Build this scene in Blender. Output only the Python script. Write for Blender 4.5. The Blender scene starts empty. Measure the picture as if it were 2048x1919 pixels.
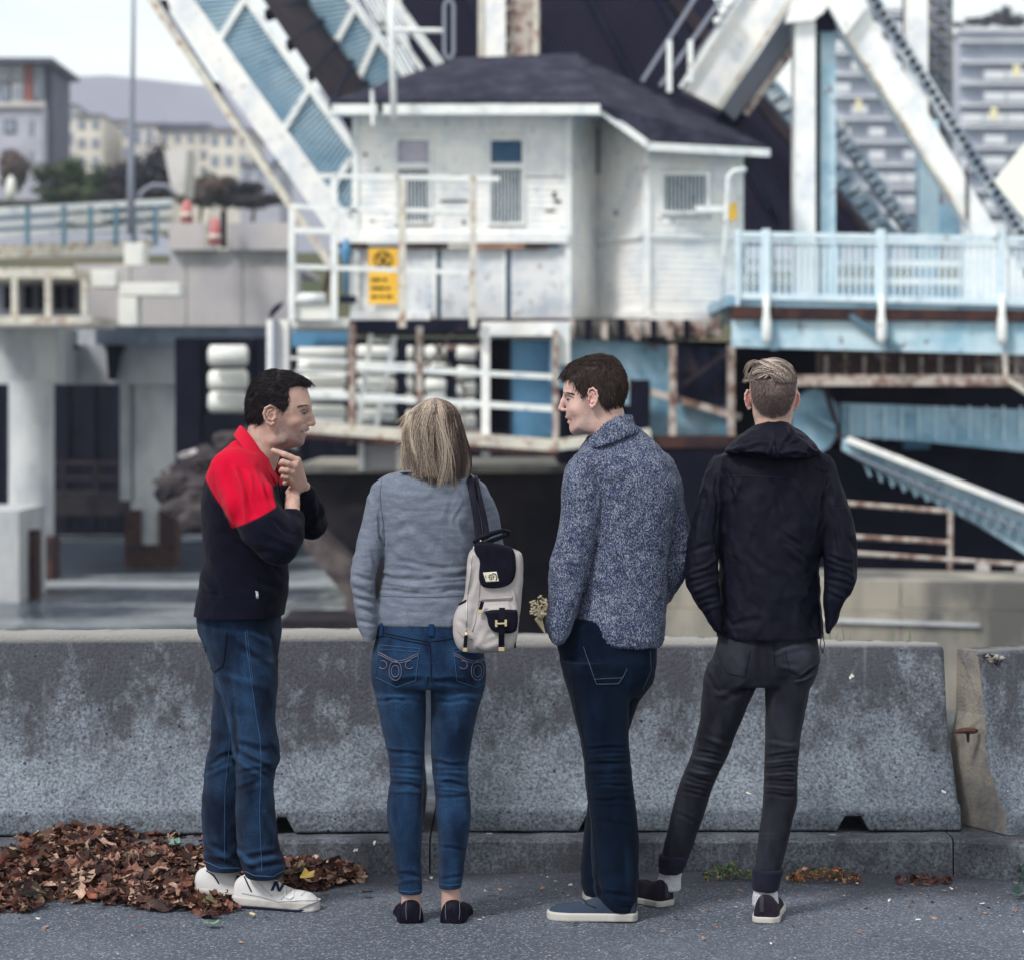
import bpy, bmesh, math, random
import numpy as np
from mathutils import Vector, Matrix
from mathutils.bvhtree import BVHTree
random.seed(7); RNG = np.random.default_rng(11)
# ------------------------------------------------------------------ camera, world, sun, exposure
F, CX, CY, EH = 4880.0, 1024.0, 800.0, 1.7      # focal length in photo pixels, principal column, horizon row, eye height
SC = bpy.context.scene
cam_d = bpy.data.cameras.new('camera'); cam = bpy.data.objects.new('camera', cam_d); SC.collection.objects.link(cam)
cam.location = (0, 0, EH); cam.rotation_euler = (math.radians(90), 0, 0)
cam_d.sensor_width = 36; cam_d.sensor_fit = 'HORIZONTAL'; cam_d.lens = F/2048*36
cam_d.shift_y = -(959.5-CY)/2048
cam_d.clip_start = 0.1; cam_d.clip_end = 5000
cam_d.dof.use_dof = True; cam_d.dof.focus_distance = 8.0; cam_d.dof.aperture_fstop = 3.2
SC.camera = cam
W = bpy.data.worlds.new('World'); SC.world = W; W.use_nodes = True
nt = W.node_tree; nt.nodes.clear()
SUN_EL, SUN_AZ = 48, 222                          # azimuth: the sun stands behind and to the left of the camera
wo = nt.nodes.new('ShaderNodeOutputWorld'); bg = nt.nodes.new('ShaderNodeBackground'); bg2 = nt.nodes.new('ShaderNodeBackground')
sky = nt.nodes.new('ShaderNodeTexSky'); sky.sky_type = 'NISHITA'; sky.sun_disc = False
sky.sun_elevation = math.radians(SUN_EL); sky.sun_rotation = math.radians(SUN_AZ)
nt.links.new(sky.outputs[0], bg.inputs[0]); bg.inputs[1].default_value = 0.13
tc = nt.nodes.new('ShaderNodeTexCoord'); nz = nt.nodes.new('ShaderNodeTexNoise'); nz.inputs['Scale'].default_value = 5; nz.inputs['Detail'].default_value = 5
mp = nt.nodes.new('ShaderNodeMapping'); mp.inputs['Scale'].default_value = (1, 1, 3.2)
rp = nt.nodes.new('ShaderNodeValToRGB')
rp.color_ramp.elements[0].position = .3; rp.color_ramp.elements[0].color = (.62, .635, .64, 1)
rp.color_ramp.elements[1].position = .62; rp.color_ramp.elements[1].color = (.80, .80, .70, 1)
nt.links.new(tc.outputs['Generated'], mp.inputs[0]); nt.links.new(mp.outputs[0], nz.inputs[0]); nt.links.new(nz.outputs[0], rp.inputs[0])
nt.links.new(rp.outputs[0], bg2.inputs[0]); bg2.inputs[1].default_value = 0.80
mx = nt.nodes.new('ShaderNodeMixShader'); mx.inputs[0].default_value = .80   # an overcast layer over the clear sky
nt.links.new(bg.outputs[0], mx.inputs[1]); nt.links.new(bg2.outputs[0], mx.inputs[2]); nt.links.new(mx.outputs[0], wo.inputs[0])
sd = bpy.data.lights.new('sun', 'SUN'); sun = bpy.data.objects.new('sun', sd); SC.collection.objects.link(sun)
sd.energy = 1.5; sd.angle = math.radians(12); sd.color = (1, .975, .93)
a, e = math.radians(SUN_AZ), math.radians(SUN_EL)
sdir = Vector((math.sin(a)*math.cos(e), math.cos(a)*math.cos(e), math.sin(e)))
sun.rotation_euler = sdir.to_track_quat('Z', 'Y').to_euler()
SC.view_settings.view_transform = 'Standard'; SC.view_settings.look = 'None'; SC.view_settings.gamma = 1; SC.view_settings.exposure = 1.0
SC.render.engine = 'CYCLES'
# ------------------------------------------------------------------ helpers
def P(px, py, Y): return ((px-CX)/F*Y, Y, EH-(py-CY)/F*Y)
def XX(px, Y): return (px-CX)/F*Y
def ZZ(py, Y): return EH-(py-CY)/F*Y
def PXm(n, Y): return n/F*Y
COL = SC.collection
def srgb(r, g, b):
    return tuple(((c/255)/12.92 if c/255 <= .04045 else ((c/255+.055)/1.055)**2.4) for c in (r, g, b))
def mat(name, c, rough=.8, c2=None, sc=8, det=6, lo=.42, hi=.6, bump=0, bsc=60, bd=4, metal=0, spec=.4, rust=0, rsc=5, rcol=(.16, .07, .04), stretch=(1, 1, 1), attr=None, emit=None, sheen=0, fine=0, fsc=220):
    if max(c) < .09: spec *= .3
    m = bpy.data.materials.new(name); m.use_nodes = True; n = m.node_tree; N = n.nodes; L = n.links
    b = N['Principled BSDF']; b.inputs['Roughness'].default_value = rough; b.inputs['Metallic'].default_value = metal
    b.inputs['Specular IOR Level'].default_value = spec
    if sheen: b.inputs['Sheen Weight'].default_value = sheen
    t = N.new('ShaderNodeTexCoord'); mpn = N.new('ShaderNodeMapping'); mpn.inputs['Scale'].default_value = stretch
    L.new(t.outputs['Object'], mpn.inputs[0]); vec = mpn.outputs[0]
    def noise(scale, detail=5, rough_=.6):
        q = N.new('ShaderNodeTexNoise'); q.inputs['Scale'].default_value = scale; q.inputs['Detail'].default_value = detail; q.inputs['Roughness'].default_value = rough_
        L.new(vec, q.inputs['Vector']); return q.outputs[0]
    def ramp(src, p0, p1):
        r = N.new('ShaderNodeMapRange'); r.inputs['From Min'].default_value = p0; r.inputs['From Max'].default_value = p1; L.new(src, r.inputs[0]); return r.outputs[0]
    def mix(f, A, B, mode='MIX'):
        q = N.new('ShaderNodeMix'); q.data_type = 'RGBA'; q.blend_type = mode
        if isinstance(f, float): q.inputs[0].default_value = f
        else: L.new(f, q.inputs[0])
        for i, v in ((6, A), (7, B)):
            if isinstance(v, tuple): q.inputs[i].default_value = (*v[:3], 1)
            else: L.new(v, q.inputs[i])
        return q.outputs[2]
    cur = tuple(c)
    if attr:
        at = N.new('ShaderNodeAttribute'); at.attribute_name = attr; cur = at.outputs['Color']
    if c2: cur = mix(ramp(noise(sc, det), lo, hi), cur, tuple(c2))
    if fine:
        f = ramp(noise(fsc, 2, .7), .3, .7)
        g = N.new('ShaderNodeMapRange'); g.inputs['To Min'].default_value = 1-fine; g.inputs['To Max'].default_value = 1+fine; L.new(f, g.inputs[0])
        vm = N.new('ShaderNodeVectorMath'); vm.operation = 'SCALE'
        if isinstance(cur, tuple): vm.inputs[0].default_value = cur
        else: L.new(cur, vm.inputs[0])
        L.new(g.outputs[0], vm.inputs['Scale']); cur = vm.outputs[0]
    if rust: cur = mix(ramp(noise(rsc, 8, .7), .62-rust*.22, .72-rust*.2), cur, tuple(rcol))
    if isinstance(cur, tuple): b.inputs['Base Color'].default_value = (*cur, 1)
    else: L.new(cur, b.inputs['Base Color'])
    if bump:
        bp = N.new('ShaderNodeBump'); bp.inputs['Strength'].default_value = bump; bp.inputs['Distance'].default_value = .01
        L.new(noise(bsc, bd), bp.inputs['Height']); L.new(bp.outputs[0], b.inputs['Normal'])
    if emit: b.inputs['Emission Color'].default_value = (*emit[:3], 1); b.inputs['Emission Strength'].default_value = emit[3]
    m['vec'] = 1
    return m
def nodes_of(m): return m.node_tree.nodes, m.node_tree.links, m.node_tree.nodes['Principled BSDF']
def link(o, parent=None):
    COL.objects.link(o)
    if parent is not None: o.parent = parent
    return o
def tagit(o, label=None, cat=None, group=None, kind=None):
    if label: o['label'] = label
    if cat: o['category'] = cat
    if group: o['group'] = group
    if kind: o['kind'] = kind
    return o
def thing(name, label, cat, loc=(0, 0, 0), group=None):
    o = bpy.data.objects.new(name, None); o.location = loc; o.empty_display_size = .1; link(o)
    return tagit(o, label, cat, group)
def wloc(o):
    v = Vector((0, 0, 0))
    while o is not None: v = v+o.location; o = o.parent
    return v
class MB:
    def __init__(s): s.v = []; s.f = []; s.c = []
    def add(s, vs, fs):
        k = len(s.v); s.v += [tuple(q) for q in vs]; s.f += [tuple(i+k for i in q) for q in fs]; return s
    def hexa(s, vs): return s.add(vs, [(0, 3, 2, 1), (4, 5, 6, 7), (0, 1, 5, 4), (1, 2, 6, 5), (2, 3, 7, 6), (3, 0, 4, 7)])
    def box(s, x0, x1, y0, y1, z0, z1):
        return s.hexa([(x0, y0, z0), (x1, y0, z0), (x1, y1, z0), (x0, y1, z0), (x0, y0, z1), (x1, y0, z1), (x1, y1, z1), (x0, y1, z1)])
    def pbox(s, px0, px1, py0, py1, Y, d):                       # a box whose front face fills these photo pixels at distance Y
        return s.box(XX(px0, Y), XX(px1, Y), Y, Y+d, ZZ(py1, Y), ZZ(py0, Y))
    def beam(s, p, q, w, d=None):
        d = d or w; p = Vector(p); q = Vector(q); D = (q-p).normalized()
        ax = Vector((0, 1, 0)) if abs(D.y) < .9 else Vector((0, 0, 1))
        S = D.cross(ax).normalized(); T = D.cross(S).normalized()
        c = []
        for o in (p, q):
            for (i, j) in ((-1, -1), (1, -1), (1, 1), (-1, 1)): c.append(o+S*(w/2*i)+T*(d/2*j))
        return s.hexa(c)
    def pbeam(s, a, b, wpx, Y, d=None, Y2=None):
        Y2 = Y2 or Y
        return s.beam(P(a[0], a[1], Y), P(b[0], b[1], Y2), PXm(wpx, Y), d)
    def tube(s, pts, r, n=8, cap=True):
        pts = [Vector(p) for p in pts]; m = len(pts); rs = r if isinstance(r, (list, tuple)) else [r]*m
        vs = []; fs = []; prev = None
        for i, p in enumerate(pts):
            D = (pts[min(i+1, m-1)]-pts[max(i-1, 0)]).normalized()
            if prev is None: S = D.cross(Vector((0, 1, 0)) if abs(D.y) < .9 else Vector((1, 0, 0))).normalized()
            else: S = (prev-D*prev.dot(D)).normalized()
            prev = S; T = D.cross(S)
            for k in range(n):
                a = 2*math.pi*k/n; vs.append(p+S*(math.cos(a)*rs[i])+T*(math.sin(a)*rs[i]))
        for i in range(m-1):
            for k in range(n):
                fs.append((i*n+k, i*n+(k+1) % n, (i+1)*n+(k+1) % n, (i+1)*n+k))
        if cap: fs.append(tuple(range(n))[::-1]); fs.append(tuple((m-1)*n+k for k in range(n)))
        return s.add(vs, fs)
    def prism(s, poly, Y, d):                                    # photo-pixel polygon at distance Y, given real thickness d
        a = [P(x, y, Y) for x, y in poly]; b = [(x, Y+d, z) for x, _, z in a]; n = len(a)
        return s.add(a+b, [tuple(range(n)), tuple(range(2*n-1, n-1, -1))]+[(i, i+n, (i+1) % n+n, (i+1) % n) for i in range(n)])
    def build(s, name, m, parent=None, base=None, smooth=False, bevel=0, **kw):
        me = bpy.data.meshes.new(name)
        if base is None: base = wloc(parent) if parent is not None else Vector((0, 0, 0))
        base = Vector(base); off = Vector(base)
        me.from_pydata([(v[0]-off.x, v[1]-off.y, v[2]-off.z) for v in s.v], [], s.f)
        bm = bmesh.new(); bm.from_mesh(me); bmesh.ops.recalc_face_normals(bm, faces=bm.faces)
        if bevel: bmesh.ops.bevel(bm, geom=[e for e in bm.edges], offset=bevel, segments=2, affect='EDGES', profile=.6)
        bm.to_mesh(me); bm.free()
        if m: me.materials.append(m)
        if smooth: me.polygons.foreach_set('use_smooth', [True]*len(me.polygons))
        o = bpy.data.objects.new(name, me); link(o, parent)
        if parent is None: o.location = base
        return tagit(o, **kw)
def instance(src, parent, loc, rot=None, scale=None):
    c = src.copy(); c.parent = parent; c.location = loc
    if rot: c.rotation_euler = rot
    if scale: c.scale = scale
    COL.objects.link(c); return c
# numpy value noise
def _h(ix, iy, iz):
    n = (ix*374761393+iy*668265263+iz*2147483647 % 1013904223) & 0xffffffff
    n = ((n ^ (n >> 13))*1274126177) & 0xffffffff
    return ((n ^ (n >> 16)) & 0xffff)/65535.0
def vnoise(x, y, z, s=1.0):
    x = np.asarray(x, float)*s+1000.3; y = np.asarray(y, float)*s+1000.7; z = np.asarray(z, float)*s+1000.1
    ix, iy, iz = np.floor(x).astype(np.int64), np.floor(y).astype(np.int64), np.floor(z).astype(np.int64)
    fx, fy, fz = x-ix, y-iy, z-iz
    fx, fy, fz = [t*t*t*(t*(t*6-15)+10) for t in (fx, fy, fz)]
    r = 0
    for a in (0, 1):
        for b in (0, 1):
            for c in (0, 1):
                r = r+_h(ix+a, iy+b, iz*7+c*7)*(fx if a else 1-fx)*(fy if b else 1-fy)*(fz if c else 1-fz)
    return r*2-1
def fbm(x, y, z, s, o=3):
    r = 0; a = 1
    for i in range(o): r = r+a*vnoise(x, y, z, s*2**i); a *= .5
    return r
# ------------------------------------------------------------------ materials of the setting
white = mat('white_paint', (.76, .78, .77), .55, (.58, .63, .68), 3, 6, .45, .7, bump=.2, bsc=25, rust=.15, rsc=6, rcol=(.30, .20, .16))
white2 = mat('weathered_white', (.84, .83, .81), .6, (.62, .66, .72), 2.2, 7, .45, .68, bump=.15, bsc=20, rust=.10, rsc=9, rcol=(.2, .17, .2))
cream = mat('cream_paint', (.62, .60, .52), .6, (.42, .40, .40), 3, 6, .45, .7, rust=.45, rsc=5, rcol=(.30, .15, .09))
paleblue = mat('pale_blue_paint', (.30, .46, .58), .5, (.13, .28, .40), 1.4, 7, .42, .62, rust=.22, rsc=3, rcol=(.10, .07, .07))
paleblue2 = mat('blue_white_paint', (.52, .66, .74), .5, (.26, .45, .58), 1.6, 7, .42, .66, rust=.22, rsc=5, rcol=(.10, .07, .07))
bluepanel = mat('blue_panel_paint', (.10, .26, .44), .5, (.07, .20, .36), 2, 4)
stripeblue = mat('blue_mesh_panel', (.15, .31, .46), .6, (.10, .23, .37), 3, 4)
navy = mat('navy_steel', (.006, .008, .024), .7, (.012, .014, .032), 1.5, 5, rust=.18, rsc=2, rcol=(.06, .035, .03))
brownsteel = mat('brown_steel', (.035, .025, .032), .75, (.02, .016, .026), 2, 5)
rusty = mat('rusty_paint', (.45, .40, .37), .7, (.20, .12, .10), 5, 8, .45, .58, rust=.3, rcol=(.11, .06, .05))
darkrust = mat('dark_rusty_steel', (.07, .035, .03), .85, (.03, .02, .025), 4, 8)
pierconc = mat('pier_concrete', (.52, .53, .54), .9, (.32, .34, .38), .9, 8, .42, .62, bump=.3, bsc=9, stretch=(1, 1, .5))
beigeconc = mat('beige_concrete', (.30, .275, .235), .9, (.10, .097, .095), .8, 8, .42, .60, bump=.3, bsc=9, stretch=(1, 1, .45))
lightconc = mat('light_concrete', (.48, .45, .45), .9, (.36, .35, .38), .6, 7, .4, .62, bump=.2, bsc=6, stretch=(1, 1, .6))
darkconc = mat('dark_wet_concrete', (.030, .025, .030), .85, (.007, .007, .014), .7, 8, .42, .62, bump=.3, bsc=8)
voidm = mat('void_black', (.0035, .004, .013), .9, (.007, .007, .017), 2, 4)  # near-black stands in for shaded voids; some brackets and joists share it
shingle = mat('grey_shingles', (.022, .022, .040), .9, (.045, .045, .070), 2.5, 8, .45, .65, bump=.5, bsc=30, fine=.35, fsc=18)
railpaint = mat('pale_blue_rail_paint', (.62, .74, .82), .55, (.48, .62, .72), 3, 6, .45, .7, rust=.1, rsc=6, rcol=(.25, .2, .2))
glass_b = mat('blue_grey_glass', (.03, .09, .17), .6, (.07, .12, .20), 1.5, 3, spec=.1)
glass_p = mat('pale_glass', (.40, .38, .46), .2, (.30, .30, .40), 2, 3)
yellow = mat('yellow_sign_paint', (.85, .50, .04), .5, (.75, .42, .05), 3, 4)
blackp = mat('black_print', (.02, .02, .02), .6)
slabm = mat('white_float_paint', (.74, .74, .70), .6, (.52, .55, .60), 1.2, 6, .5, .75)
rockm = mat('riprap_rock', (.085, .072, .075), .95, (.03, .025, .032), 1.2, 8, bump=.6, bsc=6)
galv = mat('grey_galvanised', (.20, .22, .28), .5)
red = mat('orange_red_plastic', (.50, .12, .14), .6, (.45, .2, .2), 20, 4)

# ------------------------------------------------------------------ water, banks, hills
wm = mat('harbour_water', (.045, .06, .085), .2, (.42, .46, .50), .16, 3, .46, .56, stretch=(.35, 1, 1), spec=.9)  # the pale patches put sky reflections into the water colour
N, L, B = nodes_of(wm)
t = N.new('ShaderNodeTexCoord'); m1 = N.new('ShaderNodeMapping'); m1.inputs['Scale'].default_value = (1, .35, 1)
q = N.new('ShaderNodeTexNoise'); q.inputs['Scale'].default_value = 1.6; q.inputs['Detail'].default_value = 5
bp = N.new('ShaderNodeBump'); bp.inputs['Strength'].default_value = .5; bp.inputs['Distance'].default_value = .35
L.new(t.outputs['Object'], m1.inputs[0]); L.new(m1.outputs[0], q.inputs[0]); L.new(q.outputs[0], bp.inputs['Height']); L.new(bp.outputs[0], B.inputs['Normal'])
WZ = -2.6
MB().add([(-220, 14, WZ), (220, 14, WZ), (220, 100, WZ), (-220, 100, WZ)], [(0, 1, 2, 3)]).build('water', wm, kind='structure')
grassy = mat('scrubby_grass', (.06, .075, .045), .95, (.10, .09, .06), .3, 7)
bank = MB()                                                    # far shore: sloping bank up to a plateau that runs to the horizon
xs = np.linspace(-260, 260, 40); prof = [(92, WZ-1), (94, -.5), (100, 5.5), (110, 7.9), (150, 8.4), (400, 12), (940, 24)]
vs = []; fs = []
for j, (y, z) in enumerate(prof):
    for i, x in enumerate(xs): vs.append((x*(1 if j < 5 else y/150), y, z+.5*math.sin(x*.31+j)+.3*math.sin(x*.9)*(1 if j > 1 else 0)))
n = len(xs)
for j in range(len(prof)-1):
    for i in range(n-1): fs.append((j*n+i, j*n+i+1, (j+1)*n+i+1, (j+1)*n+i))
bank.add(vs, fs).build('far_bank', grassy, kind='structure', smooth=True)
hillm = mat('hazed_hill', (.27, .27, .32), 1, (.22, .22, .27), .01, 5, spec=.0)  # pale lilac: distance haze is put into the hill colour
vs = []; fs = []; hx = np.linspace(-700, 400, 70)
for j, (y, s) in enumerate(((760, 0), (800, .6), (860, 1), (920, .95))):
    for i, x in enumerate(hx):
        top = 92+8*vnoise(x*.01, 0, 0)+3*vnoise(x*.03, 3, 0)+(x+120)*-.03
        vs.append((x, y, 10+(top+10*(y-800)/100)*s))
for j in range(3):
    for i in range(69): fs.append((j*70+i, j*70+i+1, (j+1)*70+i+1, (j+1)*70+i))
MB().add(vs, fs).build('hills', hillm, kind='structure', smooth=True)

# ------------------------------------------------------------------ far town
HB = {k: mat('render_'+k, c, .85, tuple(v*.8 for v in c), .3, 5) for k, c in dict(pale=(.58, .56, .56), cream=(.66, .62, .56), grey=(.34, .37, .44), lilac=(.42, .42, .50), dark=(.10, .11, .16), brick=(.30, .10, .09), roof=(.22, .22, .28)).items()}
glassd = mat('far_window_glass', (.22, .25, .32), .4)  # lightened so that distance haze sits in the glass colour
def house_far(name, label, x0, x1, ytop, ybot, Y, m, rows, cols, roof=None, depth=14, parapet=4, wfrac=.5, group='pale houses climbing the far shore', zb=None):
    t = thing(name, label, 'building', (XX((x0+x1)/2, Y), Y, ZZ(ybot, Y)), group)
    b = MB().box(XX(x0, Y), XX(x1, Y), Y, Y+depth, ZZ(ybot, Y)-6, ZZ(ytop, Y)); b.build('wall', m, t)
    r = MB().box(XX(x0-2, Y), XX(x1+2, Y), Y-.4, Y+depth+.4, ZZ(ytop, Y)+.003, ZZ(ytop-parapet, Y)); r.build('roof', roof or HB['roof'], t)
    cw = (x1-x0)/cols; rh = (ybot-ytop)/rows; src = None
    for i in range(cols):
        for j in range(rows):
            cxp = x0+cw*(i+.5); cyp = ytop+rh*(j+.45); w = cw*wfrac; h = rh*.5
            if src is None:
                mm = MB().box(-PXm(w, Y)/2, PXm(w, Y)/2, -.12, .1, -PXm(h, Y)/2, PXm(h, Y)/2)
                src = mm.build('window', glassd, t, base=(0, 0, 0)); src.location = Vector((XX(cxp, Y), Y, ZZ(cyp, Y)))-t.location
            else: instance(src, t, Vector((XX(cxp, Y), Y, ZZ(cyp, Y)))-t.location)
    return t
house_far('town_house', 'low pale stepped house left of the lamp post, nearest the brown trees', 105, 150, 212, 345, 290, HB['pale'], 3, 2)
house_far('town_house', 'cream town house with dark windows just left of the tall lamp post', 150, 205, 232, 345, 280, HB['cream'], 3, 2)
house_far('town_house', 'cream block behind the tall lamp post, its flat roof level with the hill', 200, 262, 243, 330, 300, HB['cream'], 2, 3)
house_far('town_house', 'pale block with a dark ground floor right of the tall lamp post', 262, 335, 250, 352, 285, HB['pale'], 2, 3)
house_far('town_house', 'wide cream block under a long dark roof beside the raised bridge leaf', 316, 420, 262, 360, 270, HB['cream'], 3, 4, HB['dark'], parapet=14)
house_far('town_house', 'cream house with two large dark windows low under the raised bridge leaf', 415, 500, 262, 385, 255, HB['cream'], 3, 3, HB['roof'], parapet=7)
house_far('town_house', 'low dark-fronted house partly hidden by the yellowish bridge chord', 480, 560, 330, 400, 240, HB['lilac'], 2, 3)
# tall flats at the left edge
T = thing('apartment_building', 'grey apartment block with a red vertical strip and dark flat roof at the left edge', 'building', P(30, 370, 250))
Y = 250
MB().pbox(-60, 84, 212, 400, Y, 14).build('wall', HB['lilac'], T)
MB().pbox(-60, 80, 124, 211, Y+.5, 12).build('upper_wall', HB['grey'], T)
MB().pbox(-62, 104, 115, 124, Y-1.5, 16).build('roof', HB['dark'], T)
MB().pbox(84.5, 105, 125, 400, Y+3, 10).build('shaded_side', HB['dark'], T)  # shadow side of the block, its shade put into the dark render
MB().pbox(50, 64, 126, 210, Y, .6).build('red_strip', HB['brick'], T)
MB().pbox(-60, 90, 204, 214, Y-.5, .4).build('balcony_edge', HB['pale'], T)
for (x0, x1, y0, y1, mm) in ((2, 20, 130, 160, 'pale'), (24, 46, 130, 160, 'pale'), (2, 20, 166, 204, 'dark'), (24, 46, 168, 204, 'pale'), (68, 78, 132, 200, 'roof'), (8, 32, 238, 268, 'dark'), (56, 66, 238, 270, 'grey'), (8, 32, 300, 330, 'dark'), (56, 66, 300, 332, 'grey')):
    f = MB().pbox(x0, x1, y0, y1, Y-.1, .5).build('window', HB[mm], T)
    MB().pbox(x0+3, x1-3, y0+4, y1-4, Y-.2, .08).build('pane', glassd, f)
# high-rise blocks at the right
balc = mat('balcony_white', (.72, .74, .78), .7, (.60, .64, .70), .4, 4); lit = mat('lit_window', (.72, .66, .42), .5, emit=(.9, .8, .5, .06)); slabd = mat('balcony_shade_glass', (.20, .25, .36), .3, (.32, .36, .46), .25, 4)
def tower(label, x0, x1, y0, y1, Y, fl, cols, litset, seed):
    rr = random.Random(seed); T = thing('apartment_tower', label, 'building', (XX((x0+x1)/2, Y), Y, ZZ(y1, Y)), 'white balconied apartment towers beyond the bridge')
    MB().pbox(x0, x1, y0, y1+60, Y+1.6, 18).build('wall', mat('tower_wall', (.46, .48, .56), .8, (.38, .40, .50), .2, 4), T)
    MB().pbox(x0-1, x1+1, y0-7, y0-.1, Y+.2, 20).build('roof', balc, T)
    cw = (x1-x0)/cols; srcs = {}
    def put(nm, m, x, w, ya, yb, yy, d, key):
        if key not in srcs:
            s = MB().box(0, PXm(w, Y), 0, d, ZZ(yb, Y)-ZZ(ya, Y), 0).build(nm, m, T, base=(0, 0, 0)); s.location = Vector((XX(x, Y), yy, ZZ(ya, Y)))-T.location; srcs[key] = s
        else: instance(srcs[key], T, Vector((XX(x, Y), yy, ZZ(ya, Y)))-T.location)
    for j, fy in enumerate(fl):
        put('balcony_slab', balc, x0, x1-x0, fy, fy+4, Y, 1.55, 's')
        for i in range(cols):
            x = x0+cw*i
            k = rr.random()
            put('window', slabd, x+2, cw-4, fy+6, fy+24, Y+1.4, .18, 'w')
            if k < .62: put('balcony_panel', balc, x+1.5, cw-3, fy+20, fy+37, Y-.05, .12, 'p')
            if (j, i) in litset: put('lit_window', lit, x+cw*.3, cw*.3, fy+8, fy+32, Y-.12, .05, 'l')
    return T
tower('white balconied tower seen between the vertical post and the long diagonal of the truss', 1667, 1840, 20, 470, 310, [26, 62, 104, 147, 191, 236, 282, 328, 374, 420], 5, {(2, 1), (4, 1), (5, 0)}, 3)
tower('white balconied tower with rooftop shrubs at the right edge of the photo', 1921, 2150, 62, 470, 300, [80, 122, 165, 208, 251, 294, 338, 380, 424], 5, {(1, 2), (3, 1), (5, 0)}, 5)

# ------------------------------------------------------------------ foliage helper
def leaf_cloud(clumps, n, size, rng):
    vs = []; fs = []; k = 0
    for (c, r, m) in clumps:
        for _ in range(int(n*m)):
            d = rng.normal(size=3); d /= np.linalg.norm(d); rad = (rng.random()**.4)*(.75+.5*rng.random())
            p = np.array(c)+d*np.array(r)*rad
            a = rng.normal(size=3); a /= np.linalg.norm(a); b = np.cross(a, d); b /= (np.linalg.norm(b)+1e-6); s = size*(.6+.8*rng.random())
            vs += [p+a*s, p+b*s*.55, p-a*s, p-b*s*.55]; fs.append((k, k+1, k+2, k+3)); k += 4
    return vs, fs
fgreen = mat('shrub_leaves', (.045, .07, .04), .9, (.08, .10, .06), .5, 5); fbrown = mat('brown_leaves', (.12, .085, .075), .9, (.07, .06, .07), .5, 5); fdark = mat('dark_leaves', (.035, .035, .05), .9, (.06, .05, .06), .5, 5)
bark = mat('bark', (.08, .06, .05), .9)
def bush(name, label, cat, px, py, w, h, Y, m, n=700, trunk=True, seed=0, group=None):
    rng = np.random.default_rng(seed); x, _, z = P(px, py, Y); Wd = PXm(w, Y); H = PXm(h, Y)
    t = thing(name, label, cat, (x, Y, z), group)
    cl = [((x+Wd*(rng.random()-.5)*.8, Y+Wd*(rng.random()-.5)*.4, z+H*(.12+.62*rng.random())), (Wd*(.16+.14*rng.random()), Wd*.2, H*(.17+.16*rng.random())), 1/9) for _ in range(9)]
    vs, fs = leaf_cloud(cl, n*2, max(Wd, H)*.05, rng)
    MB().add(vs, fs).build('crown', m, t)
    s = MB(); s.tube([(x, Y, z-1), (x+.05*Wd, Y, z+H*.35), (x, Y, z+H*.75)], [Wd*.03, Wd*.02, Wd*.006], 6)
    for k in range(4): s.tube([(x, Y, z+H*.2*k/2), (x+Wd*.3*math.cos(k*2), Y+Wd*.1*math.sin(k), z+H*(.4+.1*k))], [Wd*.014, Wd*.004], 5)
    s.build('trunk', bark, t); return t
bush('tree', 'brown-leaved tree in front of the grey apartment block at the left edge', 'tree', 20, 385, 75, 110, 200, fbrown, 1400, seed=1)
for i, (px, w, h, m, lab) in enumerate([(130, 70, 75, fgreen, 'dark green shrub between the grey flats and the first pale house'), (178, 70, 85, fgreen, 'tallest of the dark green shrubs left of the lamp post'), (225, 70, 70, fdark, 'dark shrub just left of the tall lamp post'),
        (300, 75, 110, fdark, 'purplish bare shrub right of the tall lamp post'), (400, 60, 60, fgreen, 'green shrub right of the pale gatepost'), (445, 80, 62, fbrown, 'brown hedge-like shrub above the concrete parapet'), (505, 70, 45, fdark, 'dark low shrub nearest the raised bridge leaf')]):
    bush('shrub', lab, 'shrub', px, 412, w*1.75, h*1.15, 150, m, 900, seed=20+i, group='shrubs along the far shore')
MB().tube([P(22, 398, 150), P(22, 390, 150), P(22, 378, 150), P(22, 362, 150), P(22, 352, 150)], [PXm(4, 150), PXm(9, 150), PXm(11, 150), PXm(9, 150), PXm(3, 150)], 12).build('rounded_post', slabm, smooth=True, label='squat white rounded bollard below the brown tree at the left edge', cat='bollard')
for i, (px, py, w, h) in enumerate(((1955, 38, 50, 30), (2010, 30, 70, 44), (1915, 45, 30, 20))):
    bush('roof_shrub', ['middle dark shrub on the tower roof at the right', 'largest dark shrub on the tower roof, at the very right', 'smallest shrub on the left corner of the right tower roof'][i], 'shrub', px, 57, w, h, 303, fdark, 700, seed=50+i, group='shrubs on the tower roof')

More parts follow.
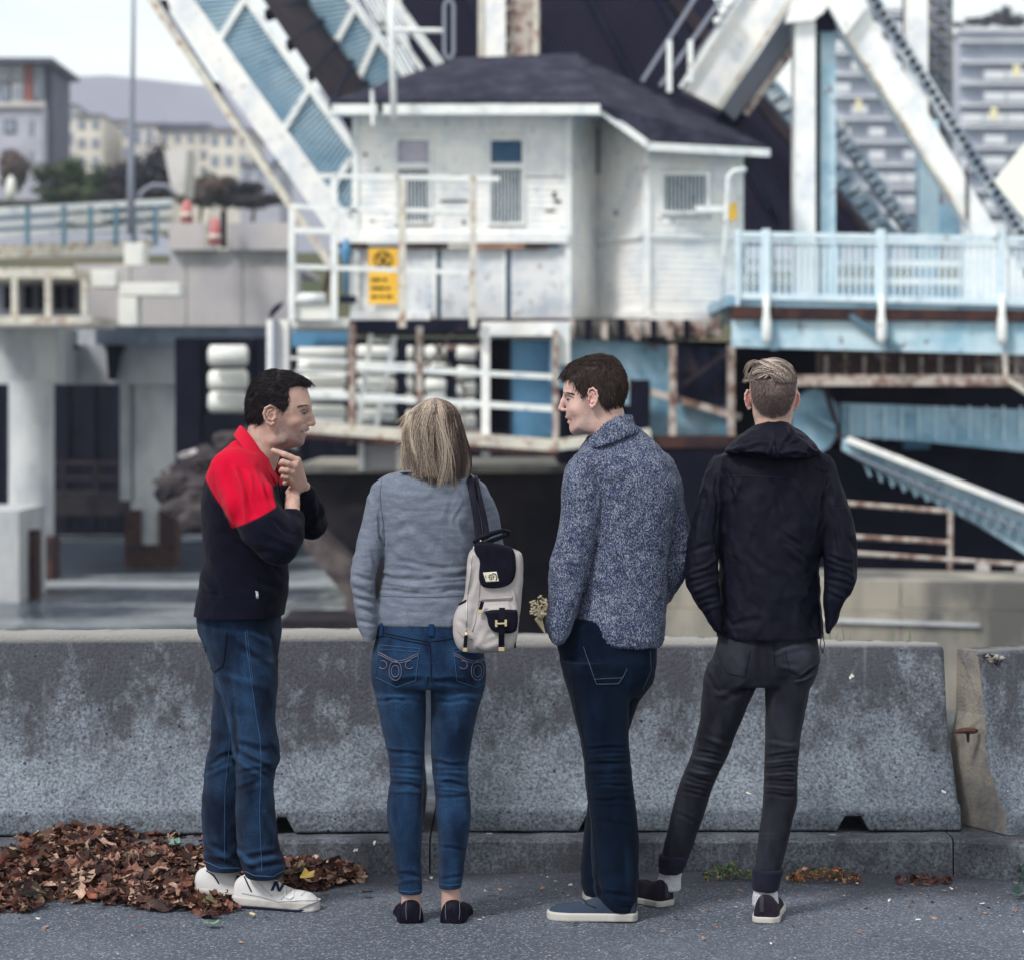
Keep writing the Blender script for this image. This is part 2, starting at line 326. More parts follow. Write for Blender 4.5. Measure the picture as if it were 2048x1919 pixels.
# ------------------------------------------------------------------ left approach viaduct
Y0 = 62
T = thing('approach_viaduct', 'concrete approach viaduct on two round pillars with rusty bases standing in the water', 'bridge', P(190, 1130, Y0))
MB().pbox(-120, 112, 655, 768, Y0-3, 3).build('cap_beam', pierconc, T)
MB().pbox(112.5, 412, 690, 768, Y0, 2.6).build('cap_beam', pierconc, T)
MB().pbox(-120, 540, 640, 690, Y0+.8, 8).build('deck_slab', pierconc, T)
MB().pbox(190, 570, 650, 689, Y0-1.0, 1.6).build('ledge', mat('grey_blue_ledge', (.27, .33, .42), .8, (.17, .21, .29), 1, 6), T)
for x in (118, 212): MB().prism([(x, 690), (x+34, 690), (x+24, 712), (x+16, 760), (x+4, 760)], Y0-.6, .5).build('bracket', voidm, T)
for (x0, x1, Yp, yb, yr) in ((18, 108, Y0-4, 1120, 1075), (262, 352, Y0+.6, 1130, 1020)):
    p = Vector(P((x0+x1)/2, 700, Yp+1)); r = PXm((x1-x0)/2, Yp+1)
    c = MB(); c.tube([(p.x, p.y, WZ-1), (p.x, p.y, ZZ(762, Yp))], r, 28); pil = c.build('pillar', pierconc, T, smooth=False)
    for s in (-1, 0, 1):
        yy = yr+(0 if s else 70)
        MB().box(p.x+s*r*.75-r*.36, p.x+s*r*.75+r*.36, p.y-r*1.12, p.y+r*.9, WZ-1, ZZ(yy, Yp)).build('rusty_casing', darkrust, pil)
MB().pbox(-70, 38, 1020, 1300, 52, 3).build('fender_block', pierconc, T)
MB().pbox(34, 72, 1060, 1240, 53, .6).build('fender_pile', darkrust, T)
MB().pbox(240, 262, 760, 1000, Y0+1.2, 1).build('back_post', pierconc, T)
# dark backdrop put in for the shaded void behind the pillars, with rails
T = thing('void_backdrop', 'added dark backdrop for the shaded void behind the viaduct pillars, with a low rail', 'wall', P(230, 1100, 78))
for i in range(30): MB().pbox(-160+i*27, -160+i*27+26, 700, 1120, 78+.15*(i % 2), 1).build('backdrop_strip', voidm, T)
for y in (925, 955): MB().pbeam((100, y), (262, y+1), 7, 76, .12).build('rail', brownsteel, T)
for x in (125, 192, 250): MB().pbeam((x, 920), (x, 985), 7, 76, .12).build('post', brownsteel, T)
MB().pbox(60, 300, 985, 1030, 75, 2).build('ledge', darkconc, T)
# walkway railing and parapet on the viaduct
Y1 = 58
T = thing('viaduct_railing', 'white double railing with thin teal posts along the viaduct at the left', 'railing', P(170, 520, Y1))
teal = mat('teal_post_paint', (.08, .16, .22), .6)
for ya, yb, w, m in ((424, 404, 14, white), (452, 425, 9, white), (472, 452, 10, white), (440, 414, 5, teal), (462, 440, 4, teal)):
    MB().pbeam((-60, ya+2), (342, yb), w, Y1, .12, Y1+5).build('rail', m, T)
for i, x in enumerate((55, 128, 181, 232, 268, 311)):
    MB().pbeam((x, 412), (x, 492), 9, Y1+.2+x*.012, .12).build('post', teal, T)
MB().pbeam((-60, 506), (300, 492), 28, Y1+.5, .15, Y1+4).build('kick_board', cream, T)
T = thing('viewing_balcony', 'cream balcony with two posts over dark openings at the left edge', 'balcony', P(75, 645, 56))
MB().pbox(-80, 150, 536, 556, 56, 3).build('beam', cream, T)
for x in (-30, 28, 95, 168): MB().pbox(x-6, x+6, 557, 646, 56, .2).build('post', cream, T)
MB().pbox(-80, 182, 632, 650, 55.9, 3.4).build('ledge', cream, T)
MB().pbox(-80, 162, 557, 631, 58.5, .3).build('back_panel', galv, T)
for x in (8, 48, 76, 108, 132): MB().pbox(x, x+15, 572, 618, 58.3, .12).build('opening', voidm, T)
for x0, x1, y0, y1, l in ((248, 286, 486, 532, 'small white cabinet at the end of the viaduct railing'), (238, 360, 566, 592, 'long white box lying on the grey parapet wall'), (236, 274, 594, 652, 'white upright cabinet below the long white box'), (182, 232, 540, 575, 'white square cabinet beside the cream balcony')):
    MB().pbox(x0, x1, y0, y1, 57, .8).build('cabinet', slabm, bevel=.03, label=l, cat='cabinet', group='white cabinets on the viaduct')
T = thing('concrete_parapet', 'light grey concrete retaining wall of the bridge approach, left of the bridge house', 'wall', P(380, 690, 60))
for x0, x1 in ((338, 428), (456, 590)): MB().pbox(x0, x1, 446, 500, 59.5, .5).build('barrier_block', lightconc, T)
MB().pbox(340, 590, 500, 530, 60, .5).build('dark_band', pierconc, T)
for i in range(4): MB().pbox(150+i*112, 150+i*112+110, 530, 652, 59.8, .8).build('wall_panel', lightconc, T)
MB().pbox(150, 600, 528, 540, 60.7, 6).build('roadway_edge', lightconc, T)
for i, (x, y0, y1) in enumerate(((374, 400, 446), (430, 436, 490))):
    T = thing('traffic_drum', ['orange-red traffic drum beside the lamp post end of the parapet', 'smaller orange-red traffic drum in the gap between the two parapet blocks'][i], 'traffic drum', P(x, y1, 58.5), 'traffic drums on the approach')
    MB().tube([P(x, y1, 58.5), P(x, (y0+y1)/2, 58.5), P(x, y0+4, 58.5), P(x, y0, 58.5)], [PXm(13, 58), PXm(11, 58), PXm(8, 58), PXm(3, 58)], 12).build('drum', red, T, smooth=True)
    MB().tube([P(x, y1-12, 58.5), P(x, y1-20, 58.5)], [PXm(13, 58), PXm(12.5, 58)], 12).build('band', cream, T, smooth=True)
for i, (x, l) in enumerate(((415, 'left pale bollard by the traffic drums'), (447, 'right darker bollard by the traffic drums'))):
    MB().tube([P(x, 495, 59), P(x, 425, 59), P(x, 418, 59)], [PXm(7, 59), PXm(6, 59), PXm(2, 59)], 10).build('bollard', (cream, brownsteel)[i], label=l, cat='bollard', group='bollards on the approach')
T = thing('lamp_post', 'tall slim grey lamp post rising out of frame above the left railing', 'lamp post', P(263, 470, 60))
MB().tube([P(262, 470, 60), P(262, 330, 60), P(266, 120, 60), P(269, -160, 60)], [PXm(9, 60), PXm(7, 60), PXm(4.5, 60), PXm(3, 60)], 10).build('pole', galv, T, smooth=True)
MB().tube([P(269, -155, 60), P(285, -185, 60), P(320, -195, 60)], PXm(3, 60), 8).build('arm', galv, T)
MB().pbox(315, 350, -200, -192, 59.8, .4).build('lamp_head', galv, T)
MB().tube([P(275, 410, 63), P(283, 384, 63), P(305, 370, 63), P(335, 372, 63), P(352, 392, 63)], PXm(4, 63), 8).build('pipe_arch', galv, smooth=True, label='curved grey pipe arch right of the lamp post', cat='pipe')
MB().prism([(328, 300), (374, 300), (368, 390), (345, 390)], 140, 4).build('pale_gatepost', HB['pale'], label='tapered pale concrete pylon between the far houses', cat='pylon')

# ------------------------------------------------------------------ raised bridge leaf with two railings
T = thing('raised_bridge_leaf', 'raised bascule bridge leaf leaning away behind the house, white truss railings and dark deck', 'bridge')
YA, YB = 41, 45
def pb(name, a, b, w, Y, m, d=.15, par=T, Y2=None): return MB().pbeam(a, b, w, Y, d, Y2).build(name, m, par)
pb('bottom_chord', (283, -30), (660, 528), 15, YA-1.2, cream, .3)
pb('chord_plate', (300, -30), (600, 430), 6, YA-1.1, galv, .25)
pb('side_girder', (312, -60), (700, 478), 50, YA, white2, .5)
pb('drain_slot', (357, -22), (655, 405), 7, YA-.06, brownsteel, .08)
for x, y in ((430, 116), (558, 310)):
    MB().prism([(x-12, y+14), (x-6, y-8), (x+12, y-22), (x+6, y+2)], YA-.2, .2).build('bracket', bluepanel, T)
for x, y in ((330, 10), (434, 176)):
    MB().prism([(x-14, y-10), (x+10, y+12), (x+2, y-14), (x-2, y+2)], YA-1.35, .1).build('bracket', voidm, T)
def leaf_rail(a0, a1, b0, b1, Y, posts, nb, wl, name):
    # a0-a1 bottom rail, b0-b1 top rail, pixels; infill sheet with bars
    f = MB().prism([a0, a1, b1, b0], Y+.06, .03).build('infill_sheet', stripeblue, T)
    pb('bottom_rail', a0, a1, wl, Y, white, .15); pb('top_rail', b0, b1, wl, Y, white, .15)
    bars = MB()
    for i in range(nb):
        t_ = (i+.5)/nb; p = (a0[0]+(a1[0]-a0[0])*t_, a0[1]+(a1[1]-a0[1])*t_); q_ = (b0[0]+(b1[0]-b0[0])*t_, b0[1]+(b1[1]-b0[1])*t_)
        bars.pbeam(p, q_, 3.2, Y+.025, .05)
    bars.build('infill_bars', paleblue2, T, kind='stuff')
    for p, q_ in posts: pb('post', p, q_, 12, Y-.02, white, .12)
leaf_rail((352, -40), (715, 478), (466, -40), (760, 372), YA-.1, [((440, 77), (487, 2)), ((567, 260), (617, 180)), ((655, 391), (702, 318))], 58, 15, 'a')
leaf_rail((574, -40), (760, 236), (670, -40), (830, 180), YB, [((669, 91), (707, 20)), ((716, 160), (753, 77))], 30, 11, 'b')
MB().add([P(500, -40, YA), P(770, 370, YA), P(790, 236, YB+.5), P(590, -40, YB+.5)], [(0, 1, 2, 3)]).build('deck_underside', brownsteel, T)
for i in range(7):
    t_ = i/6.5; pb('floor_beam', (490+280*t_, -30+400*t_), (590+190*t_, -40+270*t_), 8, YA-.05, navy, .2, Y2=YB+.3)
pb('outer_chord', (718, -40), (855, 156), 11, YB+.4, white, .2); pb('outer_chord', (755, -40), (892, 146), 18, YB+.2, white, .2); pb('outer_chord', (700, -30), (770, 70), 6, YB+.6, galv, .2)
pb('lacing', (745, 30), (800, 90), 8, YB+.5, white); pb('lacing', (790, 0), (760, 60), 8, YB+.5, white)
# dark counterweight grating behind the house
dg = mat('dark_deck_grating', (.009, .008, .025), .6, (.022, .020, .045), .5, 4)
T = thing('deck_grating', 'dark purple-grey steel grating deck of the raised leaf rising behind the house roof', 'bridge deck')
MB().prism([(790, -60), (1400, -60), (1516, 190), (1760, 480), (1300, 500), (850, 240)], 47.4, .2).build('plate', dg, T)
b = MB()
for i in range(150):
    x = 620+i*9; b.pbeam((x, -60), (x+300, 480), 2.6, 47.34, .05) if 1 else 0
b2 = MB()
for k in range(0, len(b.v), 8):
    pts = [Vector(v) for v in b.v[k:k+8]]
    lo = sum(pts[4:], Vector())/4; hi = sum(pts[:4], Vector())/4
    x_end = lo.x/47.34*F+CX
    if 850 < x_end < 1740 and hi.x/47.34*F+CX < 1405: b2.hexa(pts)
b2.build('grating_bars', mat('grating_bar', (.03, .028, .06), .5), T, kind='stuff')
for x in (905, 1010, 1150, 1290): MB().pbeam((x, -60), (x+250, 420), 14, 47.2, .15).build('floor_beam', navy, T)
MB().pbeam((1330, -20), (1752, 474), 26, 46, .3).build('edge_girder', brownsteel, T)

# ------------------------------------------------------------------ rusty twin column, lamp arm
T = thing('twin_column', 'pair of tall rust-streaked white columns rising behind the house roof', 'column', P(1020, 130, 43))
MB().pbox(960, 1011, -60, 240, 43, .5).build('shaft', white2, T); MB().pbox(1018, 1079, -60, 240, 43.2, .5).build('shaft', rusty, T)
for y in (12, 42, 76, 104): MB().pbox(1008, 1021, y, y+9, 43.1, .3).build('batten', rusty, T)
for x in (962, 1072): MB().pbox(x-6, x+4, -60, 240, 42.95, .08).build('angle', cream, T)
T = thing('mast', 'slim white mast with a side arm and grey oval frame at the roof eave', 'mast', P(786, 240, 36))
MB().tube([P(788, 245, 36), P(784, 90, 36), P(780, -60, 36)], [PXm(7, 36), PXm(6, 36), PXm(5, 36)], 10).build('pole', white, T, smooth=True)
MB().tube([P(784, 60, 36), P(892, 62, 36)], PXm(5, 36), 8).build('arm', white, T)
lp = [(889, 14), (892, 4), (898, 0), (904, 4), (907, 14), (907, 104), (904, 114), (898, 118), (892, 114), (889, 104), (889, 14)]
MB().tube([P(x, y, 35.9) for x, y in lp], PXm(4, 36), 6).build('oval_frame', galv, T)
MB().pbox(893, 903, 8, 110, 35.95, .05).build('oval_panel', navy, T)
MB().tube([P(746, 250, 36.2), P(744, 180, 36.2)], PXm(4, 36), 8).build('vent_pipe', white, label='short white vent pipe in front of the left end of the roof eave', cat='pipe')

# ------------------------------------------------------------------ bridge tender's house
HY = 37
T = thing('bridge_house', 'small white clapboard bridge tender house with dark shingle roof on the bridge deck', 'house', (XX(1000, HY), HY, ZZ(637, HY)))
A = Vector((XX(711, HY), HY, 0)); Bc = Vector((XX(1136, HY), HY, 0)); Cc = Vector((XX(1195, 38.4), 38.4, 0)); D = Vector((XX(1293, 37.1), 37.1, 0)); E = Vector((XX(1480, 37.7), 37.7, 0))
Z0 = ZZ(637, HY); ZE = ZZ(222, HY); ZL = ZZ(480, HY)
ZD = ZZ(292, 37.1); ZE2 = ZZ(300, 37.7); ZC = ZZ(222, 38.4)
BH = PXm(12.6, HY)
def wallrun(p, q, z0, ztp, ztq, holes=()):
    """clapboards from p to q between z0 and the slanting top ztp..ztq; holes are (u0,u1,za,zb) along the wall"""
    Ld = (q-p).length; d = (q-p)/Ld; nrm = Vector((d.y, -d.x, 0))
    def pt(u, z, o): v = p+d*u+nrm*o; return (v.x, v.y, z)
    core = MB(); 
    z = z0
    k = 0
    while z < max(ztp, ztq)-.02:
        z2 = z+BH-.004
        segs = [(0, Ld)]
        if ztp != ztq and z2 > min(ztp, ztq):
            u = (z2-ztp)/(ztq-ztp)*Ld
            segs = [(0, max(0, min(Ld, u)))] if ztq < ztp else [(max(0, min(Ld, u)), Ld)]
        z2 = min(z2, max(ztp, ztq))
        for (h0, h1, za, zb) in holes:
            if z2 > za+.01 and z < zb-.01:
                ns = []
                for (a_, b_) in segs:
                    if h0 > a_ and h1 < b_: ns += [(a_, h0), (h1, b_)]
                    else: ns.append((a_, b_))
                segs = ns
        for (a_, b_) in segs:
            if b_-a_ < .05: continue
            j = random.uniform(-.003, .003)
            MB().hexa([pt(a_, z, .024+j), pt(b_, z, .024+j), pt(b_, z, -.02), pt(a_, z, -.02), pt(a_, z2, .012), pt(b_, z2, .012), pt(b_, z2, -.02), pt(a_, z2, -.02)]).build('clapboard', white2, T)
        z += BH
    c = [pt(0, z0, -.03), pt(Ld, z0, -.03), pt(Ld, ztq, -.03), pt(0, ztp, -.03)]
    c += [pt(0, z0, -.15), pt(Ld, z0, -.15), pt(Ld, ztq, -.15), pt(0, ztp, -.15)]
    return c
cores = MB()
def winhole(x0, x1, y0, y1): return (XX(x0, HY)-A.x, XX(x1, HY)-A.x, ZZ(y1, HY), ZZ(y0, HY))
c = wallrun(A, Bc, ZL, ZE, ZE, [winhole(790, 863, 276, 447), winhole(977, 1049, 276, 450)]); cores.hexa(c)
c = wallrun(Bc, Cc, Z0, ZC+.03, ZC); cores.hexa(c)
c = wallrun(Cc, D, Z0, ZC, ZD); cores.hexa(c)
dDE = (E-D).length/(1480-1293)
c = wallrun(D, E, Z0, ZD, ZE2, [((1322-1293)*dDE, (1420-1293)*dDE, ZZ(428, 37.3), ZZ(344, 37.3))]); cores.hexa(c)
cores.box(A.x, E.x-.2, 38.6, 40.6, Z0, ZD-.1)
cores.build('inner_wall', white2, T)
# lower front wall of grey-white panels
lowp = mat('lower_panel_paint', (.70, .71, .73), .6, (.48, .53, .61), 2.5, 7, .42, .65, rust=.25, rsc=7, rcol=(.25, .2, .2))
for x0, x1 in ((700, 738), (739, 796), (797, 872), (882, 1012), (1022, 1131)): MB().pbox(x0, x1, 496, 637, HY+.02, .08).build('lower_panel', lowp, T)
MB().pbox(700, 1131, 490, 637, HY+.14, .05).build('lower_backing', bluepanel, T)
for x0, x1 in ((866, 873), (1005, 1012)): MB().pbox(x0, x1, 500, 637, HY-.01, .03).build('panel_edge', white, T)
MB().pbox(672, 1136, 466, 486, HY-.12, .2).build('ledge_board', white2, T)
for x0, x1, m in ((676, 735, 'd'), (797, 894, 'd'), (897, 940, 'p'), (952, 1048, 'r'), (1050, 1096, 'd')):
    MB().pbox(x0, x1, 487, 497, HY-.1, .1).build('rusty_flashing', {'d': darkrust, 'p': cream, 'r': mat('peach_rust', (.50, .30, .22), .8, (.25, .12, .08), 6, 6)}[m], T)
# corner boards and trims
for v, z1 in ((A, ZE), (Bc, ZE), (D, ZD), (E, ZE2)): MB().box(v.x-.05, v.x+.05, v.y-.055, v.y+.05, Z0, z1).build('corner_board', white, T)
MB().tube([(Cc.x, Cc.y-.12, ZC-.3), (Cc.x, Cc.y-.12, ZC-1.0)], .03, 8).build('downpipe', galv, T)
for (p, q) in ((Cc, D), (D, E)):
    d = (q-p).normalized(); n_ = Vector((d.y, -d.x, 0))*.05
    MB().beam((p.x+n_.x, p.y+n_.y, ZZ(473, 37.3)), (q.x+n_.x, q.y+n_.y, ZZ(473, 37.3)), .07, .04).build('belt_board', white, T)
    MB().beam((p.x+n_.x, p.y+n_.y, Z0+.05), (q.x+n_.x, q.y+n_.y, Z0+.05), .16, .05).build('skirt_board', white2, T)
# windows
def sash(x0, x1, y0, y1, Y, mid, gl_top, bars_from, n):
    f = MB()
    for a_ in ((x0, x0+6, y0, y1), (x1-6, x1, y0, y1), (x0+6, x1-6, y0, y0+6), (x0+6, x1-6, y1-6, y1)): f.pbox(*a_, Y-.06, .1)
    if mid: f.pbox(x0+6, x1-6, mid-6, mid+6, Y-.05, .08)
    w = f.build('window', white, T)
    if mid: MB().pbox(x0+6, x1-6, y0+6, mid-6, Y+.02, .02).build('pane', gl_top, w)
    MB().pbox(x0+6, x1-6, (mid+6) if mid else y0+6, y1-6, Y+.02, .02).build('pane', glass_b, w)
    for i in range(n):
        x = x0+9+(x1-x0-18)*i/(n-1)
        MB().pbox(x-1.1, x+1.1, bars_from, y1-6, Y-.035, .025).build('bar', white, w)
    return w
sash(789, 864, 275, 448, HY, 332, glass_p, 340, 9); sash(976, 1050, 275, 451, HY, 332, glass_b, 340, 9)
w3 = sash(1322, 1420, 344, 428, 37.22, None, glass_b, 350, 11)
MB().pbox(1392, 1450, 412, 424, 37.0, .2).build('window_ledge', white, T)
MB().pbox(1457, 1473, 407, 440, 37.45, .06).build('yellow_box', yellow, T)
MB().tube([P(1492, 339, 36.9), P(1468, 342, 36.9), P(1457, 352, 36.9), P(1453, 420, 36.9), P(1441, 661, 36.9)], PXm(4.8, 36.9), 8).build('vent_pipe', white, T, smooth=True)
for i, (x0, x1, y0, y1) in enumerate(((880, 936, 400, 404), (1105, 1112, 384, 396), (1108, 1122, 400, 406), (728, 734, 306, 312), (752, 758, 336, 342), (812, 818, 438, 446), (925, 930, 440, 449), (742, 748, 440, 444), (1090, 1110, 420, 423), (900, 925, 350, 353), (1050, 1130, 352, 354))):
    MB().pbox(x0, x1, y0, y1, HY-.036, .012).build('paint_scar', galv if i > 8 else darkrust, T)
for x0, x1, y0, y1 in ((1310, 1322, 436, 442), (1226, 1236, 420, 432), (1342, 1350, 438, 446)): MB().pbox(x0, x1, y0, y1, 37.16 if x0 > 1300 else 37.6, .02).build('paint_scar', galv, T)
# roof
R = [P(664, 207, 36.4), P(1200, 208, 36.4), P(1157, 112, 39.6), P(915, 122, 39.6), P(1296, 282, 36.6), P(1539, 295, 37.3), P(1240, 205, 39.8), P(664, 207, 41), P(1200, 215, 37.9)]
rm = MB().add([R[0], R[1], R[2], R[3]], [(0, 1, 2, 3)]).add([R[1], R[4], R[5], R[2]], [(0, 1, 2, 3)]).add([R[2], R[5], (R[5][0], 42.5, R[5][2]), (R[2][0], 42, R[2][2])], [(0, 1, 2, 3)]).add([R[0], R[3], (R[3][0], 42, R[3][2]), (R[0][0], 42.5, R[0][2])], [(0, 1, 2, 3)])
rf = rm.build('roof', shingle, T)
m_ = rf.modifiers.new('thick', 'SOLIDIFY'); m_.thickness = .05
for i in range(1, 9):                                        # shingle courses: thin proud laps across both slopes
    t_ = i/9
    l = [R[0][k]+(R[3][k]-R[0][k])*t_ for k in range(3)]; r_ = [R[1][k]+(R[2][k]-R[1][k])*t_ for k in range(3)]
    MB().beam((l[0], l[1]-.01, l[2]+.015), (r_[0], r_[1]-.01, r_[2]+.015), .03, .08).build('shingle_course', shingle, rf)
    l = [R[4][k]+(R[2][k]-R[4][k])*t_ for k in range(3)]; r_ = [R[5][k]+(R[2][k]-R[5][k])*t_ for k in range(3)]
    MB().beam((l[0], l[1]-.01, l[2]+.015), (r_[0], r_[1]-.01, r_[2]+.015), .03, .08).build('shingle_course', shingle, rf)
MB().beam(P(664, 219, 36.36), P(755, 219, 36.36), .15, .05).build('fascia', white, T)
MB().beam(P(765, 219, 36.36), P(1200, 219, 36.36), .15, .05).build('fascia', white, T)
MB().beam(P(1203, 222, 36.5), P(1296, 290, 36.55), .11, .05).build('fascia', white, T)
MB().beam(P(1295, 293, 36.55), P(1539, 306, 37.25), .12, .05).build('fascia', white, T)
MB().add([P(664, 226, 36.4), P(1200, 226, 36.4), (XX(1200, 38.4), 38.4, ZE+.03), (XX(664, 38), 38, ZE+.03)], [(0, 1, 2, 3)]).build('soffit', paleblue2, T)
# yellow warning sign (print is a round emblem above three lines of small text)
S = thing('warning_sign', 'yellow upright warning sign with black print on the lower wall of the bridge house', 'sign', P(767, 607, 36.9))
MB().pbox(737, 796, 497, 608, 36.9, .03).build('board', yellow, S)
em = MB()
ring = [P(766+17*math.cos(a_*.3927), 520+16*math.sin(a_*.3927), 36.89) for a_ in range(17)]
em.tube(ring, PXm(1.8, 37), 5, cap=False); em.tube([P(756, 512, 36.89), P(764, 522, 36.89), P(776, 528, 36.89)], PXm(2.2, 37), 5); em.tube([P(774, 510, 36.89), P(764, 522, 36.89), P(760, 532, 36.89)], PXm(2.2, 37), 5)
em.build('emblem', blackp, S)
for y, xs_ in ((560, ((742, 762), (766, 774))), (577, ((742, 770), (773, 780))), (594, ((742, 756), (760, 768), (772, 785)))):
    for a_, b_ in xs_: MB().pbox(a_, b_, y-3, y+3, 36.893, .006).build('print_line', blackp, S)
MB().tube([P(692, 590, 36.85), P(692, 520, 36.85), P(692, 505, 36.85), P(692, 478, 36.85)], [PXm(4, 37), PXm(6, 37), PXm(14, 37), PXm(3, 37)], 10).build('signal_lantern', bluepanel, smooth=True, label='small blue signal lantern left of the yellow sign', cat='lantern')
MB().pbox(678, 711, 592, 606, 36.8, .2).build('junction_box', navy, label='black junction box under the blue lantern', cat='box')

# ------------------------------------------------------------------ access balcony railing in front of the house
RY = 35.6
T = thing('house_railing', 'white pipe railing of the landing in front of the bridge house, rust at its feet', 'railing', P(760, 645, RY))
for x, y0, y1, w in ((583, 420, 640, 12), (668, 346, 640, 13), (804, 360, 655, 15), (946, 352, 655, 13)):
    MB().pbox(x-w/2, x+w/2, y0, y1, RY, .1).build('post', cream if x > 700 else white, T)
for a_, b_, w in (((640, 352), (1000, 358), 9), ((580, 412), (716, 424), 9), ((700, 419), (946, 423), 9), ((580, 461), (668, 463), 11), ((578, 533), (946, 546), 9)):
    MB().pbeam(a_, b_, w, RY+.03, .06).build('rail', white, T)
pb('brace', (660, 540), (646, 600), 8, RY+.2, darkrust, .08, T)
MB().tube([P(577, 598, RY+.1), P(650, 598, RY+.1)], PXm(12, RY), 12).build('pipe', white, T, smooth=True)
MB().pbox(582, 660, 610, 640, RY+.1, .8).build('pale_box', slabm, label='white box under the left end of the house landing', cat='box')

# ------------------------------------------------------------------ deck floor under the house and steel below it
T = thing('lower_platform', 'cream maintenance platform slung under the bridge house, with ladder and pipe railings', 'platform', P(870, 900, 36))
PY = 36.0
for x0, x1, y0, y1, m in ((578, 700, 636, 655, white), (700, 860, 622, 640, white2), (700, 960, 641, 664, navy), (957, 1140, 644, 672, white2), (860, 1131, 638, 645, darkrust), (1131, 1300, 637, 650, voidm), (1137, 1245, 640, 676, beigeconc), (1250, 1440, 640, 672, rusty)):
    MB().pbox(x0, x1, y0, y1, PY+.3+random.random()*.1, 2.5).build('floor_beam', m, T)
for i in range(9): MB().pbox(1137+i*33, 1137+i*33+12, 640, 680, PY+.2, .3).build('joist_end', voidm if i % 2 else rusty, T)
MB().pbox(533, 576, 640, 800, PY+.2, .4).build('end_post', white2, T)
MB().pbox(545, 556, 640, 800, PY+.1, .1).build('end_post_rib', galv, T)
MB().pbox(1108, 1140, 645, 730, PY, .5).build('hanger', white, T)
MB().pbox(583, 700, 664, 694, PY+3, .3).build('blue_panel', bluepanel, T)
MB().pbeam((600, 856), (1112, 892), 27, PY, .5).build('platform_edge', cream, T)
MB().pbeam((1112, 890), (1300, 868), 22, PY, .4).build('platform_edge', cream, T)
MB().pbeam((600, 868), (1112, 906), 10, PY+.6, 2.0).build('platform_floor', darkrust, T)
for x, y0, y1, w, m in ((703, 646, 889, 14, rusty), (839, 653, 805, 13, rusty), (971, 653, 913, 17, white2), (1111, 660, 905, 12, rusty)):
    MB().pbox(x-w/2, x+w/2, y0, y1, PY-.15, .12).build('post', m, T)
for a_, b_, w in (((580, 716), (840, 730), 5), ((700, 733), (1110, 754), 11), ((600, 786), (1115, 818), 13), ((590, 742), (700, 748), 5)):
    MB().pbeam(a_, b_, w, PY-.1, .06).build('rail', white, T)
lad = MB().pbeam((742, 668), (716, 862), 10, PY+.5, .08).build('ladder_stile', white, T); MB().pbeam((790, 672), (750, 866), 10, PY+.5, .08).build('ladder_stile', white, T)
for i in range(8):
    t_ = (i+.5)/8; MB().pbeam((742-26*t_, 668+194*t_), (790-40*t_, 672+194*t_), 6, PY+.5, .05).build('ladder_rung', white, T)
MB().pbox(1022, 1106, 682, 874, PY+.9, .2).build('blue_door', bluepanel, T); MB().pbox(1014, 1022, 676, 880, PY+.85, .1).build('door_frame', navy, T)
MB().pbox(978, 1014, 664, 862, PY+2, .2).build('dark_recess', voidm, T)
for a_, b_ in (((870, 690), (930, 780)), ((905, 665), (850, 740)), ((930, 780), (925, 860))): MB().pbeam(a_, b_, 7, PY+1.2, .08).build('brace', rusty, T)
for x, w in ((722, 11), (798, 10)): MB().pbox(x-w/2, x+w/2, 886, 940, PY+.4, .1).build('hanging_frame', white2, T)
MB().pbox(728, 793, 889, 938, PY+.5, .06).build('hanging_panel', lightconc, T)

# white boat-like floats stacked behind the platform
T = thing('float_stack', 'rows of long white floats stacked behind the platform, seen between its posts', 'float stack', P(620, 880, 50))
i = 0
for (x0, x1, ys) in ((405, 508, (712, 762, 804)), (588, 700, (704, 732, 764, 792, 824, 850)), (706, 800, (704, 738, 770, 800, 832)), (806, 835, (706, 738, 770, 800, 835)), (842, 900, (706, 738, 770, 800, 835)), (905, 960, (706, 745, 780, 812, 845))):
    for y in ys:
        h = 42 if x0 == 405 else 27; Yq = 50+.4*(i % 3); i += 1
        a_, b_ = P(x0+h*.3, y, Yq), P(x1-h*.3, y+random.uniform(-3, 3), Yq); r = PXm(h/2, Yq)
        m4 = [a_, tuple(a_[k]+(b_[k]-a_[k])*.06 for k in range(3)), tuple(a_[k]+(b_[k]-a_[k])*.94 for k in range(3)), b_]
        MB().tube(m4, [r*.7, r, r, r*.7], 10).build('float', slabm, T, smooth=True)
T = thing('float_backdrop', 'added dark backdrop for the shade behind the white floats, below the bridge deck', 'backdrop', P(560, 900, 52))  # backdrop added to fill the black gaps behind platform and floats
for i in range(19): MB().pbox(350+i*52, 350+i*52+50.5, 676, 1000, 53+.1*(i % 2), .8).build('backdrop_strip', voidm, T)
for k, (x0, x1, y0, y1) in enumerate(((860, 1014, 690, 700), (860, 1014, 740, 746), (870, 960, 860, 870))): MB().pbox(x0, x1, y0, y1, 51, .3).build('shelf', rusty, T)

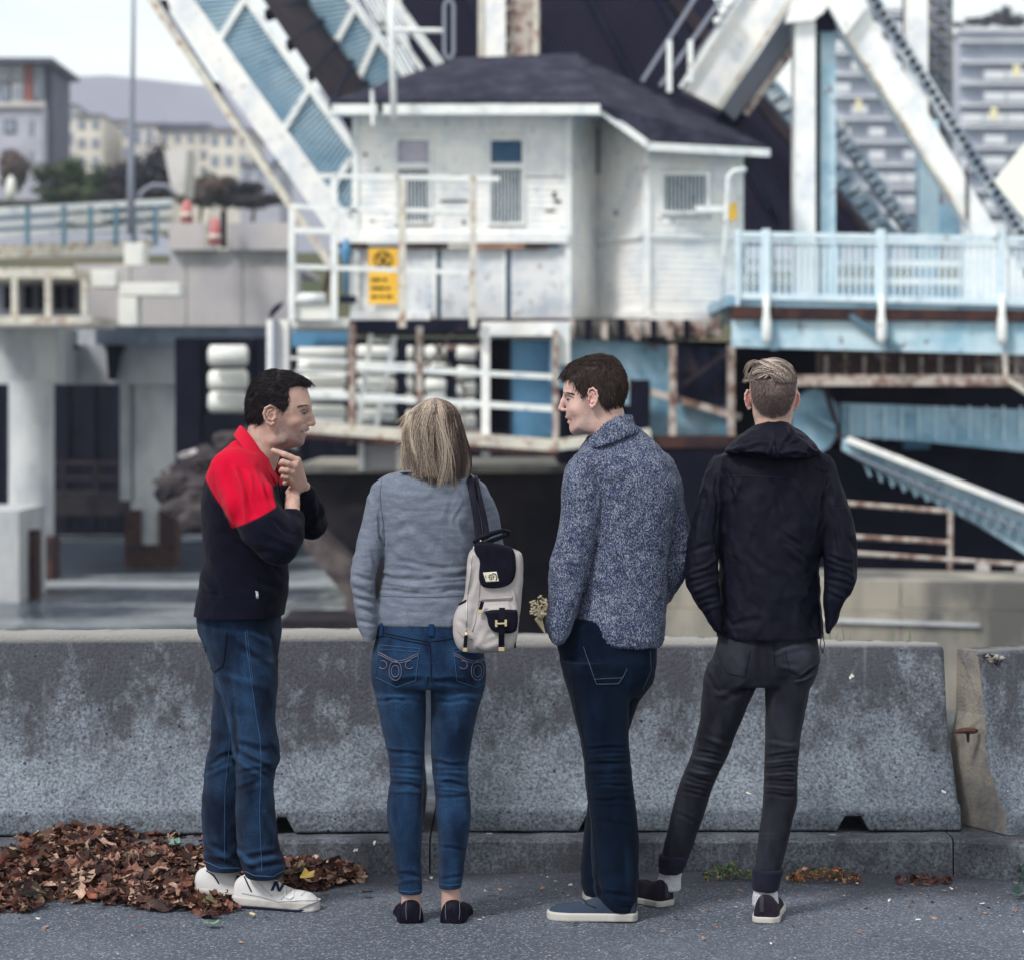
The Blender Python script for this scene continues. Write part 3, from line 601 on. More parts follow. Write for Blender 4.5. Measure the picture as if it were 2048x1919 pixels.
# rocks
def rock(x, y, z, s, rng):
    bm = bmesh.new(); bmesh.ops.create_icosphere(bm, subdivisions=2, radius=1)
    sc_ = np.array([1, .8, .6])*s*(0.8+.5*rng.random(3)); o = rng.random()*99
    vs = []; 
    for v in bm.verts:
        n_ = 1+.42*float(vnoise(v.co.x+o, v.co.y, v.co.z, 2.1)); vs.append((x+v.co.x*sc_[0]*n_, y+v.co.y*sc_[1]*n_, z+v.co.z*sc_[2]*n_))
    fs = [tuple(q.index for q in f.verts) for f in bm.faces]; bm.free(); return vs, fs
rr = np.random.default_rng(5); m = MB(); rk = [rockm, lightconc, darkconc]
T = thing('riprap', 'heap of grey and brown rocks at the waterline, left of the man in red', 'rocks', P(430, 1080, 50))
for i in range(150):
    u = rr.random(); x = 335+rr.random()*260; y = 835+rr.random()*225
    if y > 1085-.5*abs(x-450) or y < 868+.8*max(0, 440-x): continue
    Yr = 52-(y-830)/230*5
    v, f = rock(*P(x, y, Yr), .10+.28*rr.random()**2, rr); MB().add(v, f).build('rock', rk[0 if u < .66 else 1 if u < .69 else 2], T)
# central concrete pier, beige wall
T = thing('bridge_pier', 'massive dark stained concrete bridge pier behind the people', 'bridge pier', P(1000, 1250, 41))
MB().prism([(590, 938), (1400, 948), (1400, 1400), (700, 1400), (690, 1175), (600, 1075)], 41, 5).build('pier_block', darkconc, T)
MB().pbox(585, 1120, 932, 946, 40.6, 6).build('coping', beigeconc, T)
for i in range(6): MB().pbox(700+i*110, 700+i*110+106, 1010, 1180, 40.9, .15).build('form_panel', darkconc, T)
MB().prism([(600, 1062), (640, 1062), (740, 1160), (760, 1262), (700, 1262), (690, 1190), (612, 1100)], 39.5, 1.2).build('fender_timber', mat('weed_timber', (.13, .11, .11), .9, (.06, .045, .05), 3, 6), T)
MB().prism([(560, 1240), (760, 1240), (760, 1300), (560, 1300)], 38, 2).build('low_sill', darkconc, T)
T = thing('quay_wall', 'beige weathered concrete quay wall behind the man in black, right of the pier', 'wall', P(1700, 1300, 30))
for i, (x0, x1) in enumerate(((1330, 1560), (1562, 1800), (1802, 2060), (2062, 2300))):
    MB().prism([(x0, 1152+(x0-1330)*.018-(0 if i else 20)), (x1, 1152+(x1-1330)*.018), (x1, 1222), (x0, 1214)], 30.2, 2).build('upper_course', beigeconc, T)
    MB().prism([(x0, 1218), (x1, 1226), (x1, 1420), (x0, 1420)], 30, 2).build('lower_course', beigeconc, T)
MB().prism([(1560, 1232), (1960, 1246), (1960, 1253), (1560, 1240)], 29.95, .1).build('drip_ledge', pierconc, T)

# ------------------------------------------------------------------ right bridge deck
DY = 34
T = thing('bridge_deck', 'pale blue riveted bridge deck girder with rusty underside at the right', 'bridge', P(1760, 700, DY))
MB().prism([(1466, 640), (2120, 645), (2120, 712), (1466, 694)], DY, .3).build('edge_girder', paleblue2, T)
MB().prism([(1466, 612), (2120, 622), (2120, 643), (1466, 638)], DY-.1, .5).build('deck_edge', darkrust, T)
MB().prism([(1455, 592), (2120, 604), (2120, 622), (1455, 612)], DY, 8).build('deck_slab', paleblue, T)
MB().pbeam((1700, 632), (1800, 698), 11, DY-.08, .08).build('brace', teal, T)
for x in (1533, 1763, 2004):
    MB().tube([P(x, 590, DY-.15), P(x, 628, DY-.15), P(x, 645, DY-.15), P(x, 675, DY-.15), P(x, 690, DY-.15)], [PXm(6, DY), PXm(7, DY), PXm(10, DY), PXm(10, DY), PXm(6, DY)], 10).build('post_foot', white, T, smooth=True)
    MB().pbox(x+8, x+22, 646, 700, DY-.03, .03).build('stiffener', paleblue, T)
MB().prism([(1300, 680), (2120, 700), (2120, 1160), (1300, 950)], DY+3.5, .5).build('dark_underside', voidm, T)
MB().pbox(1590, 2120, 750, 772, DY+.2, .5).build('rusty_beam', rusty, T)
MB().pbox(1640, 2120, 702, 748, DY+1.4, .5).build('corroded_plate', mat('corroded', (.10, .06, .06), .9, (.30, .25, .26), 4, 8, .55, .66), T)
for i in range(12): MB().pbox(1650+i*38, 1650+i*38+7, 712, 750, DY+1.2, .1).build('rivet_plate', rusty, T)
MB().prism([(1684, 806), (2120, 822), (2120, 912), (1850, 884), (1684, 872)], DY+1, .5).build('lower_girder', paleblue, T)
for i in range(12): MB().pbox(1700+i*34, 1700+i*34+4, 812, 880, DY+.95, .05).build('girder_rib', paleblue2, T)
gus = [(1632+46*math.cos(a_*.314), 842+64*math.sin(a_*.314)) for a_ in range(20)]
MB().prism(gus, DY+.8, .3).build('gusset_plate', paleblue, T)
MB().pbeam((1650, 775), (1682, 880), 9, DY+.6, .15).build('gusset_rib', brownsteel, T); MB().pbeam((1610, 825), (1680, 860), 9, DY+.6, .15).build('gusset_rib', teal, T)
MB().prism([(1100, 672), (1468, 700), (1468, 872), (1300, 872), (1300, 822), (1100, 770)], DY+2.6, .4).build('side_panel', paleblue, T)
MB().prism([(1350, 690), (1452, 700), (1455, 812), (1355, 806)], DY+2.4, .1).build('opening', navy, T)
MB().pbeam((1130, 735), (1480, 835), 14, DY+2.2, .15).build('inclined_strut', rusty, T)
MB().pbeam((1360, 775), (1460, 700), 8, DY+2.2, .12).build('inclined_strut', brownsteel, T)
for x in (1345, 1462): MB().pbeam((x, 690), (x, 880), 14, DY+2.1, .15).build('hanger', rusty, T)
MB().pbox(1260, 1300, 760, 872, DY+2.1, .2).build('dark_slot', voidm, T)
MB().pbox(1240, 1620, 872, 896, DY+2, .5).build('rust_beam', darkrust, T)
MB().prism([(1688, 876), (1800, 912), (2120, 1058), (2120, 1150), (1950, 1045), (1800, 968), (1688, 902)], DY+.4, .25).build('lattice_plate', paleblue2, T)
MB().pbeam((1696, 880), (2120, 1046), 13, DY+.3, .3).build('lattice_chord', white2, T)
MB().pbeam((1700, 908), (2120, 1092), 5, DY+.25, .1).build('lattice_chord', galv, T)
for i in range(17):
    t_ = i/17; x = 1720+390*t_; y = 905+165*t_
    MB().pbeam((x, y), (x+20, y+48), 4, DY+.33, .08).build('lacing', paleblue, T)
for i in range(5): MB().pbox(1590+i*110, 1640+i*110, 860+i*12, 896+i*12, DY+3, .3).build('cross_frame', navy if i % 2 else bluepanel, T)
MB().tube([P(2010, 705, DY), P(2012, 760, DY), P(2060, 790, DY)], PXm(6, DY), 8).build('brace_pipe', cream, T)
T = thing('pipe_rails', 'rusty brown pipe rails in the dark below the bridge deck at the right', 'railing', P(1850, 1150, 33))
for a_, b_ in (((1640, 1002), (1895, 1022)), ((1660, 1070), (1900, 1084)), ((1660, 1102), (2120, 1134))): MB().tube([P(*a_, 33), P(*b_, 33)], PXm(5, 33), 8).build('rail', rusty, T)
MB().tube([P(1901, 1022, 33), P(1900, 1158, 33)], PXm(5, 33), 8).build('post', rusty, T)
MB().pbox(1250, 2120, 900, 1260, 36, .5).build('undercroft_void', voidm, label='black void of the bridge undercroft behind the rusty rails', cat='wall')  # black sheet added for the shade under the deck
for x in (1960, 2040): MB().pbox(x, x+20, 1130, 1160, 32.5, .3).build('bearing_block', lightconc, label=('left' if x == 1960 else 'right')+' pale bearing block on top of the beige quay wall', cat='block')
# deck railing with pickets
T = thing('deck_railing', 'white picket railing on the bridge deck right of the house', 'railing', P(1760, 610, DY))
def ry(x, a_, b_): return a_+(b_-a_)*(x-1476)/(2048-1476)
for a_, b_, w in ((469, 478, 11), (482, 491, 5), (592, 606, 13)): MB().pbeam((1470, a_), (2120, ry(2120, a_, b_)), w, DY, .08).build('rail', railpaint, T)
src = MB().pbox(-2.6+CX, 2.6+CX, 480, 592, DY, .03).build('picket', railpaint, T, base=(0, 0, 0)); src.location = Vector((XX(1480+CX, DY)-XX(CX, DY)-0, 0, 0))
base = wloc(T); src.location = Vector((XX(1482, DY), 0, 0))-base; src.location.x = XX(1482, DY)-base.x
x = 1494.5
while x < 2115:
    if min(abs(x-p) for p in (1533, 1763, 2004)) > 8: instance(src, T, Vector((XX(x, DY), 0, PXm(-(x-1476)*.018, DY)))-base)
    x += 12.8
for x in (1476, 1533, 1763, 2004): MB().pbox(x-(8 if x > 1500 else 4), x+(8 if x > 1500 else 4), 458, 612, DY-.08, .16).build('post', railpaint, T, bevel=.01)
T = thing('far_deck_railing', 'pale boards of the far side railing seen through the pickets', 'railing', P(1760, 590, 40))
for y in (478, 524, 560): MB().pbeam((1470, y), (2120, y+6), 13 if y > 500 else 9, 40, .06).build('rail', white2, T)
for i in range(14): MB().pbox(1486+i*48, 1486+i*48+9, 480, 612, 40.1, .05).build('post', paleblue, T)
MB().pbox(1470, 2120, 574, 622, 41, .2).build('kerb', paleblue, T)
MB().pbox(1860, 1925, 410, 470, 42, .3).build('blue_cabinet', paleblue, label='pale blue cabinet behind the railing between the white diagonals', cat='cabinet')

# ------------------------------------------------------------------ truss tower at the right
T = thing('truss_tower', 'big white steel A-frame of the bridge with vertical posts and a long diagonal', 'bridge truss', P(1700, 600, 38.5))
TY = 38.5
MB().prism([(1478, -40), (1620, -40), (1584, 6), (1443, 219), (1368, 180)], TY, .5).build('left_diagonal', white2, T)
MB().pbeam((1500, -40), (1360, 176), 8, TY-.1, .1).build('flange', white, T); MB().pbeam((1600, -30), (1436, 217), 7, TY-.1, .1).build('flange', cream, T)
MB().prism([(1584, 8), (1600, 60), (1540, 150), (1470, 240), (1446, 218)], TY+.6, .3).build('gusset_shade', galv, T)
MB().prism([(1590, 60), (1580, 120), (1480, 250), (1430, 240), (1445, 222), (1530, 110)], TY+1, .3).build('inner_web', navy, T)
MB().pbeam((1590, 90), (1490, 230), 13, TY+.5, .2).build('inner_flange', rusty, T)
MB().prism([(1600, -40), (1730, -40), (1730, 20), (1690, 70), (1656, 12), (1630, 40), (1570, 46), (1584, 0)], TY-.15, .15).build('apex_plate', white2, T)
MB().pbox(1590, 1631, 44, 610, TY, .5).build('post', white2, T); MB().pbox(1642, 1671, 40, 610, TY+.3, .5).build('post', paleblue2, T)  # the blue post is the column's shadow side, shade put into its colour
MB().pbox(1631.5, 1641.5, 16, 610, TY+.5, .3).build('slot', navy, T)
MB().prism([(1656, 14), (1674, 42), (1671, 60), (1636, 60), (1634, 42)], TY+.1, .2).build('apex_shadow_plate', navy, T)
MB().prism([(1656, -40), (1716, -40), (1728, 10), (2052, 560), (2052, 640), (1936, 640), (1932, 440), (1672, 46)], TY+.02, .5).build('long_diagonal', white2, T)
MB().pbeam((1675, 40), (1935, 450), 6, TY-.05, .1).build('flange', cream, T)
MB().pbox(1932, 1936, 330, 440, TY-.03, .04).build('rust_seam', darkrust, T)
lat = MB().pbeam((1740, -10), (2075, 520), 26, TY+.3, .08).build('lattice_strip', mat('lattice', (.22, .27, .34), .8, (.45, .5, .55), 5, 7, .48, .56), T)
for i in range(34):
    t_ = (i+.5)/34; x = 1740+335*t_; y = -10+530*t_
    MB().tube([P(x-3, y+3, TY+.24), P(x+7, y-5, TY+.24)], PXm(4.5, TY), 6).build('lacing_bar', navy if i % 2 else brownsteel, lat)
MB().pbox(1816, 1856, -40, 262, TY+2, .4).build('far_post', white2, T); MB().pbox(1838, 1878, 240, 612, TY+2.1, .4).build('far_post', paleblue2, T)
MB().pbox(1808, 1815, -40, 230, TY+2.4, .2).build('shadow_edge', navy, T)
lat2 = MB().pbox(1857, 1906, -40, 300, TY+3, .2).build('lattice_post', mat('grey_lattice', (.20, .23, .24), .9, (.32, .30, .30), 2, 6), T)
for i in range(10):
    for s in (-1, 1):
        MB().pbeam((1881-20*s, -40+i*34), (1881+20*s, -6+i*34), 6, TY+2.95, .06).build('lacing_bar', galv, lat2)
for a_, b_, w, nm in (((1528, 160), (1790, 490), 34, 'back_diagonal'), ((1660, 240), (1830, 475), 24, 'back_diagonal')):
    o = MB().pbeam(a_, b_, w, TY+3, .3).build(nm, mat('mottled', (.20, .27, .34), .8, (.46, .50, .54), 4, 7, .46, .58), T)
    for i in range(14):
        t_ = (i+.5)/14; x = a_[0]+(b_[0]-a_[0])*t_; y = a_[1]+(b_[1]-a_[1])*t_
        MB().pbeam((x-w*.3, y+w*.25), (x+w*.35, y-w*.1), 4, TY+2.84, .03).build('lacing_bar', navy, o)
MB().pbeam((1668, 300), (1698, 250), 5, TY+2.6, .08).build('strut', galv, T)
T = thing('stair_handrails', 'pale pipe handrails of the stair climbing behind the roof to the right', 'handrail', P(1340, 180, 38))
for a_, b_, w in (((1400, -20), (1284, 163), 8), ((1462, -30), (1320, 172), 8), ((1480, -10), (1385, 120), 5)): MB().pbeam(a_, b_, w, 37.8, .07).build('rail', galv, T)
for x, y0, y1 in ((1339, 80, 184), (1381, 80, 165)): MB().pbox(x-5, x+5, y0, y1, 37.7, .1).build('post', white, T)
for i, (x, y) in enumerate(((1436, 45), (1446, 27), (1457, 10))): MB().tube([P(x-4, y-9, 38.2), P(x+6, y+9, 38.2)], PXm(8, 38), 8).build('stair_tread', white, T, smooth=True)
MB().prism([(1989, 363), (2075, 255), (2161, 363), (2075, 471)], 33, .04).build('diamond_sign', mat('sign_white', (.84, .85, .76), .6), label='blank pale diamond-shaped sign cut by the right edge', cat='sign')
MB().tube([P(2076, 620, 33.06), P(2076, 440, 33.06)], PXm(5, 33), 8).build('sign_post', galv, label='slim grey post carrying the diamond sign', cat='post')
# a dark gull-like mooring hook on the end post
MB().tube([P(540, 636, 35.8), P(546, 624, 35.8), P(556, 614, 35.8), P(566, 605, 35.8)], [PXm(2, 36), PXm(6, 36), PXm(6, 36), PXm(2, 36)], 8).build('bent_bracket', navy, smooth=True, label='dark bent bracket on top of the pale end post left of the house', cat='bracket')

# pale sea air over the whole place
hz = bpy.data.materials.new('sea_haze'); hz.use_nodes = True; n_ = hz.node_tree; n_.nodes.remove(n_.nodes['Principled BSDF'])
pv = n_.nodes.new('ShaderNodeVolumePrincipled'); pv.inputs['Color'].default_value = (.72, .82, 1, 1); pv.inputs['Density'].default_value = .0003
n_.links.new(pv.outputs[0], n_.nodes['Material Output'].inputs['Volume'])
MB().box(-1800, 1800, -20, 960, WZ-4, 125).build('haze', hz, kind='stuff', label='thin pale haze over the harbour', cat='haze')
# ------------------------------------------------------------------ ground, kerb, barriers
asph = mat('asphalt', (.062, .077, .105), .9, (.092, .11, .145), 1.1, 6, .4, .65, bump=.7, bsc=130, bd=3)
N, L, B = nodes_of(asph)
oc = N.new('ShaderNodeTexCoord')
v = N.new('ShaderNodeTexVoronoi'); v.inputs['Scale'].default_value = 170; L.new(oc.outputs['Object'], v.inputs[0])
lk = B.inputs['Base Color'].links[0]; prev = lk.from_socket
r = N.new('ShaderNodeMapRange'); r.inputs['From Min'].default_value = .78; r.inputs['From Max'].default_value = .97
sp = N.new('ShaderNodeSeparateColor'); L.new(v.outputs['Color'], sp.inputs[0]); L.new(sp.outputs[0], r.inputs[0])
mx1 = N.new('ShaderNodeMix'); mx1.data_type = 'RGBA'; L.new(r.outputs[0], mx1.inputs[0]); L.new(prev, mx1.inputs[6]); mx1.inputs[7].default_value = (.26, .27, .32, 1)
r2 = N.new('ShaderNodeMapRange'); r2.inputs['From Min'].default_value = .0; r2.inputs['From Max'].default_value = .35; r2.inputs['To Min'].default_value = .75; r2.inputs['To Max'].default_value = 0
L.new(sp.outputs[1], r2.inputs[0])
mx2 = N.new('ShaderNodeMix'); mx2.data_type = 'RGBA'; L.new(r2.outputs[0], mx2.inputs[0]); L.new(mx1.outputs[2], mx2.inputs[6]); mx2.inputs[7].default_value = (.022, .025, .045, 1)
L.new(mx2.outputs[2], B.inputs['Base Color'])
# a dark damp, mossy band of dirt runs along the foot of the kerb
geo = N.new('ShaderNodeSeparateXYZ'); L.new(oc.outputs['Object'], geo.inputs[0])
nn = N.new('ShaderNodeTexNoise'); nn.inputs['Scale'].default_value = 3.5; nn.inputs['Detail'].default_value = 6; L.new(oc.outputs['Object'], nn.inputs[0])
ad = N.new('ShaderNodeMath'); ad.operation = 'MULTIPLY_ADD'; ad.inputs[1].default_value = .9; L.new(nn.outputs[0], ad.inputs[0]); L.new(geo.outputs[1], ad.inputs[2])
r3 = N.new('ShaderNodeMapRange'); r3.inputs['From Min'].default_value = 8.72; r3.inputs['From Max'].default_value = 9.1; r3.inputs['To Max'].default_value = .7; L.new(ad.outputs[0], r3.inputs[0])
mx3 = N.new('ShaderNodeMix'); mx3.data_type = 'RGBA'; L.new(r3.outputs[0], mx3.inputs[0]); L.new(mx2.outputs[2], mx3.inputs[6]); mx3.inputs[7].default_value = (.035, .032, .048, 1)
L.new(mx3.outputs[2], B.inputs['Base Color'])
gx = np.linspace(-14, 14, 120); gy = np.concatenate([np.linspace(-8, 5, 10), np.linspace(5.3, 10.4, 60)])
vs = [(x, y, .006*float(vnoise(x, y, 0, 1.3))-(.0 if x < 1.2 else (x-1.2)*.03)*1.0) for y in gy for x in gx]
fs = [(j*120+i, j*120+i+1, (j+1)*120+i+1, (j+1)*120+i) for j in range(len(gy)-1) for i in range(119)]
MB().add(vs, fs).build('ground', asph, kind='structure', smooth=True)
vs = []; fs = []
pr = [(10.4, -.02), (10.6, -.25), (11.5, -1.2), (14, -2.9)]
for j, (y, z) in enumerate(pr):
    for i, x in enumerate(gx): vs.append((x, y, z+.1*float(vnoise(x, y, 0, 2))-max(0, x-1.2)*.03))
for j in range(3):
    for i in range(119): fs.append((j*120+i, j*120+i+1, (j+1)*120+i+1, (j+1)*120+i))
MB().add(vs, fs).build('shore_slope', rockm, kind='structure')

# concrete of the barriers: pale blue-grey faces, brown-black staining with drips from the top, white lichen spots, pits
def barrier_mat(name, ztop, zlip, base=(.165, .19, .228), base2=(.105, .122, .155), dark=(.046, .044, .056), amount=.55, warm=None):
    m = mat(name, base, .92, base2, 5, 8, .38, .66, bump=.55, bsc=75, bd=5, fine=.65, fsc=90)
    N, L, B = nodes_of(m); prev = B.inputs['Base Color'].links[0].from_socket
    oc = N.new('ShaderNodeTexCoord'); s = N.new('ShaderNodeSeparateXYZ'); L.new(oc.outputs['Object'], s.inputs[0])
    mpg = N.new('ShaderNodeMapping'); mpg.inputs['Scale'].default_value = (1, 1, .72); L.new(oc.outputs['Object'], mpg.inputs[0])
    a = N.new('ShaderNodeTexNoise'); a.inputs['Scale'].default_value = 7; a.inputs['Detail'].default_value = 12; a.inputs['Roughness'].default_value = .74; L.new(mpg.outputs[0], a.inputs[0])
    g = N.new('ShaderNodeMapRange'); g.inputs['From Min'].default_value = zlip; g.inputs['From Max'].default_value = ztop; g.inputs['To Min'].default_value = -.10; g.inputs['To Max'].default_value = amount*.30; L.new(s.outputs[2], g.inputs[0])
    ad = N.new('ShaderNodeMath'); L.new(a.outputs[0], ad.inputs[0]); L.new(g.outputs[0], ad.inputs[1])
    r = N.new('ShaderNodeMapRange'); r.inputs['From Min'].default_value = .49; r.inputs['From Max'].default_value = .62; r.inputs['To Max'].default_value = .82; L.new(ad.outputs[0], r.inputs[0])
    x1 = N.new('ShaderNodeMix'); x1.data_type = 'RGBA'; L.new(r.outputs[0], x1.inputs[0]); L.new(prev, x1.inputs[6]); x1.inputs[7].default_value = (*dark, 1)
    # streaks
    mps = N.new('ShaderNodeMapping'); mps.inputs['Scale'].default_value = (1, 1, .16); L.new(oc.outputs['Object'], mps.inputs[0])
    st = N.new('ShaderNodeTexNoise'); st.inputs['Scale'].default_value = 26; st.inputs['Detail'].default_value = 4; L.new(mps.outputs[0], st.inputs[0])
    rs = N.new('ShaderNodeMapRange'); rs.inputs['From Min'].default_value = .60; rs.inputs['From Max'].default_value = .76; rs.inputs['To Max'].default_value = .3; L.new(st.outputs[0], rs.inputs[0])
    x2 = N.new('ShaderNodeMix'); x2.data_type = 'RGBA'; L.new(rs.outputs[0], x2.inputs[0]); L.new(x1.outputs[2], x2.inputs[6]); x2.inputs[7].default_value = (.24, .27, .31, 1)
    # pits
    vo = N.new('ShaderNodeTexVoronoi'); vo.inputs['Scale'].default_value = 34; L.new(oc.outputs['Object'], vo.inputs[0])
    vn = N.new('ShaderNodeSeparateColor'); L.new(vo.outputs['Color'], vn.inputs[0])
    th = N.new('ShaderNodeMapRange'); th.inputs['From Min'].default_value = .75; th.inputs['From Max'].default_value = 1; th.inputs['To Max'].default_value = .22; L.new(vn.outputs[0], th.inputs[0])
    cm = N.new('ShaderNodeMath'); cm.operation = 'LESS_THAN'; L.new(vo.outputs['Distance'], cm.inputs[0]); L.new(th.outputs[0], cm.inputs[1])
    x3 = N.new('ShaderNodeMix'); x3.data_type = 'RGBA'; L.new(cm.outputs[0], x3.inputs[0]); L.new(x2.outputs[2], x3.inputs[6]); x3.inputs[7].default_value = (.03, .03, .045, 1)
    # white lichen spots
    v2 = N.new('ShaderNodeTexVoronoi'); v2.inputs['Scale'].default_value = 9; 
    wob = N.new('ShaderNodeVectorMath'); wob.operation = 'MULTIPLY_ADD'; wob.inputs[1].default_value = (.05, .05, .05); wn = N.new('ShaderNodeTexNoise'); wn.inputs['Scale'].default_value = 30; L.new(oc.outputs['Object'], wn.inputs[0]); L.new(wn.outputs['Color'], wob.inputs[0]); L.new(oc.outputs['Object'], wob.inputs[2]); L.new(wob.outputs[0], v2.inputs[0])
    v2n = N.new('ShaderNodeSeparateColor'); L.new(v2.outputs['Color'], v2n.inputs[0])
    t2 = N.new('ShaderNodeMapRange'); t2.inputs['From Min'].default_value = .70; t2.inputs['From Max'].default_value = 1; t2.inputs['To Max'].default_value = .115; L.new(v2n.outputs[1], t2.inputs[0])
    c2 = N.new('ShaderNodeMath'); c2.operation = 'LESS_THAN'; L.new(v2.outputs['Distance'], c2.inputs[0]); L.new(t2.outputs[0], c2.inputs[1])
    x4 = N.new('ShaderNodeMix'); x4.data_type = 'RGBA'; L.new(c2.outputs[0], x4.inputs[0]); L.new(x3.outputs[2], x4.inputs[6]); x4.inputs[7].default_value = (.62, .60, .56, 1)
    # paler top face: light from above put into the colour
    x5 = N.new('ShaderNodeMix'); x5.data_type = 'RGBA'; q = N.new('ShaderNodeMapRange'); q.inputs['From Min'].default_value = ztop-.012; q.inputs['From Max'].default_value = ztop+.004; L.new(s.outputs[2], q.inputs[0]); L.new(q.outputs[0], x5.inputs[0])
    L.new(x4.outputs[2], x5.inputs[6]); x5.inputs[7].default_value = (.24, .235, .23, 1)
    last = x5.outputs[2]
    if warm:
        nx = N.new('ShaderNodeMix'); nx.data_type = 'RGBA'; ge = N.new('ShaderNodeNewGeometry'); sx = N.new('ShaderNodeSeparateXYZ'); L.new(ge.outputs['True Normal'], sx.inputs[0])
        lt = N.new('ShaderNodeMath'); lt.operation = 'LESS_THAN'; lt.inputs[1].default_value = -.6; L.new(sx.outputs[0], lt.inputs[0]); L.new(lt.outputs[0], nx.inputs[0]); L.new(last, nx.inputs[6]); wm2 = N.new('ShaderNodeMix'); wm2.data_type = 'RGBA'; wr = N.new('ShaderNodeMapRange'); wr.inputs['From Min'].default_value = .40; wr.inputs['From Max'].default_value = .62; L.new(a.outputs[0], wr.inputs[0]); L.new(wr.outputs[0], wm2.inputs[0]); wm2.inputs[6].default_value = (*warm, 1); wm2.inputs[7].default_value = (.12, .12, .13, 1); L.new(wm2.outputs[2], nx.inputs[7]); last = nx.outputs[2]
    L.new(last, B.inputs['Base Color']); return m
KZ = .125
# cross profile: (setback from the front foot, height above the kerb)
PROF = [(.004, 0), (0, .008), (0, .070), (.002, .083), (.012, .090), (.028, .103), (.085, .180), (.122, .250), (.142, .335), (.154, .45), (.165, .672), (.172, .686), (.19, .694)]
def barrier(name, label, xa, xb, ya, yb, ha, hb, m, slant=0, slope=0, notches=()):
    """xa..xb along x, ya..yb the front foot distance at both ends, ha/hb height factors"""
    n = int((xb-xa)/.03)+2; full = PROF+[(PROF[-1][0]+.10, .694)]+[(.48-a_, b_) for a_, b_ in PROF[::-1]]; 
    full = [(a_, b_) for a_, b_ in full]; K = len(full); vs = []
    for i in range(n):
        t_ = i/(n-1); x = xa+(xb-xa)*t_; y0 = ya+(yb-ya)*t_; h = ha+(hb-ha)*t_
        edge = min(i, n-1-i)
        for k, (a_, b_) in enumerate(full):
            ins = 0
            if edge == 0: ins = .012+.012*float(vnoise(k*.7, b_*9, xa, 3))
            jx = ins if i == 0 else -ins if i == n-1 else 0
            nz_ = .0035*float(vnoise(x, b_, a_, 14))+.002*float(vnoise(x, b_, a_, 40))
            zz = KZ+slope*(x-xa)+b_*h; lift = 0
            if k in (0, 1, K-2, K-1):
                for (nx_, nw) in notches:
                    if abs(x-nx_) < nw: lift = .055
            vs.append((x+jx-slant*t_*b_/.69, y0+a_+nz_*(1 if k < K/2 else -1)+(.02 if edge == 0 else 0)*(1 if k < 6 else 0), zz+lift*h+(nz_ if 6 < k < K-7 else 0)))
    fs = [(i*K+k, i*K+(k+1) % K, (i+1)*K+(k+1) % K, (i+1)*K+k) for i in range(n-1) for k in range(K)]
    fs += [tuple(range(K)), tuple((n-1)*K+k for k in range(K))[::-1]]
    o = MB().add(vs, fs).build(name, m, base=((xa+xb)/2, ya, 0), label=label, cat='barrier', group='concrete barriers on the kerb')
    o.data.polygons.foreach_set('use_smooth', [len(p.vertices) == 4 and abs(p.normal.x) < .7 for p in o.data.polygons]); return o
bmA = barrier_mat('stained_barrier_concrete', KZ+.69, KZ+.08, amount=.62)
bmB = barrier_mat('barrier_concrete', KZ+.665, KZ+.08, amount=.56)
bmC = barrier_mat('broken_barrier_concrete', KZ+.665, KZ+.08, amount=.45, warm=(.26, .235, .20))
BY = 8.92
xs_seam = XX(858, BY)
A_ = barrier('jersey_barrier', 'long stained concrete barrier behind the man in the red jacket, dead leaves heaped against it', -4.2, xs_seam-.012, BY-.22, BY, 1.035, 1.035, bmA, notches=((XX(560, BY), .035), (-3.2, .05)))
B_ = barrier('jersey_barrier', 'concrete barrier behind the two young men, with a dark notch at its foot', xs_seam+.014, XX(1932, 8.94), BY, BY+.02, 1.015, .955, bmB, slant=.05, notches=((xs_seam+.03, .045), (XX(1188, BY), .03), (XX(1700, BY), .045)))
C_ = barrier('jersey_barrier', 'broken-edged concrete barrier at the right edge with a rusty lifting bar on its end', 0, 3.0, 0, 0, .95, .95, bmC)
C_.rotation_euler.z = .48; C_.location = (1.80+1.5*math.cos(.48), 8.86+1.5*math.sin(.48), -.012)
# ends of the rear corner bend right: rusty bar and chipped rubble
m = MB(); p = Vector(P(1925, 1462, 9.0)); m.tube([p+Vector((-.035, -.02, .002)), p+Vector((.0, -.015, .006)), p+Vector((.04, .0, .004)), p+Vector((.055, .02, 0))], [.006, .011, .012, .008], 8)
m.tube([p+Vector((.02, 0, 0)), p+Vector((.022, .005, -.04))], [.008, .004], 6)
m.build('lifting_bar', mat('rust_bar', (.05, .03, .03), .8, (.10, .05, .04), 20, 4), C_)
rng = np.random.default_rng(3)
for i in range(16):
    x = 1962+rng.random()*40; y = 1309+rng.random()*16
    v, f = rock(*P(x, y, 9.02+.00096*(x-1960)), .009+.012*rng.random(), rng); MB().add(v, f).build('exposed_pebble', (rockm, beigeconc)[i % 2], C_)
for ch in C_.children:
    Tm = Matrix.Translation(C_.location); ch.matrix_parent_inverse = (Tm @ Matrix.Rotation(.48, 4, 'Z')).inverted() @ Tm
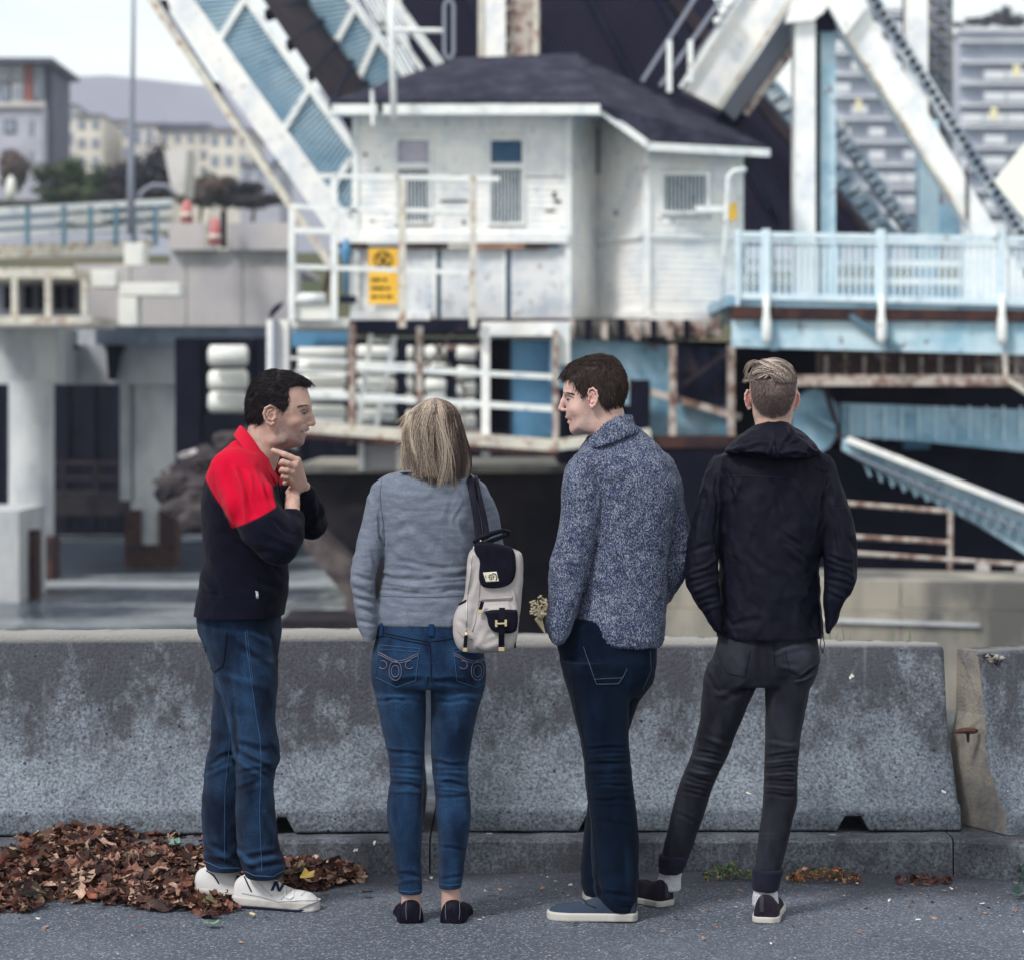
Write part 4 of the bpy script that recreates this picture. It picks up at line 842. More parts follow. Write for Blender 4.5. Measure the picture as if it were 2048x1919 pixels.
# kerb
km = barrier_mat('kerb_concrete', .30, -.3, base=(.115, .125, .15), base2=(.065, .07, .09), amount=.3)
T = thing('kerb', 'low weathered concrete kerb carrying the barriers', 'kerb', (0, 8.83, 0))
def kerbseg(xa, xb, ya, yb, za, zb):
    n = max(3, int((xb-xa)/.04)); vs = []
    pf = [(0.006, -.25), (0, .0), (.002, .105), (.014, .118), (.85, .118), (.85, -.25)]
    for i in range(n):
        t_ = i/(n-1); x = xa+(xb-xa)*t_
        for k, (a_, b_) in enumerate(pf): vs.append((x, ya+(yb-ya)*t_+a_+(.004*float(vnoise(x, k*.5, 1, 9)) if k < 4 else 0), b_+za+(zb-za)*t_+(.003*float(vnoise(x, k, 2, 12)) if k < 4 else 0)))
    K = 6; fs = [(i*K+k, i*K+(k+1) % K, (i+1)*K+(k+1) % K, (i+1)*K+k) for i in range(n-1) for k in range(K)]+[tuple(range(K)), tuple((n-1)*K+k for k in range(K))[::-1]]
    MB().add(vs, fs).build('kerb_block', km, T)
kerbseg(-4.4, XX(858, 8.8), 8.62, 8.80, 0, 0); kerbseg(XX(858, 8.8)+.006, XX(1905, 8.8), 8.80, 8.80, 0, 0); kerbseg(XX(1905, 8.8)+.006, 4.4, 8.80, 8.1, 0, -.03)
# ------------------------------------------------------------------ leaves
def leaf_shape(p, yaw, pitch, roll, s, curl, rng, pts=9):
    """crumpled lobed leaf: jagged outline round a raised midrib"""
    R_ = Matrix.Rotation(yaw, 3, 'Z') @ Matrix.Rotation(pitch, 3, 'X') @ Matrix.Rotation(roll, 3, 'Y')
    vs = [Vector((0, 0, 0))]; R2 = s/max(.25, abs(curl)*1.9); sg = 1 if curl > 0 else -1; w_ = .55+.45*rng.random()
    for k in range(pts*2):
        a_ = 2*math.pi*k/(pts*2); r = s*((1.0 if k % 2 == 0 else .74)*(.72+.5*rng.random()))
        x, y = r*math.cos(a_), r*math.sin(a_)*w_
        vs.append(Vector((x, R2*math.sin(y/R2), sg*R2*(1-math.cos(y/R2))+.25*curl*x*x/s)))
    vs = [R_ @ v+Vector(p) for v in vs]; n = pts*2
    return vs, [(0, 1+k, 1+(k+1) % n) for k in range(n)]
def colored(name, vs, fs, cols, m, **kw):
    me = bpy.data.meshes.new(name); me.from_pydata([tuple(v) for v in vs], [], fs); me.materials.append(m)
    at = me.color_attributes.new('tint', 'FLOAT_COLOR', 'POINT'); arr = np.ones((len(vs), 4), 'f'); arr[:, :3] = np.array(cols, 'f'); at.data.foreach_set('color', arr.ravel())
    o = bpy.data.objects.new(name, me); link(o); return tagit(o, **kw)
leafm = mat('dead_leaf', (.1, .05, .04), .75, attr='tint', fine=.3, fsc=90, bump=.2, bsc=120, spec=.3)
PAL = [((.070, .032, .026), 5), ((.125, .052, .036), 5), ((.04, .020, .020), 6), ((.22, .11, .08), 3.2), ((.34, .22, .17), 2.6), ((.12, .035, .028), 1.0), ((.11, .10, .055), .5), ((.42, .28, .22), .5), ((.10, .11, .08), .25)]
pw = np.array([w for _, w in PAL]); pw = pw/pw.sum()
def heap_h(px, t_):
    """height of the leaf heap at photo column px, t_ 0 front .. 1 at the barrier"""
    e = np.interp(px, [-200, 0, 60, 150, 300, 400, 470, 560, 620, 680, 730], [.07, .07, .11, .138, .13, .12, .085, .055, .035, .012, 0])
    return e*(t_**.8)
vs = []; fs = []; cols = []
rng = np.random.default_rng(8)
for i in range(10000):
    px = -260+rng.random()*980
    front = np.interp(px, [-260, 0, 60, 100, 230, 300, 420, 480, 560, 640, 730], [8.02, 8.05, 8.1, 8.28, 8.22, 8.12, 8.02, 8.15, 8.45, 8.52, 8.6])+.06*float(vnoise(px, 0, 0, .04))
    back = 8.9 if px < 560 else 8.78
    t_ = rng.random()**.85; Yl = front+(back-front)*t_
    if px > 470 and rng.random() < .35: continue
    z = heap_h(px, t_)*(1 if px < 380 else min(1, max(.06, (Yl-8.36)/.3)))*(.86+.28*float(vnoise(px*.02, Yl*3, 0)))+.006+.02*rng.random()
    s = .010+.034*rng.random()**2.6
    a_, f_ = leaf_shape((XX(px, Yl), Yl, z), rng.random()*6.3, rng.normal()*.55, rng.normal()*.55, s, float(np.clip(rng.normal()*.7, -1, 1)), rng, 5)
    c = np.array(PAL[rng.choice(len(PAL), p=pw)][0])*(.7+.6*rng.random())
    k = len(vs); vs += a_; fs += [tuple(q+k for q in f) for f in f_]; cols += [c]*len(a_)
# low mound under them so that no ground shows through
mv = []; mf = []; nx_, ny_ = 90, 14
for j in range(ny_):
    for i in range(nx_):
        px = -260+980*i/(nx_-1); t_ = j/(ny_-1)
        front = float(np.interp(px, [-260, 0, 60, 100, 230, 300, 420, 480, 560, 640, 730], [8.12, 8.15, 8.2, 8.38, 8.32, 8.22, 8.15, 8.3, 8.55, 8.62, 8.7])); Yl = front+(8.92-front)*t_
        mv.append((XX(px, Yl), Yl, heap_h(px, t_)*(1 if px < 380 else min(1, max(.0, (Yl-8.4)/.3)))*.82-.012+.012*float(vnoise(px*.05, Yl*6, 1))))
for j in range(ny_-1):
    for i in range(nx_-1): mf.append((j*nx_+i, j*nx_+i+1, (j+1)*nx_+i+1, (j+1)*nx_+i))
k = len(vs); vs += mv; fs += [tuple(q+k for q in f) for f in mf]; cols += [np.array((.03, .016, .015))]*len(mv)
colored('leaf_litter', vs, fs, cols, leafm, label='heap of crumpled brown autumn leaves against the barrier, left', cat='leaves', kind='stuff')
# scattered fragments, twigs and pale chips
vs = []; fs = []; cols = []
for i in range(520):
    Yl = 8.72-.0-abs(rng.normal())*.42 if rng.random() < .75 else 7.2+rng.random()*1.4; px = -50+rng.random()*2150
    if Yl < 7.1: continue
    s = .004+.010*rng.random()**2
    x = XX(px, Yl); z = .004+.004*rng.random()-max(0, x-1.2)*.03
    a_, f_ = leaf_shape((x, Yl, z), rng.random()*6.3, rng.normal()*.25, rng.normal()*.25, s, rng.normal()*.5, rng, 3)
    u = rng.random(); c = np.array((.50, .47, .45) if u < .3 else (.16, .085, .06) if u < .65 else (.05, .035, .035) if u < .85 else (.28, .17, .12))*(.7+.5*rng.random())
    k = len(vs); vs += a_; fs += [tuple(q+k for q in f) for f in f_]; cols += [c]*len(a_)
colored('ground_litter', vs, fs, cols, leafm, label='scattered pale chips and leaf crumbs on the asphalt', cat='litter', kind='stuff')
# low clumps at the kerb foot: green weeds and orange leaves near the right man's shoe
def clump(name, label, cat, x0, x1, Yl, n, pal, hmax, size, seed):
    rg = np.random.default_rng(seed); vs = []; fs = []; cols = []
    for i in range(n):
        t_ = rg.random(); px = x0+(x1-x0)*t_; h = hmax*math.sin(math.pi*min(.98, max(.02, t_)))**.7*rg.random(); Yq = Yl-rg.random()*.13
        a_, f_ = leaf_shape((XX(px, Yq), Yq, h+.004-max(0, XX(px, Yq)-1.2)*.03), rg.random()*6.3, rg.normal()*.8, rg.normal()*.8, size*(.5+rg.random()), rg.normal()*.9, rg, 4)
        c = np.array(pal[rg.integers(len(pal))])*(.7+.6*rg.random()); k = len(vs); vs += a_; fs += [tuple(q+k for q in f) for f in f_]; cols += [c]*len(a_)
    return colored(name, vs, fs, cols, leafm, label=label, cat=cat, kind='stuff')
clump('weeds', 'low green weeds at the kerb foot between the right man\'s legs', 'weeds', 1408, 1515, 8.74, 230, [(.07, .12, .045), (.11, .17, .07), (.05, .08, .03), (.2, .16, .08)], .045, .008, 1)
clump('leaf_clump', 'orange-brown leaf clump at the kerb foot right of the right man\'s shoe', 'leaves', 1575, 1720, 8.72, 260, [(.28, .10, .04), (.16, .06, .03), (.34, .19, .09), (.10, .12, .05), (.08, .04, .03)], .035, .009, 2)
clump('leaf_clump', 'reddish leaf crumbs against the kerb below the right end of the barrier', 'leaves', 1790, 1900, 8.72, 90, [(.10, .04, .035), (.05, .03, .03), (.15, .07, .05)], .02, .012, 3)
clump('weeds', 'dark creeper leaves on the kerb at the right edge of the photo', 'weeds', 2030, 2090, 8.5, 70, [(.03, .07, .05), (.02, .045, .04)], .16, .016, 4)
# single leaves that stand out
def oneleaf(label, px, py, Y, s, c, seed, z=None, name='fallen_leaf'):
    rg = np.random.default_rng(seed); x = XX(px, Y); zz = ZZ(py, Y) if z is None else z
    a_, f_ = leaf_shape((0, 0, 0), rg.random()*6, -.5 if zz > .03 else -.12, .15, s, .5, rg, 5)
    me = bpy.data.meshes.new('leaf'); me.from_pydata([tuple(v) for v in a_], [], f_)
    me.materials.append(mat('leaf_'+label.split()[0], c, .7, tuple(v*.6 for v in c), 60, 4)); o = bpy.data.objects.new(name, me); o.location = (x, Y, zz); link(o)
    tagit(o, label, 'leaf', 'single fallen leaves')
oneleaf('yellow leaf on the heap just right of the man\'s jeans', 615, 1722, 8.45, .032, (.46, .32, .07), 1, .055)
oneleaf('pale tan leaf beside the yellow leaf on the heap', 600, 1706, 8.5, .03, (.50, .38, .28), 2, .06)
oneleaf('grey-green leaf lying on the front slope of the leaf heap at left', 55, 1765, 8.1, .05, (.10, .13, .11), 3, .06)
oneleaf('bluish green leaf curled on the heap, second from the left edge', 78, 1757, 8.14, .045, (.15, .18, .15), 4, .07)
oneleaf('reddish leaf standing on the heap front', 180, 1772, 8.14, .035, (.38, .11, .07), 5, .05)
oneleaf('small green leaf near the top of the heap', 196, 1658, 8.78, .04, (.13, .19, .15), 6, .125)
oneleaf('teal-green leaf on the heap left of the man\'s jeans', 350, 1672, 8.72, .025, (.16, .30, .26), 7, .12)
oneleaf('bright green and yellow leaf on the asphalt below the white shoes', 425, 1853, 7.87, .034, (.16, .36, .18), 8, .012)
oneleaf('pale yellow leaf lying in front of the white shoe', 503, 1834, 8.02, .018, (.60, .50, .30), 9, .012)
oneleaf('small rusty brown leaf lying alone on the asphalt at left', 281, 1868, 7.80, .016, (.22, .07, .05), 10, .014)
oneleaf('tan curled leaf left of the woman\'s right shoe', 733, 1786, 8.35, .035, (.13, .11, .09), 11, .016)
oneleaf('small curled brown leaf between the woman and the man in the sweater', 976, 1786, 8.38, .022, (.26, .15, .11), 12, .014)
oneleaf('round brown leaf on the asphalt at the right', 1820, 1824, 8.2, .013, (.14, .06, .05), 13, .0)
for i, (a_, b_, c_) in enumerate(((( 30, 1690), (60, 1662), (86, 1646)), ((700, 1800), (760, 1797), (800, 1799)))):
    pass
# dry seed head and grass behind the barrier
T = thing('dry_weed', 'pale dry branching weed behind the barrier left of the sweater cuff', 'weed', P(1085, 1262, 9.5))
rg = np.random.default_rng(4); st = MB()
strawm = mat('straw', (.42, .36, .26), .8)
for i in range(20):
    a_ = P(1090, 1265, 9.5); e_ = P(1062+rg.random()*36, 1192+rg.random()*34, 9.45+rg.random()*.1); md = P(1070+rg.random()*14, 1238, 9.5)
    st.tube([a_, md, e_], [.0022, .0018, .001], 4)
st.build('stem', strawm, T); se = MB()
for i in range(60):
    x, y = 1060+rg.random()*34, 1190+rg.random()*40; v, f = rock(*P(x, y, 9.45+rg.random()*.1), .0045, rg); se.add(v, f)
se.build('seed_head', strawm, T, kind='stuff')
gb = MB()
for i, (x, h) in enumerate(((1652, 60), (1660, 80), (1668, 50), (1690, 78), (1786, 60), (1815, 66), (1824, 70), (1700, 40))): gb.tube([P(x, 1330, 9.45), P(x+3*(i % 3-1), 1300-h*.4, 9.45), P(x+8*(i % 3-1), 1300-h*.75, 9.45)], [.0025, .002, .0006], 4)
gb.build('grass_blades', mat('thin_grass', (.14, .20, .11), .8), label='a few thin green grass blades rising behind the barrier at the right', cat='grass', kind='stuff')
# ------------------------------------------------------------------ figures: signed-distance modelling, meshed with surface nets
def smin(a, b, k):
    h = np.clip(.5+.5*(b-a)/k, 0, 1); return b*(1-h)+a*h-k*h*(1-h)
def smax(a, b, k): return -smin(-a, -b, k)
class Col:
    """upright limb or torso: rows (py, left px, right px, centre Y, half depth), elliptical sections"""
    def __init__(s, rows, Y, n=2.0, cap=.012, sm=2):
        rows = sorted(rows, key=lambda r: -r[0])
        z = np.array([ZZ(r[0], Y) for r in rows]); zz = np.linspace(z[0], z[-1], 160)
        def it(v):
            w = np.interp(zz, z, v)
            k = np.array([.25, .5, .25])
            for _ in range(sm*3):
                w2 = np.convolve(np.pad(w, 1, mode='edge'), k, 'valid'); w2[0] = w[0]; w2[-1] = w[-1]; w = w2
            return w
        xl = it([XX(r[1], Y) for r in rows]); xr = it([XX(r[2], Y) for r in rows])
        s.z = zz; s.cx = (xl+xr)/2; s.rx = np.maximum((xr-xl)/2, .002); s.cy = it([r[3] for r in rows]); s.ry = it([r[4] for r in rows])
        s.sl = np.abs(np.gradient(s.cx, zz))+np.abs(np.gradient(s.rx, zz)); s.n = n; s.cap = cap
    def __call__(s, x, y, z):
        cx = np.interp(z, s.z, s.cx); rx = np.interp(z, s.z, s.rx); cy = np.interp(z, s.z, s.cy); ry = np.interp(z, s.z, s.ry); sl = np.interp(z, s.z, s.sl)
        u = (x-cx)/rx; v = (y-cy)/ry
        if s.n != 2.0: k0 = (np.abs(u)**s.n+np.abs(v)**s.n)**(1/s.n)
        else: k0 = np.sqrt(u*u+v*v)
        k1 = np.sqrt((u/rx)**2+(v/ry)**2)+1e-6
        d = np.where(k0 < 1e-3, -np.minimum(rx, ry), k0*(k0-1)/k1)/np.sqrt(1+np.minimum(sl, 3)**2)
        e = np.maximum(s.z[0]-z, z-s.z[-1])
        return smax(d, e, s.cap)
def cap(a, b, ra, rb, fl=None):
    a = np.array(a, float); b = np.array(b, float); ab = b-a; L2 = ab@ab+1e-12
    def f(x, y, z):
        px, py, pz = x-a[0], y-a[1], z-a[2]; t_ = np.clip((px*ab[0]+py*ab[1]+pz*ab[2])/L2, 0, 1)
        return np.sqrt((px-ab[0]*t_)**2+(py-ab[1]*t_)**2+(pz-ab[2]*t_)**2)-(ra+(rb-ra)*t_)
    return f
def chain(pts, k=.0):
    fs = [cap(p[:3], q[:3], p[3], q[3]) for p, q in zip(pts[:-1], pts[1:])]
    def f(x, y, z):
        d = fs[0](x, y, z)
        for g in fs[1:]: d = smin(d, g(x, y, z), k) if k else np.minimum(d, g(x, y, z))
        return d
    return f
def ell(c, r, rot=None):
    c = np.array(c, float); r = np.array(r, float); Rm = np.array(rot) if rot is not None else None
    def f(x, y, z):
        p = np.stack([x-c[0], y-c[1], z-c[2]])
        if Rm is not None: p = Rm.T @ p
        k0 = np.sqrt(((p/r[:, None])**2).sum(0)); k1 = np.sqrt(((p/(r*r)[:, None])**2).sum(0))+1e-6
        return np.where(k0 < 1e-3, -r.min(), k0*(k0-1)/k1)
    return f
def rbox(c, h, r, rot=None):
    c = np.array(c, float); h = np.array(h, float)-r; Rm = np.array(rot) if rot is not None else None
    def f(x, y, z):
        p = np.stack([x-c[0], y-c[1], z-c[2]])
        if Rm is not None: p = Rm.T @ p
        q = np.abs(p)-h[:, None]
        return np.sqrt((np.maximum(q, 0)**2).sum(0))+np.minimum(q.max(0), 0)-r
    return f
def U(fs, k):
    def f(x, y, z):
        d = fs[0](x, y, z)
        for g in fs[1:]: d = smin(d, g(x, y, z), k)
        return d
    return f
def SUB(a, b, k):
    return lambda x, y, z: smax(a(x, y, z), -b(x, y, z), k)
def poly2d(u, v, poly):
    """signed distance to a closed polygon, negative inside"""
    P_ = np.array(poly, float); n = len(P_); d = np.full(u.shape, 1e9); s = np.ones(u.shape)
    for i in range(n):
        a = P_[i]; b = P_[i-1]; ex, ey = b-a; wx, wy = u-a[0], v-a[1]
        t_ = np.clip((wx*ex+wy*ey)/(ex*ex+ey*ey+1e-12), 0, 1)
        d = np.minimum(d, (wx-ex*t_)**2+(wy-ey*t_)**2)
        c1 = v >= a[1]; c2 = v < b[1]; c3 = ex*wy > ey*wx
        fl = (c1 & c2 & c3) | (~c1 & ~c2 & ~c3); s = np.where(fl, -s, s)
    return s*np.sqrt(d)
def smooth_closed(poly, it=2):
    p = [np.array(q, float) for q in poly]
    for _ in range(it):
        q = []
        for i in range(len(p)):
            a, b = p[i], p[(i+1) % len(p)]; q += [a*.75+b*.25, a*.25+b*.75]
        p = q
    return p
def mesh_sdf(f, lo, hi, h, zs=None, disp=None):
    """sparse sampling then surface nets; zs: optional non-uniform z coordinates"""
    X = np.arange(lo[0], hi[0]+h, h); Yv = np.arange(lo[1], hi[1]+h, h); Zv = np.arange(lo[2], hi[2]+h, h) if zs is None else np.array(zs)
    nx, ny, nz_ = len(X), len(Yv), len(Zv); st = 6
    vol = np.full((nx, ny, nz_), 1.0, np.float32)
    cxi = np.minimum(np.arange(0, nx+st-1, st), nx-1); cyi = np.minimum(np.arange(0, ny+st-1, st), ny-1); czi = np.minimum(np.arange(0, nz_+st-1, st), nz_-1)
    def blocks():
        bx = [(a, min(a+st, nx)) for a in range(0, nx, st)]; by = [(a, min(a+st, ny)) for a in range(0, ny, st)]; bz = [(a, min(a+st, nz_)) for a in range(0, nz_, st)]
        return bx, by, bz
    bx, by, bz = blocks()
    mid = lambda b, A: np.array([(A[i0]+A[i1-1])/2 for i0, i1 in b]); hlf = lambda b, A: np.array([(A[i1-1]-A[i0])/2 for i0, i1 in b])
    MX, MY, MZ = np.meshgrid(mid(bx, X), mid(by, Yv), mid(bz, Zv), indexing='ij'); HX, HY_, HZ_ = np.meshgrid(hlf(bx, X), hlf(by, Yv), hlf(bz, Zv), indexing='ij')
    dc = f(MX.ravel(), MY.ravel(), MZ.ravel()).reshape(MX.shape); rad = np.sqrt(HX**2+HY_**2+HZ_**2)
    act = np.abs(dc) < rad*1.25+.028
    sgn = np.where(dc < 0, -1.0, 1.0)
    ix = np.minimum(np.arange(nx)//st, len(bx)-1); iy = np.minimum(np.arange(ny)//st, len(by)-1); iz = np.minimum(np.arange(nz_)//st, len(bz)-1)
    vol[:] = sgn[np.ix_(ix, iy, iz)]; am = act[np.ix_(ix, iy, iz)]
    I, J, K = np.nonzero(am)
    for s0 in range(0, len(I), 400000):
        i, j, k = I[s0:s0+400000], J[s0:s0+400000], K[s0:s0+400000]; vol[i, j, k] = f(X[i], Yv[j], Zv[k])
    ins = vol < 0
    c = np.zeros((nx-1, ny-1, nz_-1), np.int8)
    for a in (0, 1):
        for b in (0, 1):
            for d in (0, 1): c += ins[a:nx-1+a, b:ny-1+b, d:nz_-1+d]
    I, J, K = np.nonzero((c > 0) & (c < 8)); idx = np.full(c.shape, -1, np.int64); idx[I, J, K] = np.arange(len(I))
    acc = np.zeros((len(I), 3)); cnt = np.zeros(len(I))
    cor = [(a, b, d) for a in (0, 1) for b in (0, 1) for d in (0, 1)]
    for a in cor:
        for ax in range(3):
            if a[ax]: continue
            b = list(a); b[ax] = 1; b = tuple(b)
            va = vol[I+a[0], J+a[1], K+a[2]]; vb = vol[I+b[0], J+b[1], K+b[2]]; m = (va < 0) != (vb < 0)
            t_ = np.where(m, va/(va-vb+1e-12), 0)
            pa = np.stack([X[I+a[0]], Yv[J+a[1]], Zv[K+a[2]]], 1); pb_ = np.stack([X[I+b[0]], Yv[J+b[1]], Zv[K+b[2]]], 1)
            acc += np.where(m[:, None], pa+(pb_-pa)*t_[:, None], 0); cnt += m
    V = acc/np.maximum(cnt, 1)[:, None]
    Fs = []
    for ax in range(3):
        sl0 = [slice(1, -1)]*3; sl0[ax] = slice(0, -1); sl1 = list(sl0); sl1[ax] = slice(1, None)
        A = ins[tuple(sl0)]; Bb = ins[tuple(sl1)]; d = np.nonzero(A != Bb); o = [d[0]+1, d[1]+1, d[2]+1]; o[ax] = d[ax]
        u, v = [(1, 2), (2, 0), (0, 1)][ax]
        def cell(du, dv):
            q = [o[0].copy(), o[1].copy(), o[2].copy()]; q[u] = q[u]-du; q[v] = q[v]-dv; return idx[q[0], q[1], q[2]]
        q = np.stack([cell(1, 1), cell(0, 1), cell(0, 0), cell(1, 0)], 1); fl = ~A[d]
        q[fl] = q[fl][:, ::-1]; Fs.append(q)
    Fq = np.concatenate(Fs); Fq = Fq[(Fq >= 0).all(1)]
    return V, Fq
def normals_of(f, V, e=.003):
    x, y, z = V[:, 0], V[:, 1], V[:, 2]
    n = np.stack([f(x+e, y, z)-f(x-e, y, z), f(x, y+e, z)-f(x, y-e, z), f(x, y, z+e)-f(x, y, z-e)], 1); return n/(np.linalg.norm(n, axis=1)[:, None]+1e-9)
def pix(V):
    return V[:, 0]/V[:, 1]*F+CX, CY-(V[:, 2]-EH)/V[:, 1]*F
def folds(V, N_, lst, face=None):
    """lst rows: (x1,y1,x2,y2, half width px, height mm[, sharp]) folds of cloth on the side that faces the camera"""
    px, py = pix(V); w = np.clip(-N_[:, 1]*1.6+.35, 0, 1); D = np.zeros(len(V))
    wx = 5*vnoise(V[:, 0], V[:, 1]*0, V[:, 2], 22); wy = 4*vnoise(V[:, 0], V[:, 1]*0+5, V[:, 2], 22)
    for r in lst:
        a = np.array(r[:2], float); b = np.array(r[2:4], float); ab = b-a; L2 = ab@ab; t0 = ((px-a[0])*ab[0]+(py-a[1])*ab[1])/L2; t_ = np.clip(t0, 0, 1)
        dd = np.hypot(px+wx-(a[0]+ab[0]*t_), py+wy-(a[1]+ab[1]*t_)); ta = np.sqrt(np.clip(1-(2*t_-1)**2, 0, 1))*.8+.2
        q = dd/(r[4]*.82)
        D += r[5]*.00125*ta*(np.exp(-q*q)-.42*np.exp(-((q-1.7)/.8)**2))*w
    return D
def put_mesh(name, V, Fq, m, parent, cols=None, smooth=True, attr='tint', **kw):
    base = np.array(wloc(parent)) if parent is not None else np.zeros(3)
    me = bpy.data.meshes.new(name); me.vertices.add(len(V)); me.vertices.foreach_set('co', (V-base).astype('f').ravel())
    me.loops.add(len(Fq)*4); me.loops.foreach_set('vertex_index', Fq.astype('i').ravel()); me.polygons.add(len(Fq)); me.polygons.foreach_set('loop_start', np.arange(0, len(Fq)*4, 4, dtype='i'))
    me.update(calc_edges=True); me.validate()
    me.polygons.foreach_set('use_smooth', [smooth]*len(me.polygons)); me.materials.append(m)
    if cols is not None:
        at = me.color_attributes.new(attr, 'FLOAT_COLOR', 'POINT'); arr = np.ones((len(V), 4), 'f'); arr[:, :3] = cols; at.data.foreach_set('color', arr.ravel())
    o = bpy.data.objects.new(name, me); link(o, parent); return tagit(o, **kw)
def bvh_of(V, Fq): return BVHTree.FromPolygons([tuple(v) for v in V], [tuple(q) for q in Fq.tolist()])
def shoot(bv, px, py, lift=.0015):
    d = Vector(P(px, py, 1.0))-Vector((0, 0, EH)); d.normalize(); h = bv.ray_cast(Vector((0, 0, EH)), d)
    if h[0] is None: return None
    return h[0]+h[1]*lift*(1 if h[1].dot(d) < 0 else -1), h[1]
def seam(bv, pts, wpx, name, m, parent, lift=.001, step=4, n=5, flat=False, closed=False, mb=None):
    """a raised line of stitching or tape following the surface under a photo-pixel polyline"""
    out = []; pts = list(pts)+([pts[0]] if closed else [])
    for (a, b) in zip(pts[:-1], pts[1:]):
        L_ = math.hypot(b[0]-a[0], b[1]-a[1]); k = max(1, int(L_/step))
        for i in range(k): out.append((a[0]+(b[0]-a[0])*i/k, a[1]+(b[1]-a[1])*i/k))
    out.append(pts[-1]); q = [shoot(bv, x, y, lift) for x, y in out]; q = [h for h in q if h]
    own = mb is None; mb = mb or MB()
    run = []
    for h in q:
        if run and (h[0]-run[-1]).length > .05:
            if len(run) > 1: mb.tube(run, wpx/2/610, n)
            run = []
        if not run or (h[0]-run[-1]).length > .0008: run.append(h[0])
    if len(run) > 1: mb.tube(run, wpx/2/610, n)
    if own and mb.v: return mb.build(name, m, parent, smooth=True)
def decal(bv, poly, name, m, parent, lift=.002, thick=.0015, grid=3):
    """a patch with its own thickness laid on the surface inside a photo-pixel polygon"""
    P_ = np.array(poly, float); x0, y0 = P_.min(0); x1, y1 = P_.max(0); xs = np.arange(x0, x1+grid, grid); ys = np.arange(y0, y1+grid, grid)
    GX, GY = np.meshgrid(xs, ys, indexing='ij'); d = poly2d(GX.ravel(), GY.ravel(), poly).reshape(GX.shape); keep = d < grid*.75
    idm = -np.ones(GX.shape, int); vs = []; ns = []
    for i, j in zip(*np.nonzero(keep)):
        x, y = GX[i, j], GY[i, j]
        if d[i, j] > 0:                                       # pull border samples onto the outline
            best = None
            for k in range(len(P_)):
                a = P_[k]; b = P_[k-1]; ab = b-a; t_ = np.clip(((x-a[0])*ab[0]+(y-a[1])*ab[1])/(ab@ab+1e-9), 0, 1); c = a+ab*t_; dd = (c[0]-x)**2+(c[1]-y)**2
                if best is None or dd < best[0]: best = (dd, c)
            x, y = best[1]
        h = shoot(bv, x, y, lift)
        if h: idm[i, j] = len(vs); vs.append(h[0]); ns.append(h[1])
    fs = []
    for i in range(len(xs)-1):
        for j in range(len(ys)-1):
            q = [idm[i, j], idm[i+1, j], idm[i+1, j+1], idm[i, j+1]]; q = [t_ for t_ in q if t_ >= 0]
            if len(q) >= 3: fs.append(tuple(q))
    if not fs: return None
    o = MB().add(vs, fs).build(name, m, parent, smooth=True)
    sm = o.modifiers.new('thick', 'SOLIDIFY'); sm.thickness = thick; sm.offset = 0; return o
def strands(name, lines, rad, cols, m, parent, n=3, kind=None, base=None):
    """hair: each line is a (k,3) array; thin tapered tubes in one mesh"""
    base = np.array(wloc(parent)) if base is None else base
    VV = []; FF = []; CC = []; k0 = 0
    for l, r, c in zip(lines, rad, cols):
        l = np.asarray(l); k = len(l); T_ = np.gradient(l, axis=0); T_ /= (np.linalg.norm(T_, axis=1)[:, None]+1e-9)
        ref = np.array([.31, .9, .2]); S = np.cross(T_, ref); S /= (np.linalg.norm(S, axis=1)[:, None]+1e-9); B_ = np.cross(T_, S)
        tt = np.linspace(0, 1, k); rr_ = r*(1-.75*tt**2)
        for a in range(n):
            an = 2*math.pi*a/n; VV.append(l+(S*math.cos(an)+B_*math.sin(an))*rr_[:, None])
        ids = np.arange(k-1)
        for a in range(n):
            b = (a+1) % n; FF.append(np.stack([k0+a*k+ids, k0+b*k+ids, k0+b*k+ids+1, k0+a*k+ids+1], 1))
        CC.append(np.tile(np.asarray(c), (k*n, 1))); k0 += k*n
    return put_mesh(name, np.concatenate(VV), np.concatenate(FF), m, parent, np.concatenate(CC), kind=kind) if kind else put_mesh(name, np.concatenate(VV), np.concatenate(FF), m, parent, np.concatenate(CC))
def rotz(a):
    c, s = math.cos(a), math.sin(a); return np.array([[c, -s, 0], [s, c, 0], [0, 0, 1]])
def roty(a):
    c, s = math.cos(a), math.sin(a); return np.array([[c, 0, s], [0, 1, 0], [-s, 0, c]])
def rotx(a):
    c, s = math.cos(a), math.sin(a); return np.array([[1, 0, 0], [0, c, -s], [0, s, c]])
# ------------------------------------------------------------------ cloth, skin, hair materials
def cloth(name, c, c2=None, rough=.9, sheen=.04, bump=.25, bsc=350, **k):
    return mat(name, c, rough, c2, bump=bump, bsc=bsc, bd=2, spec=.15, sheen=sheen, **k)
skin = mat('skin', (.5, .33, .27), .52, attr='tint', fine=.05, fsc=160, bump=.3, bsc=330, spec=.35)
N, L, B = nodes_of(skin); B.inputs['Subsurface Weight'].default_value = .12; B.inputs['Subsurface Radius'].default_value = (.01, .004, .002); B.inputs['Subsurface Scale'].default_value = .6
hairm = mat('hair', (.05, .03, .03), .6, attr='tint', spec=.5)
denim = cloth('blue_denim', (.03, .07, .15), attr='tint', fine=.5, fsc=300, bump=.6, bsc=380)
fleece = cloth('fleece', (.02, .02, .03), attr='tint', bump=.3, bsc=260, sheen=.04, fine=.1, fsc=300)
melange = cloth('grey_melange_jersey', (.150, .172, .222), (.112, .13, .178), sc=40, det=5, lo=.4, hi=.62, fine=.22, fsc=420, bump=.2, stretch=(.35, .35, 1.6))
nylon = mat('navy_nylon', (.0036, .0042, .0115), .62, (.0062, .0064, .0135), 4, 4, bump=.15, bsc=300, spec=.3)
